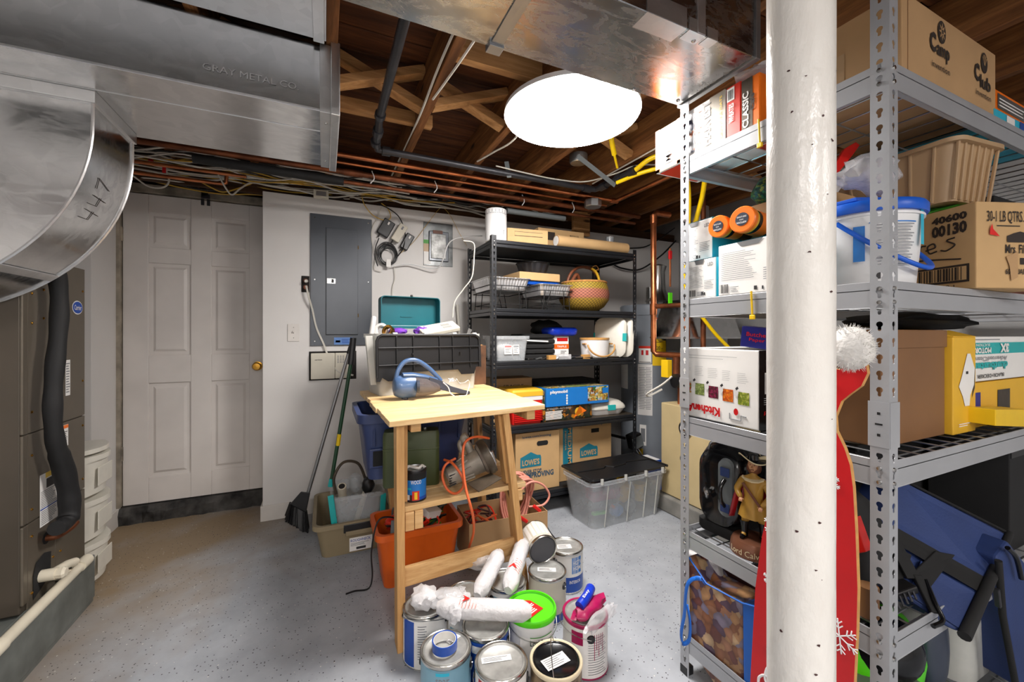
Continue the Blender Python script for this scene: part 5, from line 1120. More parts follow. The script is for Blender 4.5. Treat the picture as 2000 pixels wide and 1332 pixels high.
t = thing('plastic_sleeve','upright pale plastic sleeve wedged at the left of the black lid','sleeve',(0.222,2.205,1.06)); MB().hexa([(-0.01,-0.02,-0.10),(0.02,-0.02,-0.10),(0.02,0.03,-0.10),(-0.01,0.03,-0.10),(-0.035,-0.02,0.15),(0.0,-0.02,0.15),(0.0,0.03,0.15),(-0.035,0.03,0.15)]).build('sleeve','frost',t,0.003)
# old wooden crate and odds beside the rack
t = thing('wooden_crate','worn dark brown wooden crate at the rear right corner of table','crate',(0.868,2.49,0.901),A(6))
MB().loft([[Vector(p) for p in ((-0.075,-0.05,z),(0.065,-0.05,z),(0.065,0.06,z),(-0.075,0.06,z))] for z in (0,0.245)]+[[Vector(p) for p in ((-0.066,-0.041,z),(0.056,-0.041,z),(0.056,0.051,z),(-0.066,0.051,z))] for z in (0.245,0.01)]).build('box_body','oldwood',t)
MB().box(-0.06,0.05,-0.03,0.045,0.235,0.25).build('pale_board','brace',t,0.002)
tag(MB().bar((0.80,2.44,1.17),(0.84,2.47,1.25),0.022,0.006,(0,1,0)).build('putty_knife','steel'),'steel putty knife sticking out of the brown crate','putty knife')
tag(MB().bar((0.86,2.50,1.17),(0.83,2.47,1.215),0.05,0.008,(0,1,0)).build('sanding_pad','sawd'),'dark sanding pad standing in the brown crate','sanding pad')
tag(MB().bar((0.90,2.50,1.16),(0.87,2.49,1.24),0.012,0.01,(0,1,0)).build('chisel_handle','black'),'black chisel handle standing in the brown crate','chisel')
# hand vacuum
t = thing('hand_vacuum','slate blue cordless hand vacuum with smoky dust bowl','vacuum',(0.300,2.02,0.902),A(9))
def ell(x, ry, rz_, zc_, n=20): return [Vector((x, ry*math.cos(2*PI*j/n), zc_+rz_*math.sin(2*PI*j/n))) for j in range(n)]
MB().loft([ell(0.0,0.02,0.03,0.068),ell(0.006,0.036,0.044,0.064),ell(0.03,0.044,0.054,0.062),ell(0.07,0.047,0.058,0.062),ell(0.10,0.046,0.056,0.062)]).build('motor_body','slate',t,smooth=60)
MB().loft([ell(0.10,0.049,0.056,0.062),ell(0.15,0.046,0.050,0.057),ell(0.20,0.040,0.038,0.052),ell(0.235,0.030,0.024,0.05)]).build('dust_bowl','smoke',t,smooth=60)
MB().loft([[Vector((x,-w_,z0)),Vector((x,w_,z0)),Vector((x,w_,z1)),Vector((x,-w_,z1))] for (x,w_,z0,z1) in ((0.17,0.03,0.088,0.105),(0.235,0.032,0.035,0.082),(0.29,0.028,0.018,0.05),(0.36,0.034,0.004,0.026),(0.395,0.036,0.0,0.016))]).build('nozzle','slated',t,0.003)
MB().loft([ell(0.04,0.03,0.012,0.118),ell(0.09,0.032,0.015,0.115),ell(0.16,0.03,0.013,0.103),ell(0.22,0.026,0.012,0.083)]).build('top_shell','slate',t,smooth=60)
MB().tube(spline([(0.012,0,0.10),(0.022,0,0.14),(0.05,0,0.178),(0.09,0,0.19),(0.13,0,0.18),(0.18,0,0.145),(0.225,0,0.10),(0.245,0,0.078)],5),[0.011]*36,12).build('handle','slate',t,smooth=60)
for s in (-1,1): MB().tube([(0.10,s*0.046,0.064),(0.112,s*0.05,0.064)],0.03,14).build('latch_ring','slated',t,smooth=50)
MB().tube([(0.055,0,0.0),(0.06,0,0.03)],0.016,12).build('foot','slated',t)
MB().tube(spline([(0.235,-0.05,0.075),(0.26,-0.055,0.05),(0.27,-0.06,0.02),(0.285,-0.075,0.006)],5),0.0025,6).build('cord','white',t)
cable('tangled thin white cord lying over the vacuum nozzle', [(0.575,2.02,0.975),(0.60,2.05,0.99),(0.62,2.08,0.975),(0.59,2.09,0.985),(0.61,2.10,0.97),(0.64,2.10,0.975),(0.625,2.06,0.985),(0.65,2.08,0.96),(0.67,2.06,0.965),(0.69,2.06,0.975),(0.70,2.07,0.95),(0.675,2.03,0.92),(0.66,2.01,0.905),(0.62,2.0,0.905)], 0.0022, 'white', k=6)

# ---------------------------------------------------------------- lower shelf of the table
t = tub('storage_tote','large navy blue plastic tote on the lower table shelf','tote',(0.40,2.145,0.546),0.50,0.40,0.31,M['navy'],0.035,0.04,rim=0.035,rimh=0.04)
MB().box(-0.215,-0.10,-0.192,-0.182,0.06,0.15).build('recess_frame','navy',t,0.006); MB().box(-0.20,-0.115,-0.194,-0.190,0.07,0.14).build('recess','blackm',t,0.004)
for x in (-0.2,-0.02,0.1,0.2): MB().box(x,x+0.012,-0.196,-0.17,0.16,0.27).build('rib','navy',t,0.003)
t = thing('jerry_can','olive green plastic box standing on the lower shelf','box',(0.357,1.868,0.546),A(-12))
MB().loft([rr(0.24,0.085,0.018,0),rr(0.245,0.09,0.02,0.01),rr(0.245,0.09,0.022,0.225),rr(0.235,0.08,0.02,0.242)]).build('shell','green',t,smooth=40)
MB().loft([rr(0.245,0.096,0.02,0.16),rr(0.247,0.098,0.02,0.165),rr(0.245,0.096,0.02,0.17)]).build('seam','green',t,smooth=40); MB().tube([(0.06,0,0.242),(0.06,0,0.25)],0.008,10).build('peg','steel',t)
c = can('stain_can','small blue wood stain can with black rim on the shelf',(0.338,1.695,0.5455),'vblue',r=0.046,h=0.125,lid='zinc',rim='black',bands=((180,330,0.02,0.088,'bluec'),(180,330,0.088,0.114,'blackm'),(228,262,0.0,0.03,'dkmaroon')),group=None,cat='can')
wrap_text(c,'WOOD',0.0472,238,290,0.072,0.088,M['paper']); wrap(c,0.047,212,232,0.01,0.03,'paper','barcode_patch'); wrap(c,0.047,245,280,0.008,0.045,'redc','picture'); wrap(c,0.0473,256,270,0.012,0.04,'yellow','picture'); wrap(c,0.047,215,240,0.05,0.058,'cyan','printed_line')
m = MB(); m.tube(spline([(-0.04,0.0,0.124),(-0.02,0.02,0.127),(0.01,-0.02,0.128),(0.03,0.01,0.127),(0.04,-0.01,0.124)],4),0.006,6); m.build('dried_stain','paper',c)
# circular saw
t = thing('circular_saw','old grey circular saw with orange cord on the lower shelf','circular saw',(0,0,0))
p0, p1 = at(873,934,D=1.76), at(938,898,D=1.80)
ax = (p1-p0).normalized()
MB().tube([p0,p0+ax*0.012,p0+ax*0.06,p0+ax*0.10,p1],[0.032,0.042,0.043,0.048,0.055],24).build('motor_housing','saw',t,smooth=35)
for k in range(5):
    q = p0+ax*0.008+Vector((0.0,-0.040,0.022-0.011*k)); MB().bar(q+Vector((-0.008,0,-0.004)),q+Vector((0.022,0.0,0.006)),0.005,0.004).build('vent_slot','black',t)
for k in range(9):
    a = 2*PI*k/9; e = ax.orthogonal().normalized(); e2 = ax.cross(e); MB().bar(p0+ax*0.065+(e*math.cos(a)+e2*math.sin(a))*0.044,p0+ax*0.11+(e*math.cos(a)+e2*math.sin(a))*0.050,0.008,0.008).build('rib','saw',t,0.001)
hb = p0+ax*0.09
MB().tube(spline([hb+Vector((0.02,0,0.03)),at(920,890,D=1.80),at(915,872,D=1.80),at(905,857,D=1.80),at(912,850,D=1.80)],5),0.017,12).build('handle','saw',t,smooth=50)
MB().tube(spline([at(905,857,D=1.80),at(898,868,D=1.80),at(905,888,D=1.79)],5),0.012,10).build('handle_grip','saw',t,smooth=50)
gd = p1+ax*0.012
MB().tube([gd,gd+ax*0.02,gd+ax*0.035],[0.075,0.08,0.076],32).build('blade_guard','sawd',t,smooth=35)
MB().tube([gd+ax*0.036,gd+ax*0.038],[0.062,0.062],32).build('blade','steel',t)
MB().tube([gd-ax*0.01,gd],[0.06,0.07],32).build('gear_case','saw',t,smooth=35)
MB().bar(at(958,882,D=1.78),at(966,905,D=1.78),0.03,0.02).build('guard_plate','zinc',t,0.002)
MB().hexa([at(912,945,D=1.72),at(935,962,D=1.66),at(980,935,D=1.68),at(958,925,D=1.78)]+[p+Vector((0,0,0.004)) for p in (at(912,945,D=1.72),at(935,962,D=1.66),at(980,935,D=1.68),at(958,925,D=1.78))]).build('base_plate','sawd',t,0.001)
MB().tube(spline([at(955,856,D=1.80),at(930,853,D=1.74),at(910,862,D=1.70),at(904,885,D=1.68),at(905,920,D=1.66),at(910,955,D=1.64),at(918,985,D=1.62),at(924,1010,D=1.64),at(925,1040,D=1.72),at(916,1070,D=1.80)],6),0.0055,8).build('cord','ocord',t,smooth=50)
MB().tube(spline([at(868,898,D=1.76),at(884,905,D=1.70),at(902,930,D=1.67),at(905,950,D=1.67),at(890,964,D=1.68),at(873,955,D=1.70),at(864,930,D=1.71),at(870,908,D=1.71),at(890,895,D=1.73)],6),0.0055,8).build('cord','ocord',t,smooth=50)

# ---------------------------------------------------------------- floor clutter
t = tub('storage_tote','khaki plastic tote on the floor holding a clear bin','tote',(0.155,2.665,0.001),0.40,0.50,0.19,M['khaki'],0.03,0.04,rim=0.03,rimh=0.025)
MB().box(-0.06,0.13,-0.268,-0.255,0.135,0.18).build('black_latch','black',t,0.003); MB().box(-0.05,0.12,-0.276,-0.266,0.12,0.145).build('latch_flap','khaki',t,0.003)
f = Face(t,(-0.03,-0.2385,0.02),(1,0,0),(0,0.12,1)); f.rect(0,0,0.12,0.07,'paper','label_sheet',0.008); f.text('ROUGHNECK',0.006,0.048,0.105,0.014,M['vblue'],e=0.009); f.lines(0.006,0.025,0.10,0.018,3,M['papg'],e=0.009); f.rect(0.035,0.006,0.05,0.013,'papd','printed_block',0.009)
t = tub('storage_bin','frosted clear bin of plumbing parts inside the khaki tote','bin',(0.175,2.60,0.008),0.27,0.30,0.31,M['clearp'],0.025,0.03,rim=0.02)
for (p, q, r, lb_) in (((0.14,2.56,0.03),(0.24,2.64,0.30),0.016,'white pvc pipe offcut inside the clear bin'),((0.10,2.62,0.22),(0.09,2.53,0.35),0.024,'short wide pvc pipe end sticking out of the bin'),((0.10,2.66,0.05),(0.22,2.56,0.06),0.012,'thin pvc pipe lying in the bottom of clear bin')):
    o = MB().tube([p,q],r,16).build('pvc_pipe','pvc',None,smooth=40); tag(o,lb_,'pipe'); d = (Vector(q)-Vector(p)).normalized(); MB().tube([Vector(q)+d*0.0003,Vector(q)+d*0.001],r*0.72,14).build('pipe_bore','dark',o)
pipe('flexible_hose','dark flexible hose arching above the clear bin', spline([(0.06,2.56,0.30),(0.05,2.55,0.40),(0.10,2.58,0.47),(0.18,2.6,0.45),(0.22,2.6,0.36),(0.23,2.6,0.30)],6), 0.008, 'sawd', cat='hose')
tag(blob((0.035,0.03,0.05),51,0.2,2,3).build('black_fitting','black',None,smooth=60,loc=(0.235,2.55,0.33)),'black rubber fitting on top of the clear bin','fitting')
tag(MB().lathe([(0.02,0),(0.035,0.02),(0.035,0.09),(0.015,0.11)],18).build('glass_jar','clearp',None,smooth=50,loc=(0.17,2.64,0.27)),'small clear jar standing in the clear bin','jar')
for (lb_, p) in (('turquoise dustpan hooked on the left rim of the tote',((0.03,2.44,0.34),(0.05,2.44,0.17))),('turquoise strap at the right side of the clear bin',((0.31,2.46,0.30),(0.305,2.46,0.20)))):
    tag(MB().bar(p[0],p[1],0.03,0.012,(0,1,0)).build('dustpan','turq',None,0.003),lb_,'dustpan')
t = thing('push_broom','black bristled angle broom with long grey handle leaning on wall','broom',(0,0,0))
bt = at(681,690,Y=2.78); bb = at(602,962,Y=2.83)
MB().tube([bb,bt],0.011,10).build('handle','zinc',t,smooth=50); MB().tube([bt,at(688,668,Y=2.76)],0.014,10).build('grip','black',t,smooth=50)
h0 = at(590,985,Y=2.83)
MB().hexa([at(566,985,Y=2.81),at(598,1001,Y=2.81),at(598,1001,Y=2.86),at(566,985,Y=2.86),at(588,960,Y=2.81),at(606,962,Y=2.81),at(606,962,Y=2.86),at(588,960,Y=2.86)]).build('head','black',t,0.004)
m = MB(); rnd = random.Random(8)
for i in range(260):
    a = rnd.random(); b_ = rnd.random(); top = at(566,986,Y=2.815).lerp(at(598,1002,Y=2.815),a)+Vector((0,0.045*b_,0)); bot = at(558,1018,Y=2.79).lerp(at(600,1043,Y=2.79),a)+Vector((rnd.uniform(-0.01,0.01),0.09*b_,0)); bot.z = max(0.004,bot.z)
    m.bar(top,bot,0.007,0.007)
o = m.build('bristles','black',t); o['kind'] = 'stuff'
t = thing('green_handled_brush','green handled brush with black grip leaning in the khaki tote','brush',(0,0,0))
MB().tube([at(648,935,Y=2.60),at(686,705,Y=2.62)],0.011,10).build('handle','grn',t,smooth=50); MB().tube([at(685,712,Y=2.61),at(690,660,Y=2.62)],0.019,12).build('grip','black',t,smooth=50)
MB().tube([at(660,870,Y=2.598),at(663,848,Y=2.598)],0.0115,10).build('yellow_label','yelm',t,smooth=50); MB().tube([at(645,950,Y=2.60),at(648,935,Y=2.60)],0.014,10).build('ferrule','turq',t)
MB().hexa([(0.028,2.42,0.05),(0.05,2.42,0.05),(0.05,2.45,0.05),(0.028,2.45,0.05),(0.035,2.50,0.33),(0.06,2.50,0.33),(0.06,2.53,0.33),(0.035,2.53,0.33)]).build('scraper_head','turq',t,0.003) if False else None
# orange tub with lights
t = tub('storage_tub','orange plastic tub full of green and black cords','tub',(0.43,2.13,0.001),0.40,0.27,0.275,M['orange'],0.03,0.035,rim=0.03,rimh=0.03)
rnd = random.Random(21)
for i, (mt, lb_) in enumerate((('grn','dark green string light cord tangled in the orange tub'),('black','black extension cord tangled in the orange tub'),('grnb','leaf green wire ends poking out of the orange tub'),('redc','red cord tangled under others in the orange tub'))):
    pts = [(0.43+rnd.uniform(-0.16,0.16),2.13+rnd.uniform(-0.09,0.09),0.25+rnd.uniform(-0.05,0.07)) for _ in range(16)]
    cable(lb_, pts, 0.0055 if i != 2 else 0.003, mt, k=5)
cable('black cord hanging over the left edge of the orange tub to floor', [(0.36,2.02,0.30),(0.28,1.985,0.36),(0.225,2.0,0.34),(0.20,2.02,0.2),(0.205,2.03,0.08),(0.19,2.05,0.012),(0.13,2.06,0.01),(0.09,2.05,0.012)], 0.004, 'black')
tag(MB().box(-0.045,0.045,-0.03,0.03,-0.02,0.02).build('white_box','paper',None,0.003,loc=(0.50,2.10,0.30)),'small white carton on top of the cords in orange tub','carton').rotation_euler = (0.3,0.2,0.5)
tag(MB().box(-0.05,0.05,-0.003,0.003,-0.045,0.045).build('plastic_sheet','greyplas',None,0.002,loc=(0.335,2.03,0.27)),'grey plastic panel standing in front of the tub cords','panel').rotation_euler = (-0.3,0.2,0.2)
tag(blob((0.05,0.04,0.03),55,0.2,2,3).build('red_ball','redc',None,smooth=60,loc=(0.32,2.09,0.29)),'red plastic piece poking from the orange tub','decoration')
# open cardboard box with cords
t = thing('cardboard_box','open cardboard box of cords on the floor under the table','box',(0.91,2.13,0.001),A(-3))
w_, d_, h_, th = 0.45, 0.26, 0.235, 0.004
for (x0,x1,y0,y1) in ((-w_/2,w_/2,-d_/2,-d_/2+th),(-w_/2,w_/2,d_/2-th,d_/2),(-w_/2,-w_/2+th,-d_/2+th,d_/2-th),(w_/2-th,w_/2,-d_/2+th,d_/2-th)): MB().box(x0,x1,y0,y1,0,h_).build('side_wall','card',t)
MB().box(-w_/2,w_/2,-d_/2,d_/2,-0.0005,0.004).build('base','card',t); MB().hexa([(w_/2-0.002,-0.10,h_),(w_/2+0.001,-0.10,h_),(w_/2+0.001,0.12,h_),(w_/2-0.002,0.12,h_),(w_/2+0.012,-0.10,h_-0.09),(w_/2+0.015,-0.10,h_-0.09),(w_/2+0.015,0.12,h_-0.09),(w_/2+0.012,0.12,h_-0.09)]).build('flap','card_d',t)
rnd = random.Random(33)
for i in range(9):
    cx, cy = 1.0+rnd.uniform(-0.025,0.025), 2.12+rnd.uniform(-0.02,0.02); R = 0.10+rnd.uniform(-0.012,0.015)
    if i == 0: hc = thing('coiled_extension_cord','coiled pink extension cord rising from the cardboard box','cord',(0.99,2.12,0.26))
    MB().tube([Vector((cx-0.99+R*0.75*math.cos(a)+0.02*math.sin(a), cy-2.12+R*0.35*math.sin(a)*(1 if i % 2 else -1)+0.006*i, 0.02+R*1.25*math.sin(a)+0.02*math.cos(2*a))) for a in [2*PI*k/24 for k in range(24)]],0.0065,7,closed=True).build('cord_loop','pink',hc,smooth=60)
MB().tube(spline([(-0.02,-0.05,0.05),(0.06,-0.06,0.12),(0.14,-0.06,0.10),(0.19,-0.06,0.03),(0.15,-0.06,-0.02),(0.06,-0.05,-0.02)],6),0.0065,7).build('cord_loop','pink',hc,smooth=60)
MB().tube(spline([(-0.06,-0.05,0.18),(-0.01,-0.06,0.16),(0.0,-0.06,0.10),(-0.02,-0.05,0.07)],6),0.0065,7).build('cord_loop','pink',hc,smooth=60)
MB().tube(spline([(-0.04,-0.09,-0.05),(-0.05,-0.15,-0.08),(-0.055,-0.17,-0.14),(-0.06,-0.2,-0.20)],6),0.0065,7).build('cord_tail','pink',hc,smooth=60)
for (p, q, lb_) in (((0.955,1.99,0.235),(1.00,1.985,0.20),'orange spring clamp at the front edge of cardboard box'),((1.05,2.01,0.27),(1.09,2.0,0.235),'orange spring clamp right of the pink cord coil')):
    tag(MB().bar(p,q,0.016,0.018).build('spring_clamp','redp',None,0.004),lb_,'clamp')
for i, (mt, lb_) in enumerate((('ocord','orange cord lying in the left part of the cardboard box'),('dkmaroon','dark red cord lying in the cardboard box'),('redc','red wires loosely heaped in the cardboard box'))):
    cable(lb_, [(0.79+rnd.uniform(-0.09,0.11),2.13+rnd.uniform(-0.08,0.08),0.16+rnd.uniform(-0.04,0.09)) for _ in range(14)], 0.0055, mt, k=5)
pipe('pvc_elbow','white pvc pipe elbow standing in the cardboard box corner',[(0.99,2.21,0.325),(1.09,2.20,0.325),(1.105,2.195,0.31),(1.105,2.19,0.20)],0.014,'pvc',fit=[((1.06,2.203,0.325),(1.10,2.20,0.325),0.0175),((1.105,2.195,0.315),(1.105,2.193,0.28),0.0175)])
cable('thin black cord curving over the floor right of the cardboard box', [(1.19,2.36,0.17),(1.23,2.28,0.10),(1.25,2.16,0.01),(1.24,1.98,0.006),(1.20,1.80,0.006),(1.17,1.74,0.006)], 0.0035, 'black')
# clear tub with black split lid
t = thing('storage_bin','large clear bin with interlocking black lid on the floor','bin',(1.79,2.235,0.001),A(2))
w0,d0,w1,d1,h_ = 0.56,0.25,0.64,0.315,0.30
MB().loft([rr(w0,d0,0.04,0),rr(w0+0.05,d0+0.04,0.045,h_*0.6),rr(w1,d1,0.05,h_-0.02),rr(w1+0.02,d1+0.02,0.05,h_-0.02),rr(w1+0.02,d1+0.02,0.05,h_),rr(w1-0.008,d1-0.008,0.05,h_),rr(w0-0.008,d0-0.008,0.04,0.004)]).build('body','clearp',t,smooth=30)
zz = h_+0.012
L_ = [(-w1/2,-d1/2+0.02),(0.02-w1/2,-d1/2),(w1/2-0.02,-d1/2),(w1/2,-d1/2+0.02)]
zig = [(w1/2,0.0),(0.13,0.03),(0.10,0.0),(-0.02,-0.02),(-0.06,0.02),(-0.10,-0.01),(-w1/2,0.0)]
m = MB(); m.prism([(x,y,zz) for x, y in L_+[(x,y-0.003) for x, y in zig]],(0,0,0.012)); m.build('front_lid_leaf','black',t,0.003)
m = MB(); m.prism([(x,y,zz) for x, y in [(x,y+0.003) for x, y in reversed(zig)]+[(w1/2,d1/2),(-w1/2,d1/2)]],(0,0,0.016)); m.build('rear_lid_leaf','black',t,0.003)
MB().tube([(-w1/2,-d1/2,zz+0.012),(-w1/2,d1/2,zz+0.012)],0.009,8).build('lid_edge','black',t); MB().tube([(w1/2,-d1/2,zz+0.012),(w1/2,d1/2,zz+0.012)],0.009,8).build('lid_edge','black',t); MB().tube([(-w1/2,d1/2,zz+0.012),(w1/2,d1/2,zz+0.012)],0.009,8).build('lid_edge','black',t)
for x in (-0.24,-0.05,0.12,0.27): MB().tube([(x,-d1/2-0.006,h_-0.012),(x,-d1/2-0.006,h_+0.022)],0.010,10).build('lid_hinge','frost',t)
for x in (-0.2,-0.02,0.12,0.22):
    MB().bar((x,-d0/2-0.012,0.01),(x+0.012,-d1/2-0.002,h_-0.03),0.004,0.006,(0,1,0)).build('wall_rib','frost',t)
def inbin(x, y, z): return (1.79+x, 2.235+y, z)
tag(MB().box(-0.11,0.11,-0.05,0.05,-0.035,0.035).build('pink_tray','magenta',None,0.01,loc=inbin(-0.10,0,0.16)),'pink plastic tray inside the large clear bin','toy')
tag(blob((0.05,0.06,0.09),61,0.15,1.5,3).build('toy_part','yelc',None,smooth=60,loc=inbin(0.06,0,0.16)),'yellow green toy piece inside the large clear bin','toy')
tag(MB().lathe([(0.03,0),(0.035,0.1),(0.045,0.105),(0.045,0.12),(0.01,0.12)],18).build('toy_cup','yellow',None,smooth=40,loc=inbin(0.21,0,0.06)),'yellow plastic cup inside the large clear bin','toy')
tag(blob((0.05,0.04,0.04),63,0.15,1.5,3).build('toy_car','bluec',None,smooth=60,loc=inbin(-0.03,-0.05,0.05)),'blue toy piece inside the large clear bin','toy')
tag(MB().tube([inbin(0.10,-0.04,0.05),inbin(0.10,0.0,0.05)],0.045,20).build('toy_roller','zinc',None,smooth=40),'grey toy wheel inside the large clear bin','toy')
tag(MB().bar(inbin(-0.22,-0.05,0.06),inbin(-0.12,-0.05,0.055),0.03,0.02).build('green_toy','lime',None,0.005),'green toy bar inside the large clear bin','toy')
tag(blob((0.10,0.05,0.05),64,0.1,1.5,3).build('toy_block','slated',None,smooth=60,loc=inbin(-0.04,0.05,0.24)),'dark blue toy piece near the top of the clear bin','toy')
tag(MB().bar(inbin(-0.07,-0.06,0.09),inbin(-0.02,-0.06,0.03),0.025,0.02).build('orange_toy','orange',None,0.004),'orange toy bar inside the large clear bin','toy')
o, fs, dm = carton('blue_carton','blue and white carton behind the large clear bin','carton',2.22,2.34,2.36,2.52,0.001,0.26,'vblue'); fs['front'].rect(0.01,0.02,0.05,0.10,'paper'); fs['front'].bars(0.014,0.03,0.04,0.07,M['papd']); fs['top'].rect(0.01,0.01,0.10,0.14,'paper'); fs['left'].rect(0.01,0.0,0.13,0.25,'paper')
t = thing('plug_transformer','big black plug transformer hanging at the right end of rack bottom','transformer',(2.245,2.56,0.37),rot=(0,A(-15),0)); MB().box(-0.05,0.05,-0.04,0.04,-0.06,0.06).build('case','black',t,0.01); MB().box(-0.05,0.05,-0.042,-0.038,-0.05,0.04).build('front_plate','greyplas',t,0.004)
for x in (-0.01,0.012): MB().tube([(x,0,-0.06),(x+0.03,-0.02,-0.17)],0.004,6).build('cord','zinc',t)
cable('black cable running behind rack into the transformer', [(1.9,2.95,0.42),(2.05,2.93,0.40),(2.19,2.6,0.385)], 0.012, 'black')
# ================================================================== black rack goods
Z1, Z2, Z3, Z4, Z5 = [z+0.001 for z in BZ]
# top shelf
t = thing('air_purifier','white cylindrical device with a vented top on the black rack','air purifier',(1.03,2.505,Z5))
MB().lathe([(0.068,0),(0.071,0.003),(0.071,0.165),(0.068,0.168)],44).build('housing','white',t,smooth=30); MB().lathe([(0.068,0.168),(0.070,0.172),(0.070,0.206),(0.066,0.212),(0.0005,0.212)],44).build('top_ring','white',t,smooth=30)
for k in range(3):
    for j in range(20):
        a = PI+PI*j/19; MB().box(-0.003,0.003,-0.0712,-0.0705,0.176+k*0.010,0.181+k*0.010).build('vent_slot','papg',t,rz=a+PI/2) if k == 0 or j % 2 else None
Face(t,(0.02,-0.069,0.04),(1,0.2,0),(0,0,1)).lines(0,0,0.012,0.03,3,M['papg'])
o, fs, dm = carton('cardboard_box','long low cardboard box with a paper slip, top rack shelf','box',1.11,1.40,2.46,2.62,Z5,Z5+0.10,'card_l',rz=A(-7))
fs['front'].rect(0.05,0.05,0.20,0.03,'papd','strap_slot'); fs['front'].rect(0.05,0.053,0.20,0.024,'card_l','paper_slip',0.003)
o, fs, dm = carton('cardboard_box','taller cardboard box with printed logo at the back of top shelf','box',1.42,1.82,2.64,2.86,Z5,Z5+0.175,'card_l')
fs['front'].rect(0.05,0.09,0.09,0.06,'ink','logo'); fs['front'].text('www.acehw.com',0.06,0.04,0.24,0.02,M['ink']); fs['front'].text('MADE IN USA',0.27,0.13,0.08,0.014,M['ink'])
t = thing('mailing_tube','cardboard mailing tube with white end cap on rack top','mailing tube',(1.465,2.462,Z5+0.042),rz=A(1))
MB().tube([(0,0,0),(0.62,0,0)],0.041,28).build('tube','card_l',t,smooth=50); MB().tube([(-0.001,0,0),(-0.003,0,0)],0.034,24).build('end_cap','paper',t); MB().lathe([(0.041,-0.002),(0.041,0.003),(0.034,0.003),(0.034,-0.002),(0.041,-0.002)],28,(0,0,0),Matrix.Rotation(PI/2,4,'Y')).build('rim','card',t)
for i, (x, lb_) in enumerate(((1.90,'dark red bottle lying behind the mailing tube'),(1.95,'second dark red bottle behind the mailing tube, nearer the corner'))): tag(MB().lathe([(0.02,0),(0.025,0.01),(0.025,0.09),(0.01,0.11),(0.01,0.13)],16).build('bottle','dkmaroon',None,smooth=50,loc=(x,2.68,Z5)),lb_,'bottle')
tag(MB().lathe([(0.025,0),(0.03,0.16),(0.0305,0.16),(0.026,0.002)],18).build('plastic_cup_stack','clearp',None,smooth=40,loc=(2.05,2.62,Z5)),'tall stack of clear plastic cups on rack top','cup stack')
cable('white wires loosely piled on the rack top behind the tube', [(1.88,2.56,Z5+0.02),(1.93,2.55,Z5+0.06),(1.98,2.56,Z5+0.08),(2.0,2.57,Z5+0.03),(1.94,2.56,Z5+0.04),(1.90,2.56,Z5+0.09),(2.02,2.56,Z5+0.05)], 0.003, 'white')
# shelf 4 (second from the top): chafing racks, pans, basket
def foil_pan(name, label, x, y, z, w_, d_, h_, rz=0):
    t = thing(name, label, 'foil pan', (x,y,z), rz, 'foil pans on wire stands'); n = 6
    def fl(w2, d2, r, zz, a): 
        ring = rr(w2,d2,r,zz,5); out = []
        N_ = 120
        # resample ring to many points so the sides can be crimped
        per = []
        for i in range(len(ring)):
            p, q = ring[i], ring[(i+1) % len(ring)]; L = (q-p).length; k = max(1,int(L/((w2+d2)*2)*N_))
            for j in range(k): per.append(p.lerp(q,j/k))
        return per
    a = fl(w_*0.84,d_*0.84,0.03,0,0); b = [p+Vector((0,0,0)) for p in a]
    N0 = len(a)
    def scaled(s, zz, c): return [Vector((p.x*s*(1+(c if i % 2 else -c)), p.y*s*(1+(c if i % 2 else -c)), zz)) for i, p in enumerate(a)]
    MB().loft([scaled(1.0,0,0.004),scaled(1.12,h_*0.85,0.010),scaled(1.15,h_,0.004),scaled(1.24,h_+0.001,0.004),scaled(1.24,h_+0.005,0.004),scaled(1.14,h_+0.003,0.004),scaled(0.99,0.003,0.004)]).build('tray','foil',t)
    return t
def wire_stand(label, x, y, z, w_, d_, h_, rz=0):
    t = thing('chafing_rack', label, 'wire stand', (x,y,z), rz, 'wire chafing stands')
    m = MB()
    for (zz, s) in ((h_,1.0),(h_-0.035,0.95)): m.tube([p for p in rr(w_*s,d_*s,0.02,zz,3)],0.0028,6,closed=True)
    m.build('top_ring','blackm',t,smooth=50)
    for sx in (-1,1):
        for sy in (-1,1):
            MB().tube([(sx*w_*0.36,sy*d_/2,h_),(sx*w_*0.42,sy*d_*0.46,0.0),(sx*w_*0.28,sy*d_*0.42,0.0),(sx*w_*0.20,sy*d_/2,h_)],0.0028,6).build('leg','blackm',t)
    m = MB(); m.tube([(-w_*0.42,-d_*0.44,0.03),(w_*0.42,-d_*0.44,0.03)],0.0025,6); m.tube([(-w_*0.42,d_*0.44,0.03),(w_*0.42,d_*0.44,0.03)],0.0025,6); m.tube([(-w_*0.42,-d_*0.44,0.03),(-w_*0.42,d_*0.44,0.03)],0.0025,6); m.build('cross_wire','blackm',t)
    return t
wire_stand('black wire stand under the left foil pan',1.115,2.64,Z4,0.30,0.36,0.150); foil_pan('foil_pan','left aluminium foil pan nearest the wall cord',1.115,2.64,Z4+0.125,0.31,0.36,0.075)
wire_stand('black wire stand under the foil pan by the basket',1.46,2.61,Z4,0.26,0.34,0.130); foil_pan('foil_pan','aluminium foil pan beside the woven basket',1.46,2.61,Z4+0.10,0.27,0.34,0.07)
t = thing('bundt_pan','dark fluted bundt pan on the thin cardboard box','bundt pan',(1.385,2.66,Z4+0.262)); N_ = 36
MB().loft([[Vector((r*(1+c*math.cos(12*2*PI*j/72))*math.cos(2*PI*j/72), r*(1+c*math.cos(12*2*PI*j/72))*math.sin(2*PI*j/72), z)) for j in range(72)] for (r,z,c) in ((0.085,0,0.05),(0.10,0.03,0.05),(0.115,0.075,0.03),(0.125,0.078,0),(0.125,0.082,0),(0.112,0.08,0.02),(0.08,0.006,0.03))]).build('mould','iron',t,smooth=50)
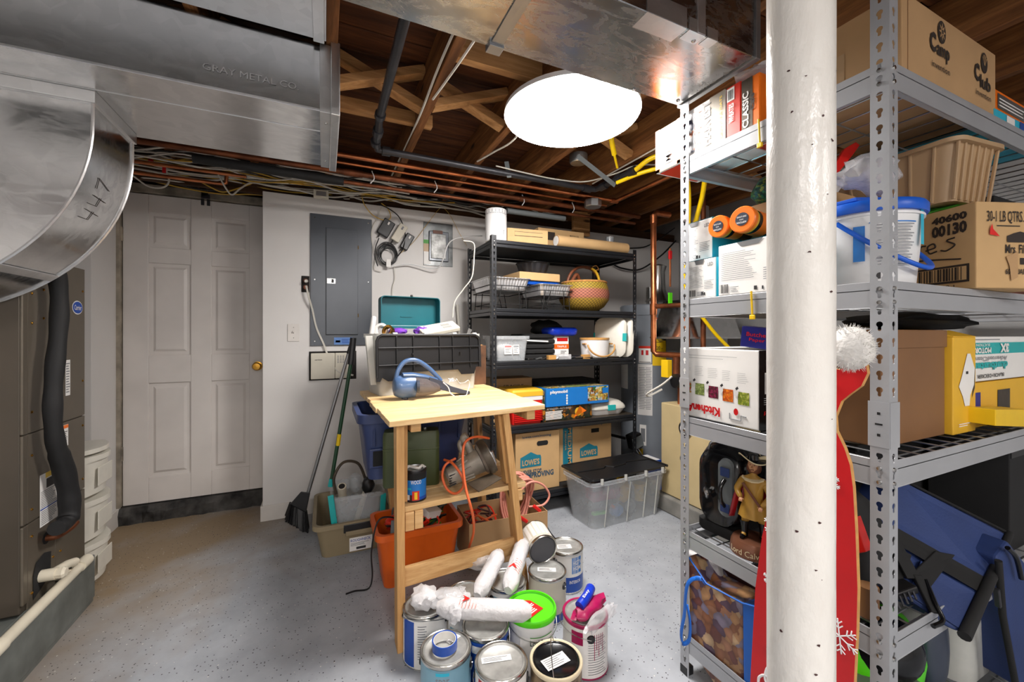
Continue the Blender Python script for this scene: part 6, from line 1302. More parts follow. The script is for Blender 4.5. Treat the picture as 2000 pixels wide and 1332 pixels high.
o, fs, dm = carton('cardboard_box','thin flat cardboard box between foil pans and bundt pan','box',1.20,1.53,2.52,2.78,Z4+0.205,Z4+0.26,'card_l',rz=A(3))
tag(MB().loft([rr(0.30,0.24,0.05,0),rr(0.32,0.26,0.05,0.018),rr(0.30,0.24,0.05,0.022)]).build('blue_platter','blue',None,smooth=40,loc=(1.40,2.66,Z4+0.180)),'bright blue plastic platter under the thin cardboard box','platter')
for (dz, lb_) in ((0,'clear plastic container low behind the foil pans'),(0.06,'clear plastic container stacked on another behind the basket')):
    tag(MB().loft([rr(0.20,0.16,0.02,0),rr(0.22,0.18,0.025,0.055),rr(0.23,0.19,0.025,0.058)]).build('food_container','clearp',None,smooth=40,loc=(1.70,2.80,Z4+dz)),lb_,'container')
o = tag(MB().loft([rr(0.24,0.2,0.03,0),rr(0.26,0.22,0.03,0.05)]).build('food_container','milky',None,smooth=40,loc=(1.66,2.79,Z4+0.125)),'pale container with teal lid behind the basket handle','container'); MB().loft([rr(0.25,0.21,0.03,0.05),rr(0.25,0.21,0.03,0.062)]).build('lid','turq',o)
t = thing('woven_basket','round woven straw basket with leather handle on the rack','basket',(1.79,2.60,Z4))
MB().lathe([(0.06,0.0),(0.10,0.004),(0.15,0.035),(0.185,0.085),(0.19,0.13),(0.18,0.18),(0.168,0.215),(0.163,0.215),(0.175,0.18),(0.184,0.13),(0.179,0.087),(0.145,0.04),(0.10,0.010),(0.0005,0.008)],64).build('bowl','weave',t,smooth=50)
MB().tube([Vector((0.167*math.cos(a),0.167*math.sin(a),0.217)) for a in [2*PI*k/40 for k in range(40)]],0.008,8,closed=True).build('rim','wicker_rim',t,smooth=60)
MB().tube(spline([(-0.165,-0.02,0.20),(-0.13,-0.02,0.28),(-0.06,-0.01,0.33),(0.02,0,0.34),(0.08,0,0.325),(0.13,0.0,0.27),(0.155,0,0.21)],6),[0.011]*18+[0.013]*10+[0.009]*9,8).build('handle','leather',t,smooth=60)
MB().tube(spline([(0.06,-0.012,0.335),(0.10,-0.012,0.31),(0.125,-0.012,0.27),(0.14,-0.012,0.22)],6),0.010,8).build('handle_binding','yelc',t,smooth=60); MB().tube(spline([(0.07,-0.012,0.345),(0.10,-0.02,0.355),(0.12,-0.02,0.33),(0.10,-0.02,0.32)],5),0.004,6).build('tie','wicker_rim',t); MB().tube(spline([(-0.15,-0.06,0.21),(-0.10,-0.05,0.27),(-0.07,-0.04,0.24)],5),0.014,8).build('leather_flap','leather',t,smooth=60)
t = thing('folded_tripod','dark folded tripod standing at the right end of black rack','tripod',(2.06,2.85,Z4)); MB().tube([(0,0,0.03),(0,0,0.40)],0.012,10).build('pole','black',t,smooth=50)
MB().tube([(0,0,0.22),(0.01,0,0.40)],0.017,10).build('sleeve','sawd',t,smooth=50); MB().bar((-0.04,0,0.05),(0.04,0,0.05),0.012,0.008).build('spreader','zinc',t); MB().tube([(0.015,-0.01,0.0),(0.01,0,0.2)],0.006,8).build('leg','black',t); MB().tube([(-0.015,-0.01,0.0),(-0.01,0,0.2)],0.006,8).build('leg','black',t)
# shelf 3 (middle)
t = tub('storage_bin','small clear bin with labels on the middle rack shelf','bin',(1.125,2.56,Z3),0.235,0.23,0.165,M['clearp'],0.015,0.02,rim=0.022,rimh=0.02)
for (x, w_, mt, mt2) in ((-0.03,0.055,'paper','redc'),(0.028,0.045,'paper','papg')): 
    f = Face(t,(x-w_/2,-0.106,0.045),(1,0,0),(0,0.06,1)); f.rect(0,0,w_,0.062,mt,'label_sheet',0.004); f.rect(0.004,0.046,w_-0.008,0.010,mt2,'printed_band',0.005); f.lines(0.005,0.006,w_-0.01,0.035,4,M['papg'],e=0.005)
tag(MB().bar((1.06,2.56,Z3+0.05),(1.02,2.55,Z3+0.22),0.018,0.02).build('hand_tool','steel',None,0.002),'steel hand tool sticking out of the small clear bin','tool')
tag(blob((0.09,0.08,0.05),71,0.15,1.6,3).build('white_liner','whitem',None,smooth=60,loc=(1.125,2.57,Z3+0.06)),'white filter medium inside the small clear bin','filter')
for k, (lb_) in enumerate(('black folded cloth at the bottom of the stack','black folded cloth second from the bottom of stack','black folded cloth in the middle of the stack','black folded cloth second from the top','black folded cloth on top of the stack')):
    tag(MB().loft([rr(0.24,0.22,0.03,0.0),rr(0.26,0.24,0.03,0.008),rr(0.26,0.24,0.03,0.026),rr(0.245,0.225,0.03,0.034)]).build('folded_cloth','blackm',None,smooth=40,loc=(1.38+0.004*(k % 2),2.66,Z3+0.036*k)),lb_+' beside the clear bin','cloth','folded black cloths')
tag(MB().bar((1.24,2.535,Z3+0.135),(1.44,2.53,Z3+0.125),0.006,0.01).build('white_stick','white',None,0.001),'white plastic stick lying before the black cloths','stick')
tag(blob((0.13,0.09,0.06),72,0.25,2,3).build('cloth_bundle','blackm',None,smooth=60,loc=(1.53,2.72,Z3+0.225)),'black bundled cloth behind the blue satin bag','cloth')
o, fs, dm = carton('product_box','white and orange product carton under the blue satin bag','carton',1.46,1.63,2.56,2.70,Z3,Z3+0.16,'paper'); fs['front'].rect(0.07,0.125,0.09,0.025,'red'); fs['front'].rect(0.045,0.07,0.125,0.035,'orange'); fs['front'].text('TRIPLE',0.07,0.08,0.08,0.014,M['paper']); fs['front'].lines(0.10,0.01,0.05,0.05,4,M['papg'])
tag(MB().loft([rr(0.20,0.12,0.03,0),rr(0.24,0.15,0.04,0.012),rr(0.25,0.16,0.04,0.045),rr(0.22,0.14,0.04,0.06)]).build('satin_bag','blues',None,smooth=60,loc=(1.575,2.60,Z3+0.165)),'shiny blue satin bag on the white carton','bag')
t = thing('compost_pail','white pail with a bamboo lid and handle on the middle shelf','pail',(1.83,2.52,Z3))
MB().lathe([(0.088,0),(0.097,0.006),(0.106,0.125),(0.106,0.135)],40).build('body','white',t,smooth=30); MB().lathe([(0.109,0.135),(0.110,0.14),(0.109,0.150),(0.0005,0.153)],40).build('lid','bamboo',t,smooth=30)
MB().tube([Vector((0.118*math.cos(a),-0.03-0.075*max(0,-math.sin(a))**0.8*0.4-0.05, 0.10+0.085*math.sin(a) if math.sin(a)<0 else 0.10)) for a in [PI+PI*k/20 for k in range(21)]],0.0065,8).build('handle','bamboo',t,smooth=50)
for s in (-1,1): MB().tube([(s*0.104,0,0.105),(s*0.118,-0.06,0.105)],0.006,8).build('handle_arm','bamboo',t)
for (x, a, lb_, mt, clip) in ((1.99,A(80),'frosted food tray with turquoise clips standing on edge','milky',True),(2.06,A(80),'plain frosted food tray standing behind the clipped one','milky',False)):
    t = thing('food_tray', lb_, 'tray', (x,2.53,Z3+0.15), rot=(A(84),0,A(-58)), group='food trays on the middle shelf')
    MB().loft([rr(0.20,0.25,0.04,-0.03),rr(0.235,0.285,0.055,0.012),rr(0.25,0.30,0.06,0.014),rr(0.25,0.30,0.06,0.024),rr(0.22,0.27,0.05,0.034)]).build('tray','milky',t,smooth=40)
    if clip: 
        MB().box(-0.13,-0.118,-0.035,0.035,-0.01,0.035).build('clip','turq',t,0.002); MB().box(0.10,0.13,-0.03,0.03,0.0,0.037).build('clip','turq',t,0.002)
rnd = random.Random(5)
for i in range(9):
    x = 1.27+i*0.055+rnd.uniform(-0.01,0.01)
    nm, mt = (('screwdriver','steel'),('bracket','zinc'),('hinge','steel'),('wooden_block','bamboo'),('hook','steel'))[i % 5]
    o = MB(); y = 2.46+rnd.uniform(0,0.02); a = rnd.uniform(-0.6,0.6); L = 0.05
    if nm == 'screwdriver': o.tube([(x-L*math.cos(a)/2,y-L*0.3*math.sin(a),Z3+0.008),(x+L*math.cos(a)/2,y+L*0.3*math.sin(a),Z3+0.008)],[0.007,0.004],8)
    elif nm == 'wooden_block': o.box(x-0.03,x+0.03,y-0.012,y+0.02,Z3,Z3+0.03)
    elif nm == 'hook': o.tube(spline([(x-0.02,y,Z3+0.005),(x,y,Z3+0.02),(x+0.02,y,Z3+0.006),(x+0.01,y,Z3+0.003)],4),0.004,6)
    else: o.bar((x-0.025,y,Z3+0.006),(x+0.025,y+0.01,Z3+0.016),0.02,0.006)
    tag(o.build(nm,mt,None,0.001),('small metal '+nm.replace('_',' ') if mt != 'bamboo' else 'pale '+nm.replace('_',' '))+(' left of the product carton on shelf front' if i<5 else ' right of product carton on shelf front'),'hardware','hardware on the middle rack shelf')
o = tag(MB().box(-0.05,0.05,-0.03,0.03,0,0.035).build('blister_pack','bagclear',None,0.004,loc=(1.53,2.475,Z3)),'clear blister pack of black screws at shelf front','pack'); MB().box(-0.035,0.035,-0.02,0.02,0.003,0.02).build('screws','black',o,0.004)
tag(MB().tube([(1.62,2.46,Z3+0.009),(2.02,2.45,Z3+0.009)],0.008,8).build('metal_rod','steel',None,smooth=50),'long steel rod lying along the middle shelf front','rod')
tag(MB().tube([(1.60,2.485,Z3+0.011),(1.80,2.485,Z3+0.011)],0.010,8).build('metal_rod','iron',None,smooth=50),'shorter dark rod lying behind the steel rod','rod')
# shelf 2
o, fs, dm = carton('cardboard_box','brown cardboard box at the back of the red cooler shelf','box',1.09,1.40,2.70,2.86,Z2,Z2+0.28,'card')
fs['front'].text('FRAGILE',0.08,0.22,0.16,0.014,M['ink'])
o, fs, dm = carton('black_case','flat black case behind the blue toy box','case',1.43,1.95,2.66,2.86,Z2,Z2+0.25,'blackm')
o, fs, dm = carton('small_red_box','small red and cream carton left end of the lower rack shelf','carton',0.985,1.10,2.48,2.60,Z2,Z2+0.11,'card_l'); fs['front'].rect(0.03,0.03,0.075,0.07,'red'); fs['front'].text('***',0.035,0.045,0.02,0.04,M['paper'])
t = thing('picnic_cooler','red cooler box with white band and cream lid','cooler',(1.235,2.56,Z2))
MB().loft([rr(0.215,0.22,0.015,0),rr(0.23,0.235,0.015,0.155),rr(0.23,0.235,0.015,0.157)]).build('body','redp',t,smooth=30); MB().loft([rr(0.235,0.24,0.015,0.157),rr(0.235,0.24,0.015,0.185)]).build('white_band','white',t,smooth=30); MB().loft([rr(0.24,0.245,0.015,0.185),rr(0.24,0.245,0.015,0.215),rr(0.22,0.225,0.015,0.228)]).build('lid','yelc',t,smooth=30)
for k in range(7): MB().box(-0.10,0.11,-0.1235,-0.112,0.018+k*0.012,0.022+k*0.012).build('rib','redp',t,0.001)
o, fs, dm = carton('toy_box','dark printed toy box with brick pattern under the blue one','toy box',1.352,1.76,2.455,2.70,Z2,Z2+0.098,'darktoy',rz=A(1))
fs['front'].lines(0.02,0.01,0.14,0.06,7,M['paper'],0.6,rag=0.1); fs['front'].text('ATTENTION - AUTO BUILD',0.03,0.078,0.20,0.013,M['paper']); fs['front'].disc(0.29,0.05,0.03,0.03,'yelc'); fs['front'].poly([(0.25,0.01),(0.36,0.05),(0.30,0.09)],'orangec')
o, fs, dm = carton('toy_box','bright blue toy box with a playset picture','toy box',1.372,1.90,2.44,2.62,Z2+0.10,Z2+0.225,'bluec',rz=A(0.5))
f = fs['front']; f.text('playmobil',0.03,0.085,0.14,0.028,M['paper'],bold=0.03); f.rect(0.34,0.02,0.18,0.10,'toyprint','picture'); f.rect(0.47,0.07,0.05,0.04,'bluec','badge',0.002)
for k in range(4): f.disc(0.165,0.072-k*0.018,0.007,0.008,'paper')
fs['top'].rect(0.02,0.01,0.50,0.15,'toyprint','picture'); fs['top'].rect(0.20,0.02,0.18,0.08,'celery','picture',0.002); fs['left'].rect(0.02,0.01,0.14,0.10,'toyprint','picture')
t = thing('cake_carrier','translucent food carrier with turquoise clips on the lower shelf','food carrier',(1.93,2.60,Z2),A(-4))
MB().loft([rr(0.28,0.24,0.06,0),rr(0.32,0.27,0.07,0.03),rr(0.33,0.28,0.07,0.045)]).build('base','white',t,smooth=40); MB().loft([rr(0.34,0.29,0.07,0.045),rr(0.34,0.29,0.07,0.058),rr(0.32,0.27,0.07,0.075),rr(0.27,0.22,0.06,0.095)]).build('lid','milky',t,smooth=40)
MB().box(-0.015,0.05,-0.152,-0.138,0.035,0.075).build('clip','turq',t,0.003); MB().box(-0.12,0.0,0.02,0.06,0.096,0.102).build('top_band','turq',t,0.003)
# bottom shelf: moving boxes
def lowes(parent_f, x, y, s):
    f = parent_f
    f.poly([(x,y),(x+0.15*s,y),(x+0.15*s,y+0.055*s),(x+0.145*s,y+0.07*s),(x+0.12*s,y+0.072*s),(x+0.075*s,y+0.095*s),(x+0.02*s,y+0.072*s),(x,y+0.065*s)],'teal','logo_house'); f.text("LOWE'S",x+0.012*s,y+0.012*s,0.125*s,0.038*s,M['card_l'],bold=0.03,e=0.003)
o, fs, dm = carton('moving_box','upright cardboard moving box with teal logo, left of two','box',1.145,1.483,2.45,2.80,Z1,Z1+0.395,'card_l',rz=A(0.5))
f = fs['front']; lowes(f,0.035,0.165,1.05); f.text('NEVER STOP',0.04,0.125,0.155,0.022,M['inkblue'],bold=0.02); f.text('IMPROVING',0.075,0.09,0.215,0.038,M['inkblue'],bold=0.035); f.text('lowes.com/moving',0.05,0.355,0.22,0.022,M['inkblue'],bold=0.015); f.rect(0.165+0.008,0.300,0.06,0.032,'blackm','hand_hole'); f.disc(0.173,0.316,0.014,0.016,'blackm','hand_hole'); f.disc(0.233,0.316,0.014,0.016,'blackm','hand_hole')
o, fs, dm = carton('moving_box','cardboard moving box with teal side band, right of two','box',1.50,1.985,2.52,2.85,Z1,Z1+0.40,'card_l')
f = fs['front']; f.rect(0.055,0.12,0.08,0.27,'teal','teal_band'); f.text('MEDIUM',0.095,0.12,0.03,0.26,M['card_l'],rot=3,bold=0.02,e=0.003); f.text('MEDIANA',0.07,0.22,0.013,0.14,M['card_l'],rot=3,e=0.003); lowes(f,0.20,0.15,1.05); f.rect(0.30,0.325,0.07,0.03,'blackm','hand_hole'); f.text('lowes.com/moving',0.20,0.375,0.20,0.015,M['inkblue']); fs['left'].text('ING',0.22,0.12,0.08,0.035,M['inkblue'],bold=0.03)
MB().bar((-0.2425,-0.166,0.40),(0.2425,-0.10,0.404),0.003,0.003).build('flap_edge','card',o)
# ================================================================== grey rack goods
Y1, Y2, Y3, Y4, Y5 = [z+0.001 for z in GZ]
# --- top shelf: boxes in a row, seen on their left faces (X about 1.20)
o, fs, dm = carton('cereal_box','pale orange cereal box with white stripes jutting past the post','cereal box',1.19,1.42,1.112,1.235,Y5,Y5+0.165,'paper')
f = fs['left']; f.rect(0,0,0.123,0.012,'orangec'); f.rect(0,0,0.022,0.165,'orangec'); f.rect(0.108,0,0.015,0.165,'orangec'); f.text('MILLS',0.035,0.02,0.05,0.13,M['paper'],rot=1,e=0.003); f.lines(0.035,0.02,0.06,0.13,12,M['orangec'],0.25); fs['bottom'].rect(0.01,0.01,0.2,0.1,'redc')
o, fs, dm = carton('cereal_box','tall pale grey green cereal box with a printed front','cereal box',1.185,1.42,0.922,1.106,Y5,Y5+0.165,'paper')
f = fs['left']; f.rect(0.0,0.0,0.016,0.165,'orangec'); f.rect(0.018,0.01,0.045,0.14,'cereal','picture'); f.rect(0.125,0,0.06,0.165,'saw','printed_panel'); f.rect(0.135,0,0.049,0.165,'celery','printed_panel',0.002) if False else None
f.text('HARVEST',0.095,0.01,0.035,0.15,M['wall_grey'],rot=1,bold=0.03,e=0.003); f.text('CRUNCHY',0.07,0.01,0.02,0.14,M['orangec'],rot=1,e=0.003); f.text('GRANOLA OATS',0.165,0.01,0.009,0.14,M['yellow'],rot=1,e=0.003)
o, fs, dm = carton('cereal_box','bright red cereal box with barcode beside the pale one','cereal box',1.185,1.42,0.868,0.918,Y5,Y5+0.163,'redc')
f = fs['left']; f.rect(0.003,0.115,0.026,0.042,'paper'); f.bars(0.006,0.12,0.02,0.03,M['papd']); f.text('WHEATIES',0.010,0.045,0.018,0.06,M['paper'],rot=1,bold=0.03,e=0.003)
o, fs, dm = carton('cracker_box','purple and orange cracker box with brown lettering','box',1.185,1.42,0.806,0.864,Y5,Y5+0.155,'orangec')
f = fs['left']; f.rect(0.0,0,0.036,0.155,'sawd'); f.text('CLASSIC',0.004,0.005,0.02,0.11,M['paper'],rot=1,bold=0.03,e=0.003); f.text('Cafe',0.028,0.05,0.015,0.05,M['ink'],rot=1,bold=0.03,e=0.003)
tag(blob((0.10,0.075,0.035),81,0.35,2.2,3).build('plastic_bag','bagclear',None,smooth=60,loc=(1.29,0.86,Y5+0.185)),'clear plastic bag heaped over the red cereal boxes','plastic bag')
tag(MB().loft([rr(0.16,0.07,0.01,0),rr(0.17,0.075,0.01,0.012)]).build('blue_tray','blue',None,loc=(1.33,0.82,Y5+0.158)),'blue plastic lid lying on the cracker box','lid')
o, fs, dm = carton('cardboard_box','big cardboard box with two round logos on the top grey shelf','box',1.25,1.795,0.502,0.80,Y5,Y5+0.19,'card',rz=A(0.3))
f = fs['front']
def word(f, big, rest, small, x, y, s, mark):
    f.text(big,x,y+0.022*s,0.032*s,0.048*s,M['ink'],bold=0.05); f.text(rest,x+0.036*s,y+0.010*s,0.068*s,0.036*s,M['ink'],bold=0.03); f.text(small,x+0.010*s,y-0.014*s,0.095*s,0.014*s,M['ink'])
    cx, cy = x+0.062*s, y+0.082*s
    f.disc(cx,cy,0.021*s,0.028*s,'ink','round_mark',0.0018)
    if mark == 'sun':
        for k in range(8):
            a = 2*PI*k/8; f.poly([(cx+0.008*s*math.cos(a-0.35),cy+0.011*s*math.sin(a-0.35)),(cx+0.017*s*math.cos(a),cy+0.023*s*math.sin(a)),(cx+0.008*s*math.cos(a+0.35),cy+0.011*s*math.sin(a+0.35))],'card','ray',0.0026)
        f.disc(cx,cy,0.007*s,0.009*s,'card','ring',0.0030); f.disc(cx,cy,0.0045*s,0.006*s,'ink','dot',0.0034)
    else:
        for k in range(5):
            a = A(40+25*k); f.poly([(cx+0.003*s*math.cos(a-1.2),cy-0.008*s),(cx+0.017*s*math.cos(a)-0.002*s,cy+0.022*s*math.sin(a)),(cx+0.017*s*math.cos(a)+0.002*s,cy+0.021*s*math.sin(a)),(cx+0.004*s*math.cos(a),cy-0.006*s)],'card','leaf',0.0026)
word(f,'C','amp','invention',0.135,0.062,1.05,'sun'); word(f,'C','lub','invention',0.395,0.055,1.05,'leaf')
MB().box(-0.002,0.002,-0.1492,-0.1485,0.0,0.19).build('flap_seam','card_d',o,loc=(-0.245,0,0)); fs['left'].rect(0.13,0.0,0.05,0.11,'tan','packing_tape')
o, fs, dm = carton('game_box','orange window box beyond the big logo box on top shelf','box',1.80,2.3,0.51,0.78,Y5+0.03,Y5+0.10,'orangec'); fs['front'].rect(0.03,0.015,0.30,0.045,'zinc'); fs['front'].lines(0.04,0.02,0.25,0.03,3,M['paper'])
o, fs, dm = carton('game_box','flat light blue carton under the orange window box','box',1.78,2.28,0.50,0.78,Y5,Y5+0.029,'cyan'); fs['front'].rect(0.08,0.004,0.06,0.02,'paper'); fs['front'].rect(0.18,0.002,0.3,0.025,'vblue')
# --- second shelf
def led_box(lb_, X0, y0, y1, z0, h_, rz=0, rot=None, led=True, turn=0):
    o, fs, dm = carton('bulb_box', lb_, 'box', X0, X0+0.15, y0, y1, z0, z0+h_, 'paper', 'white light bulb boxes', rot=rot)
    f = fs['left']; W_ = y1-y0
    f.lines(0.012,h_*0.28,W_*0.5,h_*0.56,15,M['papg'],0.22,seed=int(y0*100)); f.bars(0.008,0.008,0.03,h_*0.17,M['papd'],9); f.lines(W_*0.62,h_*0.22,W_*0.34,h_*0.24,6,M['papg'],0.3); f.lines(0.045,0.008,0.03,h_*0.12,4,M['papg'],0.4)
    if led: f.text('LED',W_-0.032,h_*0.80,0.022,0.012,M['papd'],bold=0.01)
    f.rect(W_*0.50,0.010,0.010,0.012,'papd'); f.rect(W_*0.60,0.010,0.005,0.010,'papd')
    fs['top'].rect(0.0,0.0,0.15,W_,'cyan','teal_top'); fs['front'].rect(0,0,0.15,h_,'cyan','teal_side')
    f.poly([(W_*0.27,h_-0.001),(W_*0.62,h_-0.001),(W_*0.56,h_-0.016),(W_*0.33,h_-0.016)],'zinc','tab_fold')
    return o
led_box('white bulb carton at the bottom left beside the far post',1.195,0.965,1.085,Y4,0.135)
led_box('white bulb carton stacked upon the far left one',1.225,1.0,1.14,Y4+0.137,0.145,rot=(0,0,A(-2)))
led_box('white bulb carton at the front with LED lettering',1.185,0.70,0.948,Y4,0.165)
for (p, r, lb_, d) in ((at(1402,442,X=1.18),0.036,'orange lidded canister, smaller and further left',(0.92,0.10,0.02)),(at(1449,428,X=1.175),0.041,'orange lidded canister nearest the white column',(0.95,0.12,-0.04))):
    d = Vector(d).normalized(); t = thing('canister', lb_, 'canister', p, rot=d.to_track_quat('Z','Y').to_euler(), group='orange canisters')
    MB().tube([(0,0,0.018),(0,0,0.16)],r*0.93,30).build('body','blackg',t,smooth=40); MB().lathe([(0.0005,0.001),(r*0.93,0.0),(r,0.003),(r,0.018),(r*0.9,0.02)],36).build('lid','orangec',t,smooth=35)
    MB().tube([(0,0,0.05),(0,0,0.10)],r*0.945,30).build('orange_band','orangec',t,smooth=40); MB().tube([(0,0,0.02),(0,0,0.03)],r*0.95,30).build('yellow_band','yelc',t,smooth=40)
    MB().lathe([(0.0005,-0.0008),(r*0.5,-0.0008),(r*0.5,0.0)],30).build('lid_label','slated',t)
    f = Face(t,(-r*0.36,r*0.16,-0.001),(1,0,0),(0,-1,0)); f.text('HOPTOWN',0,0.004+0.010,r*0.72,0.006,M['paper']); f.text('WITH',r*0.2,0.006,r*0.3,0.004,M['paper']); f.text('SPORT & POWER',0,-0.003,r*0.72,0.005,M['paper'])
carton('cardboard_box','plain cardboard carton behind the front bulb box and canisters','box',1.35,1.56,0.74,0.985,Y4,Y4+0.32,'card')
tag(blob((0.078,0.056,0.05),91,0.2,2,3).build('net_bag','netbag',None,smooth=60,loc=(1.42,0.92,Y4+0.372)),'green and yellow netting heaped behind the orange canisters','net bag')
tag(blob((0.09,0.06,0.06),92,0.35,2.3,3).build('plastic_bag','bagwhite',None,smooth=60,loc=(1.43,0.80,Y4+0.345)),'clear plastic wrapped pack behind the green netting','plastic bag')
t = thing('snack_bucket','white plastic bucket with blue lid and handle on second shelf','bucket',(1.355,0.625,Y4))
MB().lathe([(0.098,0),(0.104,0.004),(0.118,0.175),(0.122,0.176),(0.122,0.182),(0.118,0.184),(0.118,0.192)],48).build('body','white',t,smooth=30)
MB().lathe([(0.127,0.186),(0.129,0.19),(0.129,0.208),(0.125,0.214),(0.112,0.214),(0.108,0.206),(0.0005,0.206)],48).build('lid','blue',t,smooth=35)
MB().tube([Vector((0.128*math.cos(a),0.132*math.sin(a),0.165+0.125*math.sin(a))) for a in [PI+PI*k/24 for k in range(25)]],0.006,8).build('handle','blue',t,smooth=50)
for q in range(14): wrap(t,0.1145+0.0006*q,236,258-(q*5 % 7),0.05+q*0.0075,0.0525+q*0.0075,'papg','fine_print',5); wrap(t,0.1145+0.0006*q,212,233-(q*3 % 7),0.05+q*0.0075,0.0525+q*0.0075,'papg','fine_print',5)
wrap(t,0.121,195,206,0.06,0.15,'bluec','label_band'); wrap(t,0.1105,214,222,0.015,0.035,'papd','printed_block'); wrap(t,0.118,210,262,0.155,0.158,'bluec','printed_line'); wrap(t,0.1215,268,276,0.10,0.20,'cyan','blue_tape')
tag(MB().prism([(1.27,0.60,Y4+0.225),(1.45,0.60,Y4+0.225),(1.45,0.602,Y4+0.262),(1.27,0.602,Y4+0.235)],(0,0.12,0)).build('blue_tray','blue',None,0.002),'blue tray lying on the bucket lid','tray')
tag(blob((0.09,0.06,0.045),95,0.4,2.2,3).build('plastic_bag','bagclear',None,smooth=60,loc=(1.33,0.60,Y4+0.305)),'crumpled clear plastic bag on the blue lidded bucket','plastic bag')
o = tag(MB().prism([at(1600,360,Y=0.70),at(1622,338,Y=0.70),at(1650,290,Y=0.70),at(1672,277,Y=0.70),at(1680,283,Y=0.70),at(1668,300,Y=0.70),at(1640,335,Y=0.70),at(1612,365,Y=0.70)],(0.006,0.012,0)).build('red_scoop','redp',None,0.002),'red plastic scoop sticking up behind the white column','scoop')
# margarine carton, turned a little
o, fs, dm = carton('cardboard_box','cardboard carton with barcode and dairy lettering, second shelf','box',1.643,1.893,0.433,0.713,Y4,Y4+0.235,'card_l',rz=A(-20))
f = fs['left']; f.text('40600',0.172,0.195,0.088,0.022,M['ink'],bold=0.05); f.text('00130',0.172,0.157,0.088,0.034,M['ink'],bold=0.05)
f.rect(0.06,0.02,0.205,0.050,'ink','barcode_frame',0.0015); f.rect(0.06,0.026,0.199,0.038,'card_l','barcode_field',0.0022); f.bars(0.063,0.027,0.19,0.036,M['ink'],26,e=0.003); f.text('40600 00130 1',0.11,0.006,0.12,0.009,M['ink'])
for st in (((0.02,0.135),(0.025,0.115),(0.04,0.115),(0.045,0.14),(0.048,0.112)),((0.052,0.112),(0.056,0.138),(0.07,0.14)),((0.07,0.125),(0.095,0.13),(0.09,0.142),(0.075,0.135),(0.08,0.115),(0.10,0.118)),((0.145,0.148),(0.125,0.143),(0.145,0.128),(0.125,0.115),(0.11,0.118)),((0.01,0.10),(0.08,0.095),(0.16,0.085))): f.stroke([(a+0.085,b) for a, b in st],0.0022,'ink')
f = fs['front']; f.text('30-1 LB QTRS.',0.03,0.175,0.11,0.035,M['ink'],bold=0.01); f.rect(0.06,0.168,0.07,0.003,'ink'); f.text('40600',0.19,0.20,0.05,0.016,M['ink'],bold=0.04); f.text('00130',0.19,0.165,0.05,0.028,M['ink'],bold=0.04)
f.poly([(0.09,0.125),(0.17,0.125),(0.17,0.142),(0.15,0.150),(0.13,0.155),(0.11,0.150),(0.09,0.142)],'ink','logo_crown'); f.text('Mrs. Filberts',0.085,0.095,0.10,0.024,M['ink'],bold=0.02); f.rect(0.13,0.065,0.045,0.018,'ink'); f.text('60 QUARTERS',0.085,0.035,0.095,0.018,M['ink'],bold=0.02)
f.poly([(0.085,0.085),(0.12,0.10),(0.12,0.03),(0.10,0.02),(0.095,0.06)],'card','torn_patch',0.0035); f.poly([(0.035,0.145),(0.065,0.14),(0.045,0.16),(0.042,0.175),(0.036,0.16)],'redp','red_tag',0.004)
t = tub('plant_basket','tan ribbed plastic basket on top of the dairy carton','basket',(1.725,0.70,Y4+0.256),0.215,0.38,0.170,M['tan'],0.018,0.03,rim=0.03,rimh=0.012,rz=A(-6))
for k in range(7): MB().bar((-0.085+k*0.028,-0.175,0.002),(-0.097+k*0.032,-0.191,0.160),0.008,0.008,(0,1,0)).build('rib','tan',t,0.002)
for k in range(6): MB().bar((-0.092,-0.13+k*0.05,0.002),(-0.109,-0.145+k*0.057,0.160),0.008,0.008,(1,0,0)).build('rib','tan',t,0.002)
tag(blob((0.12,0.14,0.02),97,0.25,2.4,3).build('green_bag','grnb',None,smooth=60,loc=(1.735,0.68,Y4+0.246)),'green printed bag squeezed between carton and tan basket','bag')
tag(blob((0.06,0.03,0.016),98,0.3,2.4,3).build('white_ribbon','whitem',None,smooth=60,loc=(1.79,0.535,Y4+0.250)),'white ribbon bundle at the front edge of the carton','ribbon')
o, fs, dm = carton('black_box','black carton with white web address at the right','box',1.99,2.5,0.56,0.82,Y4,Y4+0.33,'blackm'); fs['front'].text('ICS.COM',0.02,0.215,0.24,0.045,M['paper'],bold=0.03); fs['front'].poly([(0.0,0.06),(0.09,0.12),(0.05,0.12),(0.10,0.16),(0.04,0.15),(0.0,0.12)],'paper')
tag(blob((0.10,0.09,0.03),99,0.2,2,3).build('pink_cloth','pink',None,smooth=60,loc=(2.06,0.53,Y4+0.03)),'pink cloth at the foot of the black carton','cloth')
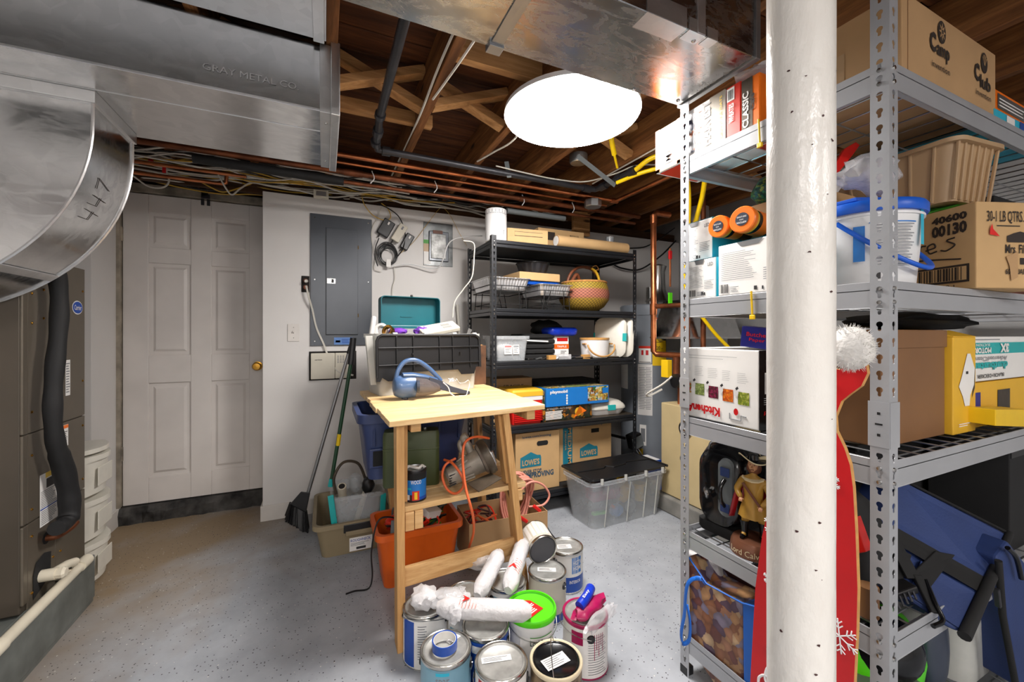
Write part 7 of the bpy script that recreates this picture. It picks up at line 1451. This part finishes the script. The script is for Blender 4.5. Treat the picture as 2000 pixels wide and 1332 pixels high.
# --- third shelf
o, fs, dm = carton('appliance_box','upside-down white kitchen attachment box with vegetable pictures','box',1.195,1.52,0.816,1.118,Y3,Y3+0.243,'paper')
f = fs['left']
f.text('KitchenAid',0.012,0.018,0.158,0.030,M['red'],rot=2,bold=0.04,e=0.003)
for k, mt in enumerate(('fruitmix','celery','beet','carrot','zucchini')):
    x = 0.012+k*0.055; w_ = 0.038; z = 0.084-k*0.0035
    f.rect(x+0.002,z,w_,0.040,mt,'vegetable_picture'); f.disc(x-0.004,z+0.036,0.009,0.011,'wall','round_icon',0.003); f.poly([(x-0.002,z+0.044),(x+0.006,z+0.050),(x+0.002,z+0.057),(x-0.006,z+0.050)],'papd','icon',0.0034); f.lines(x,z+0.066,w_,0.036,6,M['papg'],0.12,seed=k+2)
f.lines(0.04,0.205,0.20,0.018,2,M['papg'],0.1); f.disc(0.228,0.045,0.008,0.011,'red','apple_icon',0.003); MB().tube([f.P(a,b,0.002) for a, b in ((0.205,0.038),(0.205,0.020),(0.245,0.020),(0.245,0.036),(0.262,0.034))],0.0016,6).build('gadget_drawing','papg',o)
f2 = fs['front']; f2.rect(0,0,0.325,0.243,'blackg','black_side'); f2.rect(0.025,0.11,0.03,0.065,'paper',e=0.002); f2.bars(0.028,0.115,0.024,0.055,M['papd'],10,e=0.003); f2.text('Kitchen',0.03,0.185,0.05,0.03,M['paper'],rot=2,e=0.003); f2.text('Aid',0.02,0.045,0.05,0.012,M['red'],rot=2,e=0.003); f2.lines(0.02,0.075,0.06,0.025,4,M['paper'],0.2,e=0.003)
o, fs, dm = carton('paper_roll_box','dark blue butcher paper roll box on the appliance box','box',1.225,1.29,0.745,0.90,Y3+0.246,Y3+0.312,'violet',rot=(A(6),0,A(4)))
f = fs['left']; f.text('75',0.112,0.030,0.020,0.030,M['paper'],rot=3,bold=0.03,e=0.003) ; f.text('Butcher',0.02,0.036,0.07,0.013,M['redp'],rot=0,e=0.003); f.text('Paper',0.03,0.018,0.05,0.013,M['redp'],e=0.003); f.disc(0.122,0.016,0.016,0.012,'pvc')
o, fs, dm = carton('storage_box','large smooth brown lidded box on the third shelf','box',1.30,1.645,0.56,0.80,Y3,Y3+0.275,'card_d',bevel=0.004)
MB().box(-0.176,0.176,-0.124,0.124,0.255,0.305).build('lid','card_d',o,0.003)
o, fs, dm = carton('product_box','tall yellow carton with a white picture on its side','box',1.652,1.80,0.545,0.86,Y3,Y3+0.285,'yelc')
f = fs['front']; f.poly([(0.07,0.08),(0.10,0.08),(0.105,0.11),(0.13,0.14),(0.135,0.19),(0.105,0.235),(0.085,0.235),(0.05,0.17),(0.03,0.14),(0.055,0.11)],'paper','picture'); f.poly([(0.118,0.10),(0.138,0.13),(0.14,0.19),(0.134,0.19),(0.128,0.14)],'sawd','picture_shade',0.001); f.rect(0.075,0.175,0.012,0.008,'papd','icon',0.003); f.lines(0.03,0.02,0.08,0.012,2,M['paper'],0.4)
MB().hexa([(-0.074,-0.157,0.285),(0.074,-0.157,0.285),(0.074,-0.10,0.285),(-0.074,-0.10,0.285),(-0.074,-0.157,0.287),(0.074,-0.157,0.287),(0.074,-0.10,0.305),(-0.074,-0.10,0.305)]).build('top_flap','yelc',o)
o, fs, dm = carton('product_box','yellow open carton below the white vacuum carton','box',1.81,2.4,0.56,0.90,Y3,Y3+0.14,'yelc'); fs['front'].rect(0.20,0.02,0.10,0.09,'sawd'); fs['front'].rect(0.02,0.06,0.05,0.05,'violet'); MB().box(0.0,0.20,-0.171,-0.168,0.005,0.03).build('white_flap','paper',o)
tag(MB().hexa([at(1945,832,Y=0.49),at(2010,834,Y=0.49),at(2010,800,Y=0.49),at(1945,800,Y=0.49)]+[p+Vector((0,0.06,0)) for p in (at(1945,832,Y=0.49),at(2010,834,Y=0.49),at(2010,800,Y=0.49),at(1945,800,Y=0.49))]).build('yellow_carton','yellow',None,0.002),'low yellow carton at the shelf edge, far right','box')
o, fs, dm = carton('vacuum_box','upside-down white and teal hand vacuum carton on yellow box','box',1.806,2.40,0.555,0.86,Y3+0.145,Y3+0.285,'paper')
f = fs['front']; f.rect(0.0,0.085,0.60,0.036,'turq','teal_band'); f.text('3X',0.20,0.088,0.07,0.030,M['paper'],rot=2,bold=0.06,e=0.003); f.text('MOTOR',0.01,0.088,0.12,0.018,M['paper'],rot=2,bold=0.05,e=0.003); f.text('SUCTION',0.02,0.110,0.10,0.008,M['paper'],rot=2,e=0.003)
f.text('AdvancedClean',0.015,0.063,0.24,0.014,M['papg'],rot=2,e=0.003); f.text('dustbuster',0.0,0.034,0.26,0.026,M['turq'],rot=2,bold=0.05,e=0.003); f.text('BLACK+DECKER',0.03,0.010,0.20,0.012,M['papd'],rot=2,bold=0.02,e=0.003); f.lines(0.01,0.128,0.2,0.006,1,M['papg'])
tag(blob((0.35,0.12,0.03),101,0.25,2.2,3).build('folded_blanket','blackm',None,smooth=60,loc=(1.85,0.72,Y3+0.335)),'dark folded blanket lying over the boxes under second shelf','blanket')
# --- fourth shelf
t = thing('instrument_case','black moulded instrument case with grey handle plate','case',(1.305,0.995,Y2+0.042),A(4))
MB().loft([rr(0.14,0.15,0.02,-0.041),rr(0.15,0.16,0.02,-0.03),rr(0.15,0.16,0.02,-0.004)]).build('base_strap','blackm',t,smooth=40)
def rx(x, w_, h_, r): return [Vector((x, p.x, p.y+h_/2)) for p in rr(w_,h_,r,0,6)]
MB().loft([rx(-0.075,0.13,0.20,0.05),rx(-0.06,0.16,0.245,0.06),rx(-0.03,0.172,0.265,0.065),rx(0.05,0.172,0.265,0.065),rx(0.08,0.15,0.24,0.06)]).build('shell','blackg',t,smooth=60)
MB().tube([Vector((-0.02,p.x*1.01,p.y+0.1325)) for p in rr(0.172,0.265,0.065,0,6)],0.004,6,closed=True).build('rim_strip','iron',t,smooth=60)
MB().loft([[Vector((x, p.x*s-0.035, p.y*s+0.135)) for p in rr(0.05,0.19,0.024,0,6)] for (x,s) in ((-0.080,0.9),(-0.083,1.0),(-0.072,1.05))]).build('handle_plate','greyplas',t,smooth=50)
MB().tube(spline([(-0.083,-0.035,0.075),(-0.105,-0.035,0.10),(-0.108,-0.035,0.14),(-0.085,-0.035,0.165)],5),0.007,8).build('handle','blackg',t,smooth=60)
for z in (0.175,0.055): MB().box(-0.088,-0.083,-0.052,-0.02,z,z+0.03).build('handle_mount','navyf',t,0.002)
MB().tube(spline([(-0.07,0.03,0.10),(-0.095,0.03,0.115),(-0.10,0.02,0.10),(-0.085,0.03,0.085)],4),0.007,7).build('buckle','steel',t); MB().tube(spline([(-0.05,0.05,0.24),(-0.06,0.03,0.275),(-0.03,0.0,0.28)],4),0.004,6).build('carabiner','zinc',t)
# figurine
t = thing('figurine','glazed musketeer-style figurine with plumed hat on round lettered base','figurine',(1.245,0.868,Y2),A(-68))
MB().lathe([(0.066,0),(0.068,0.006),(0.064,0.034),(0.058,0.045),(0.0005,0.047)],36).build('base','figbase',t,smooth=40)
f = Face(t,(-0.05,-0.069,0.014),(1,0,0),(0,0,1)); vs, fc, _ = text_mesh('Lord Calvert',0.0)
MB().add([(0.069*math.sin(-0.85+1.7*a), -0.069*math.cos(-0.85+1.7*a)+0.0, 0.010+0.018*b) for a, b in vs], fc).build('lettering','lace',t,fix=False)
def skin(joints, edges, radii, name, mat, parent, sub=2):
    me = bpy.data.meshes.new(name); me.from_pydata(joints, edges, []); ob = bpy.data.objects.new(name, me); C.objects.link(ob)
    ob.modifiers.new('s','SKIN')
    for i, r in enumerate(radii): me.skin_vertices[0].data[i].radius = (r, r) if not isinstance(r, tuple) else r
    me.skin_vertices[0].data[0].use_root = True
    ob.modifiers.new('d','SUBSURF').levels = sub; ob.modifiers['d'].render_levels = sub
    me.materials.append(M[mat]); ob.parent = parent
    dg = bpy.context.evaluated_depsgraph_get(); m2 = bpy.data.meshes.new_from_object(ob.evaluated_get(dg)); m2.shade_smooth()
    ob.modifiers.clear(); ob.data = m2; return ob
# body: one continuous surface, pelvis first. x = figure's left/right, -y = front
J = [(0,0,0.155),(0,0.002,0.19),(0,0.003,0.225),(0,0,0.245),(0,0,0.262),(-0.018,0,0.145),(-0.022,-0.006,0.10),(-0.024,-0.008,0.06),(-0.024,-0.024,0.052),(0.018,0,0.145),(0.024,0.004,0.10),(0.028,0.004,0.06),(0.032,-0.012,0.052),
     (-0.032,0.002,0.225),(-0.05,0.004,0.19),(-0.030,-0.022,0.172),(0.032,0.002,0.225),(0.05,-0.004,0.19),(0.030,-0.034,0.160)]
E_ = [(0,1),(1,2),(2,3),(3,4),(0,5),(5,6),(6,7),(7,8),(0,9),(9,10),(10,11),(11,12),(2,13),(13,14),(14,15),(2,16),(16,17),(17,18)]
Rr = [0.022,0.022,0.025,0.009,0.008,0.017,0.012,0.008,0.008,0.017,0.012,0.008,0.008,0.013,0.011,0.008,0.013,0.011,0.008]
skin(J,E_,Rr,'body','gold',t)
MB().lathe([(0.001,0.0),(0.010,0.003),(0.014,0.012),(0.0155,0.022),(0.0145,0.032),(0.009,0.040),(0.001,0.043)],20,(0,0,0.256)).build('head','skin',t,smooth=60)
m = MB(); m.tube([(0,-0.014,0.278),(0,-0.020,0.274),(0,-0.015,0.271)],[0.002,0.003,0.003],8); m.build('nose','skin',t,smooth=60)
for s in (-1,1): MB().lathe([(0.0001,-0.0016),(0.0018,0),(0.0001,0.0016)],8,(s*0.006,-0.0145,0.281)).build('eye','black',t)
MB().bar((-0.005,-0.0152,0.266),(0.005,-0.0152,0.266),0.0025,0.002).build('moustache','leather',t,0.0005)
blob((0.021,0.019,0.026),111,0.12,3,3,(0,0.007,0.270)).build('hair','leather',t,smooth=60)
m = MB(); n = 28; rings = []
for (r, z, k) in ((0.012,0.292,0),(0.040,0.292,1),(0.041,0.295,1),(0.017,0.297,0),(0.014,0.312,0),(0.001,0.315,0)):
    rings.append([Vector((r*math.cos(2*PI*j/n)*1.0, r*math.sin(2*PI*j/n), z+k*(0.016*max(0,math.cos(2*PI*j/n*1.0+2.6))**2+0.004*math.sin(4*PI*j/n)))) for j in range(n)])
m.loft(rings); m.build('hat','blackg',t,smooth=60); MB().tube([(0.0405*math.cos(2*PI*j/n),0.0405*math.sin(2*PI*j/n),0.2945+0.016*max(0,math.cos(2*PI*j/n+2.6))**2+0.004*math.sin(4*PI*j/n)) for j in range(n)],0.0018,6,closed=True).build('hat_trim','lace',t)
MB().tube(spline([(0.012,0.006,0.300),(0.032,0.018,0.302),(0.044,0.022,0.288),(0.038,0.024,0.274)],5),[0.004+0.004*math.sin(PI*i/15) for i in range(16)],8).build('plume','lace',t,smooth=60)
# coat skirt, cape, collar, cuffs, boots, sash
m = MB(); m.loft([[Vector((a_*math.cos(2*PI*j/24)*(1+0.06*math.sin(8*2*PI*j/24)*k), b_*math.sin(2*PI*j/24)*(1+0.06*math.sin(8*2*PI*j/24)*k)+0.002, z)) for j in range(24)] for (a_,b_,z,k) in ((0.042,0.034,0.112,1),(0.036,0.029,0.14,0.8),(0.026,0.021,0.175,0.3),(0.030,0.023,0.21,0.1),(0.034,0.020,0.232,0))],cap=False); m.build('coat','gold',t,smooth=60)
cape = []
for (z, hw, y0, bow) in ((0.236,0.034,0.010,0.016),(0.21,0.046,0.008,0.026),(0.17,0.056,0.004,0.032),(0.13,0.064,0.002,0.036),(0.095,0.070,0.0,0.040)):
    cape.append([Vector((hw*math.sin(-1.45+2.9*i/14)*(1+0.05*math.cos(i*2.2)), y0-0.004+bow*math.cos(-1.45+2.9*i/14)*(1+0.10*math.sin(i*2.6)), z)) for i in range(15)])
m = MB(); n = 15
vs = [p for r in cape for p in r]; m.add(vs,[(i*n+j,i*n+j+1,(i+1)*n+j+1,(i+1)*n+j) for i in range(len(cape)-1) for j in range(n-1)]); o = m.build('cape','figred',t,smooth=60); s = o.modifiers.new('s','SOLIDIFY'); s.thickness = 0.003
MB().prism([(0.030*math.cos(2*PI*j/20)*(1+0.10*(j % 2)),0.020*math.sin(2*PI*j/20)*(1+0.10*(j % 2))-0.004,0.238-0.010*abs(math.sin(2*PI*j/20))) for j in range(20)],(0,0,0.004)).build('lace_collar','lace',t)
MB().bar((-0.026,-0.022,0.222),(0.028,-0.030,0.155),0.008,0.003,(0,1,0)).build('sash','leather',t,0.001)
for (p, s) in (((-0.029,-0.026,0.170),-1),((0.029,-0.038,0.157),1)):
    hd = blob((0.0065,0.006,0.0055),120+s,0.05,2,2,p).build('hand','skin',t,smooth=60)
    m = MB()
    for k in range(4): m.tube([(p[0]-0.004+0.0027*k,p[1]-0.004,p[2]+0.002),(p[0]-0.004+0.0027*k,p[1]-0.0085,p[2]-0.001),(p[0]-0.0035+0.0026*k,p[1]-0.008,p[2]-0.0052)],[0.0015,0.0014,0.0011],6)
    m.tube([(p[0]-s*0.005,p[1]-0.002,p[2]+0.003),(p[0]-s*0.0085,p[1]-0.005,p[2]+0.0035)],[0.0017,0.0012],6); m.build('fingers','skin',t,smooth=60)
for (x, y) in ((-0.023,-0.008),(0.027,0.004)):
    MB().tube([(x,y,0.098),(x,y-0.001,0.088),(x,y,0.060),(x,y-0.002,0.050)],[0.015,0.012,0.0095,0.010],14).build('boot','blackg',t,smooth=60); MB().tube([(x,y+0.004,0.052),(x*1.1,y-0.014,0.052),(x*1.15,y-0.026,0.050)],[0.009,0.008,0.005],10).build('boot_foot','blackg',t,smooth=60)
# cooler bag in blue and black nylon
t = thing('cooler_bag','blue and black nylon cooler bag tilted over the shelf edge','bag',(0,0,0))
Aq, Bq, Cq, Dq = at(1752,930,Y=0.66), at(1975,1045,Y=0.50), at(1880,1242,Y=0.455), at(1700,1120,Y=0.60)
back = Vector((0.06,0.17,-0.02))
def q4(u_, v_, e=0.0): return Aq.lerp(Bq,u_).lerp(Dq.lerp(Cq,u_),v_)-back.normalized()*e
MB().hexa([Dq,Cq,Cq+back,Dq+back,Aq,Bq,Bq+back,Aq+back]).build('body','navyf',t,0.014,seg=3)
def patch(name, pts, mat, e=0.004, th=0.003):
    a = [q4(x,y,e) for x, y in pts]; return MB().prism(a, back.normalized()*th).build(name, mat, t, 0.001)
patch('webbing_band',((0,0.50),(0.93,0.50),(0.93,0.64),(0,0.64)),'blackm',0.008)
patch('front_flap',((0.0,0.03),(0.93,0.03),(0.93,0.50),(0,0.50)),'navyf',0.006)
patch('mesh_panel',((0.0,0.66),(0.30,0.66),(0.30,0.98),(0,0.98)),'blackm',0.007)
patch('lower_panel',((0.40,0.66),(0.92,0.66),(0.92,0.97),(0.40,0.97)),'navyf',0.006)
patch('strap',((0.46,0.52),(0.62,0.46),(0.52,0.86),(0.32,0.84)),'blackm',0.013,0.004)
MB().tube([q4(0.95,0.0,0.01),q4(0.95,0.5,0.014),q4(0.97,1.0,0.01)],[0.009,0.012,0.013],10).build('zipper_edge','blackm',t,smooth=60)
MB().tube([q4(0,0.01,0.006),q4(0.95,0.0,0.006)],0.004,6).build('piping','blackm',t)
MB().bar(q4(0.34,0.80,0.022),q4(0.62,0.98,0.022),0.022,0.012).build('buckle','blackm',t,0.003); MB().tube(spline([q4(0.40,0.80,0.03),q4(0.52,0.92,0.035),q4(0.66,1.0,0.03),q4(0.60,1.08,0.03)],4),0.0055,7).build('snap_hook','blackg',t,smooth=60)
MB().bar(q4(-0.05,0.55,0.02),q4(0.33,0.84,0.02),0.035,0.006).build('strap_upper','blackm',t,0.001); MB().bar(q4(0.33,0.90,0.02),q4(0.12,1.15,0.0),0.038,0.02).build('shoulder_pad','black',t,0.004)
for k in range(6): MB().bar(q4(0.30-0.03*k,0.93+0.035*k,0.032),q4(0.37-0.03*k,0.98+0.035*k,0.032),0.004,0.004).build('pad_rib','iron',t)
t = thing('hanging_bag','second blue nylon bag hanging down at the far right','bag',(0,0,0))
MB().prism([at(1948,1090,Y=0.47),at(1972,1058,Y=0.47),at(2020,1120,Y=0.47),at(2030,1332,Y=0.47),at(1990,1345,Y=0.47),at(1965,1200,Y=0.47)],(0.02,0.09,0)).build('panel','navyf',t,0.01,seg=3); MB().tube([at(1950,1095,Y=0.462),at(1958,1200,Y=0.462),at(1985,1345,Y=0.462)],0.008,8).build('piping','blackm',t,smooth=60); MB().tube(spline([at(1968,1070,Y=0.46),at(1985,1090,Y=0.455),at(1995,1130,Y=0.455)],5),0.006,8).build('rope','blackg',t,smooth=60)
MB().bar(at(1946,1150,Y=0.46),at(1950,1185,Y=0.46),0.012,0.01).build('strap_clip','iron',t,0.002)
o, fs, dm = carton('black_crate','large black plastic crate at the back of the fourth shelf','crate',1.56,3.05,0.74,1.06,Y2,Y2+0.335,'blackm'); MB().box(-0.745,0.745,-0.165,0.165,0.315,0.34).build('rim','black',o,0.004)
o, fs, dm = carton('black_crate','black case deep inside the shelf behind the red board','crate',1.22,1.50,0.74,0.93,Y2,Y2+0.20,'blackm') if False else (None,None,None)
tag(blob((0.09,0.09,0.13),131,0.15,1.6,3).build('black_mesh_bag','blackm',None,smooth=60,loc=(1.30,0.64,Y2+0.135)),'black mesh bag between red board and near grey post','bag')
tag(MB().prism([at(1668,1010,X=1.20),at(1692,1078,X=1.20),at(1672,1082,X=1.20)],(0.03,0.0,0)).build('red_flag','redp',None,0.002),'red plastic corner poking out beyond the red board','plastic piece')
tag(MB().tube([(1.222,0.555,Y2+0.002),(1.222,0.555,Y2+0.075)],0.022,16).build('brown_jar','card_d',None,smooth=40),'brown jar behind the red board on the fourth shelf','jar')
o, fs, dm = carton('black_case','black flat case at the far right end of fourth shelf','case',1.98,3.04,0.525,0.72,Y2,Y2+0.33,'blackm'); MB().box(-0.525,0.525,-0.1,-0.0975,0.30,0.32).build('rim','black',o)
# --- bottom shelf
t = thing('shell_shopping_bag','blue trimmed shopping bag printed with seashells','bag',(0,0,0))
def yx(u, v, X): p = at(u,v,X=X); return p
P_ = [yx(1343,1105,1.150),yx(1378,1140,1.150),yx(1450,1178,1.150),yx(1452,1345,1.150),yx(1402,1345,1.150),yx(1352,1250,1.150)]
m = MB(); m.prism([yx(1344,1085,1.183),yx(1380,1140,1.183),yx(1450,1178,1.183),yx(1452,1345,1.183),yx(1400,1345,1.183),yx(1346,1262,1.183)],(0.11,0,0)); m.build('printed_body','shells',t,0.006)
MB().prism([yx(1450,1178,1.181),yx(1475,1185,1.181),yx(1475,1345,1.181),yx(1452,1345,1.181)],(0.11,0,0)).build('blue_gusset','bagblue',t,0.004)
MB().tube([yx(1345,1088,1.182),yx(1380,1140,1.180),yx(1450,1178,1.180),yx(1475,1185,1.180)],0.003,6).build('trim','bagblue',t,smooth=60)
def ribbon(pts, w_, mat, name, parent, k=8):
    s_ = spline(pts,k); m = MB(); vs = []
    for i, p in enumerate(s_):
        d = (s_[min(i+1,len(s_)-1)]-s_[max(i-1,0)]).normalized(); a = Vector((0.25,1,0)) if abs(d.z) > 0.5 else Vector((0.1,0.4,1)); a = (a-d*a.dot(d)).normalized(); vs += [p-a*w_/2, p+a*w_/2]
    m.add(vs,[(2*i,2*i+1,2*i+3,2*i+2) for i in range(len(s_)-1)]); o = m.build(name,mat,parent,smooth=60); q = o.modifiers.new('s','SOLIDIFY'); q.thickness = 0.002; return o
ribbon([yx(1376,1140,1.170),yx(1368,1130,1.155),yx(1350,1132,1.145),yx(1340,1150,1.14),yx(1336,1200,1.14),yx(1330,1235,1.14),yx(1333,1256,1.14),yx(1346,1250,1.145),yx(1348,1215,1.15),yx(1342,1180,1.16)],0.014,'bagblue','strap',t)
tag(MB().prism([yx(1336,1075,1.25),yx(1400,1100,1.25),yx(1410,1160,1.25),yx(1350,1150,1.25)],(0.03,0,0)).build('plastic_bag','bagwhite',None,0.01,seg=3),'silvery plastic bag behind the seashell shopping bag','plastic bag')
t = thing('tote_bag','dark floral tote bag with blue strap under the fourth shelf','bag',(0,0,0)); MB().prism([yx(1408,1105,1.30),yx(1475,1130,1.30),yx(1475,1180,1.30),yx(1420,1165,1.30)],(0.08,0,0)).build('body','dkmaroon',t,0.01,seg=3); ribbon([yx(1408,1100,1.285),yx(1413,1140,1.28),yx(1425,1165,1.28),yx(1440,1175,1.28)],0.016,'bagblue','strap',t)
t = thing('lime_helmet','lime green and black plastic helmet on the bottom shelf','helmet',(1.46,0.66,Y1),A(-10))
blob((0.15,0.11,0.14),141,0.03,1.2,3,(0,0,0.14)).build('shell','lime',t,smooth=60); blob((0.10,0.10,0.095),142,0.03,1.2,3,(-0.02,-0.035,0.19)).build('black_insert','blackg',t,smooth=60); MB().tube(spline([(-0.14,-0.10,0.05),(-0.02,-0.14,0.03),(0.12,-0.12,0.01)],6),0.02,10).build('lower_guard','lime',t,smooth=60)
tag(blob((0.06,0.03,0.13),151,0.1,1.4,3).build('knee_pad','slated',None,smooth=60,loc=(1.63,0.58,Y1+0.14)),'dark curved knee pad beside the lime helmet','pad')
t = tub('waste_bin','frosted clear plastic bin holding a black sack, bottom shelf','bin',(1.86,0.64,Y1),0.26,0.24,0.30,M['frost'],0.03,0.05,rim=0.02)
tag(blob((0.11,0.10,0.05),152,0.3,2.2,3).build('black_sack','black',None,smooth=60,loc=(1.86,0.64,Y1+0.275)),'black plastic sack lining the frosted bin','sack')
tag(MB().loft([rr(0.26,0.16,0.03,0),rr(0.28,0.18,0.03,0.12),rr(0.24,0.14,0.03,0.14)]).build('clear_case','smoke',None,smooth=40,loc=(1.33,0.60,Y1)),'smoky clear plastic case at the near corner of bottom shelf','case')
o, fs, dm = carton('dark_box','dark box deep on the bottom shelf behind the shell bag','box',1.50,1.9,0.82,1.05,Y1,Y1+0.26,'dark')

# ------------------------------------------------------------------ red wooden stocking board leaning by the column
t = thing('holiday_board','tall red wooden stocking-cap board with white pompom and snowflakes','holiday sign',(0,0,0))
XB = 1.118
right = [(1600,716),(1640,722),(1690,707),(1694,729),(1682,754),(1660,770),(1643,784),(1631,814),(1633,842),(1649,875),(1660,908),(1666,952),(1671,1040),(1675,1150),(1673,1232),(1668,1332)]
left = [(1466,1332),(1476,1147),(1489,1047),(1507,968),(1535,870),(1560,800),(1580,745)]
pr_ = [at(u,v,X=XB) for u, v in right]; pl_ = [at(u,v,X=XB) for u, v in left]
bot = [Vector((XB,pr_[-1].y+0.005,0.004)), Vector((XB,pl_[0].y+0.02,0.004))]
ol = pr_+bot+pl_
mb_ = MB(); mb_.prism(ol,(0.012,0,0)); bd = mb_.build('board','bamboo',t)
MB().prism([p+Vector((-0.0015,0,0)) for p in ol],(0.0012,0,0)).build('red_face','red',t)
pc = at(1662,680,X=XB-0.02)
m = MB(); bm = bmesh.new(); bmesh.ops.create_icosphere(bm,subdivisions=4,radius=1)
vs = []
for v in bm.verts:
    k = 1+0.05*noise.noise(v.co*9)+0.03*noise.noise(v.co*23); vs.append((pc.x+v.co.x*0.022*k, pc.y+v.co.y*0.046*k, pc.z+v.co.z*0.049*k))
bm.verts.index_update(); m.add(vs,[tuple(v.index for v in f.verts) for f in bm.faces]); bm.free(); m.build('pompom','pompom',t,smooth=60)
m = MB(); rnd = random.Random(9)
for i in range(420):
    a = rnd.uniform(0,2*PI); b_ = rnd.uniform(-1,1); d = Vector((-abs(rnd.gauss(0,0.5)),math.cos(a),math.sin(a))).normalized(); p = pc+Vector((d.x*0.022,d.y*0.046,d.z*0.049))
    m.tube([p, p+d*0.007+Vector((0,rnd.uniform(-1,1),rnd.uniform(-1,1)))*0.004],[0.0008,0.0002],3)
o = m.build('pompom_fibres','pompom',t,fix=False); o['kind'] = 'stuff'
fB = Face(t,(XB-0.002,1.2,0),(0,-1,0),(0,0,1))
def fp(u, v): p = at(u,v,X=XB-0.002); return (1.2-p.y, p.z)
def snow(u, v, R):
    cx, cy = fp(u,v); m = MB()
    for k in range(6):
        a = PI/6+PI*k/3+0.1; d = Vector((math.cos(a),math.sin(a)))
        m.tube([fB.P(cx,cy),fB.P(cx+d.x*R,cy+d.y*R)],0.0016,5)
        for q in (0.45,0.72):
            for s in (-1,1):
                e = a+s*0.8; L = R*0.32*(1.2-q*0.4); m.tube([fB.P(cx+d.x*R*q,cy+d.y*R*q),fB.P(cx+d.x*R*q+L*math.cos(e),cy+d.y*R*q+L*math.sin(e))],0.0014,5)
    m.build('snowflake','white',t)
snow(1640,1242,0.040); snow(1514,1030,0.032); snow(1622,941,0.022); snow(1505,1132,0.020); snow(1600,1060,0.022); snow(1560,1180,0.03)
def script(pts, r=0.0035): MB().tube(spline([fB.P(*fp(u,v),0.002) for u, v in pts],5),r,6).build('script_lettering','white',t,smooth=60)
script([(1508,1258),(1500,1268),(1508,1290)],0.003); script([(1482,1332),(1484,1322),(1494,1318),(1504,1326),(1506,1340)]); script([(1504,1300),(1498,1308),(1495,1325),(1502,1340)])
script([(1520,1300),(1540,1260),(1555,1300),(1570,1250),(1590,1310),(1600,1290)]); script([(1618,747),(1629,746)],0.0025)
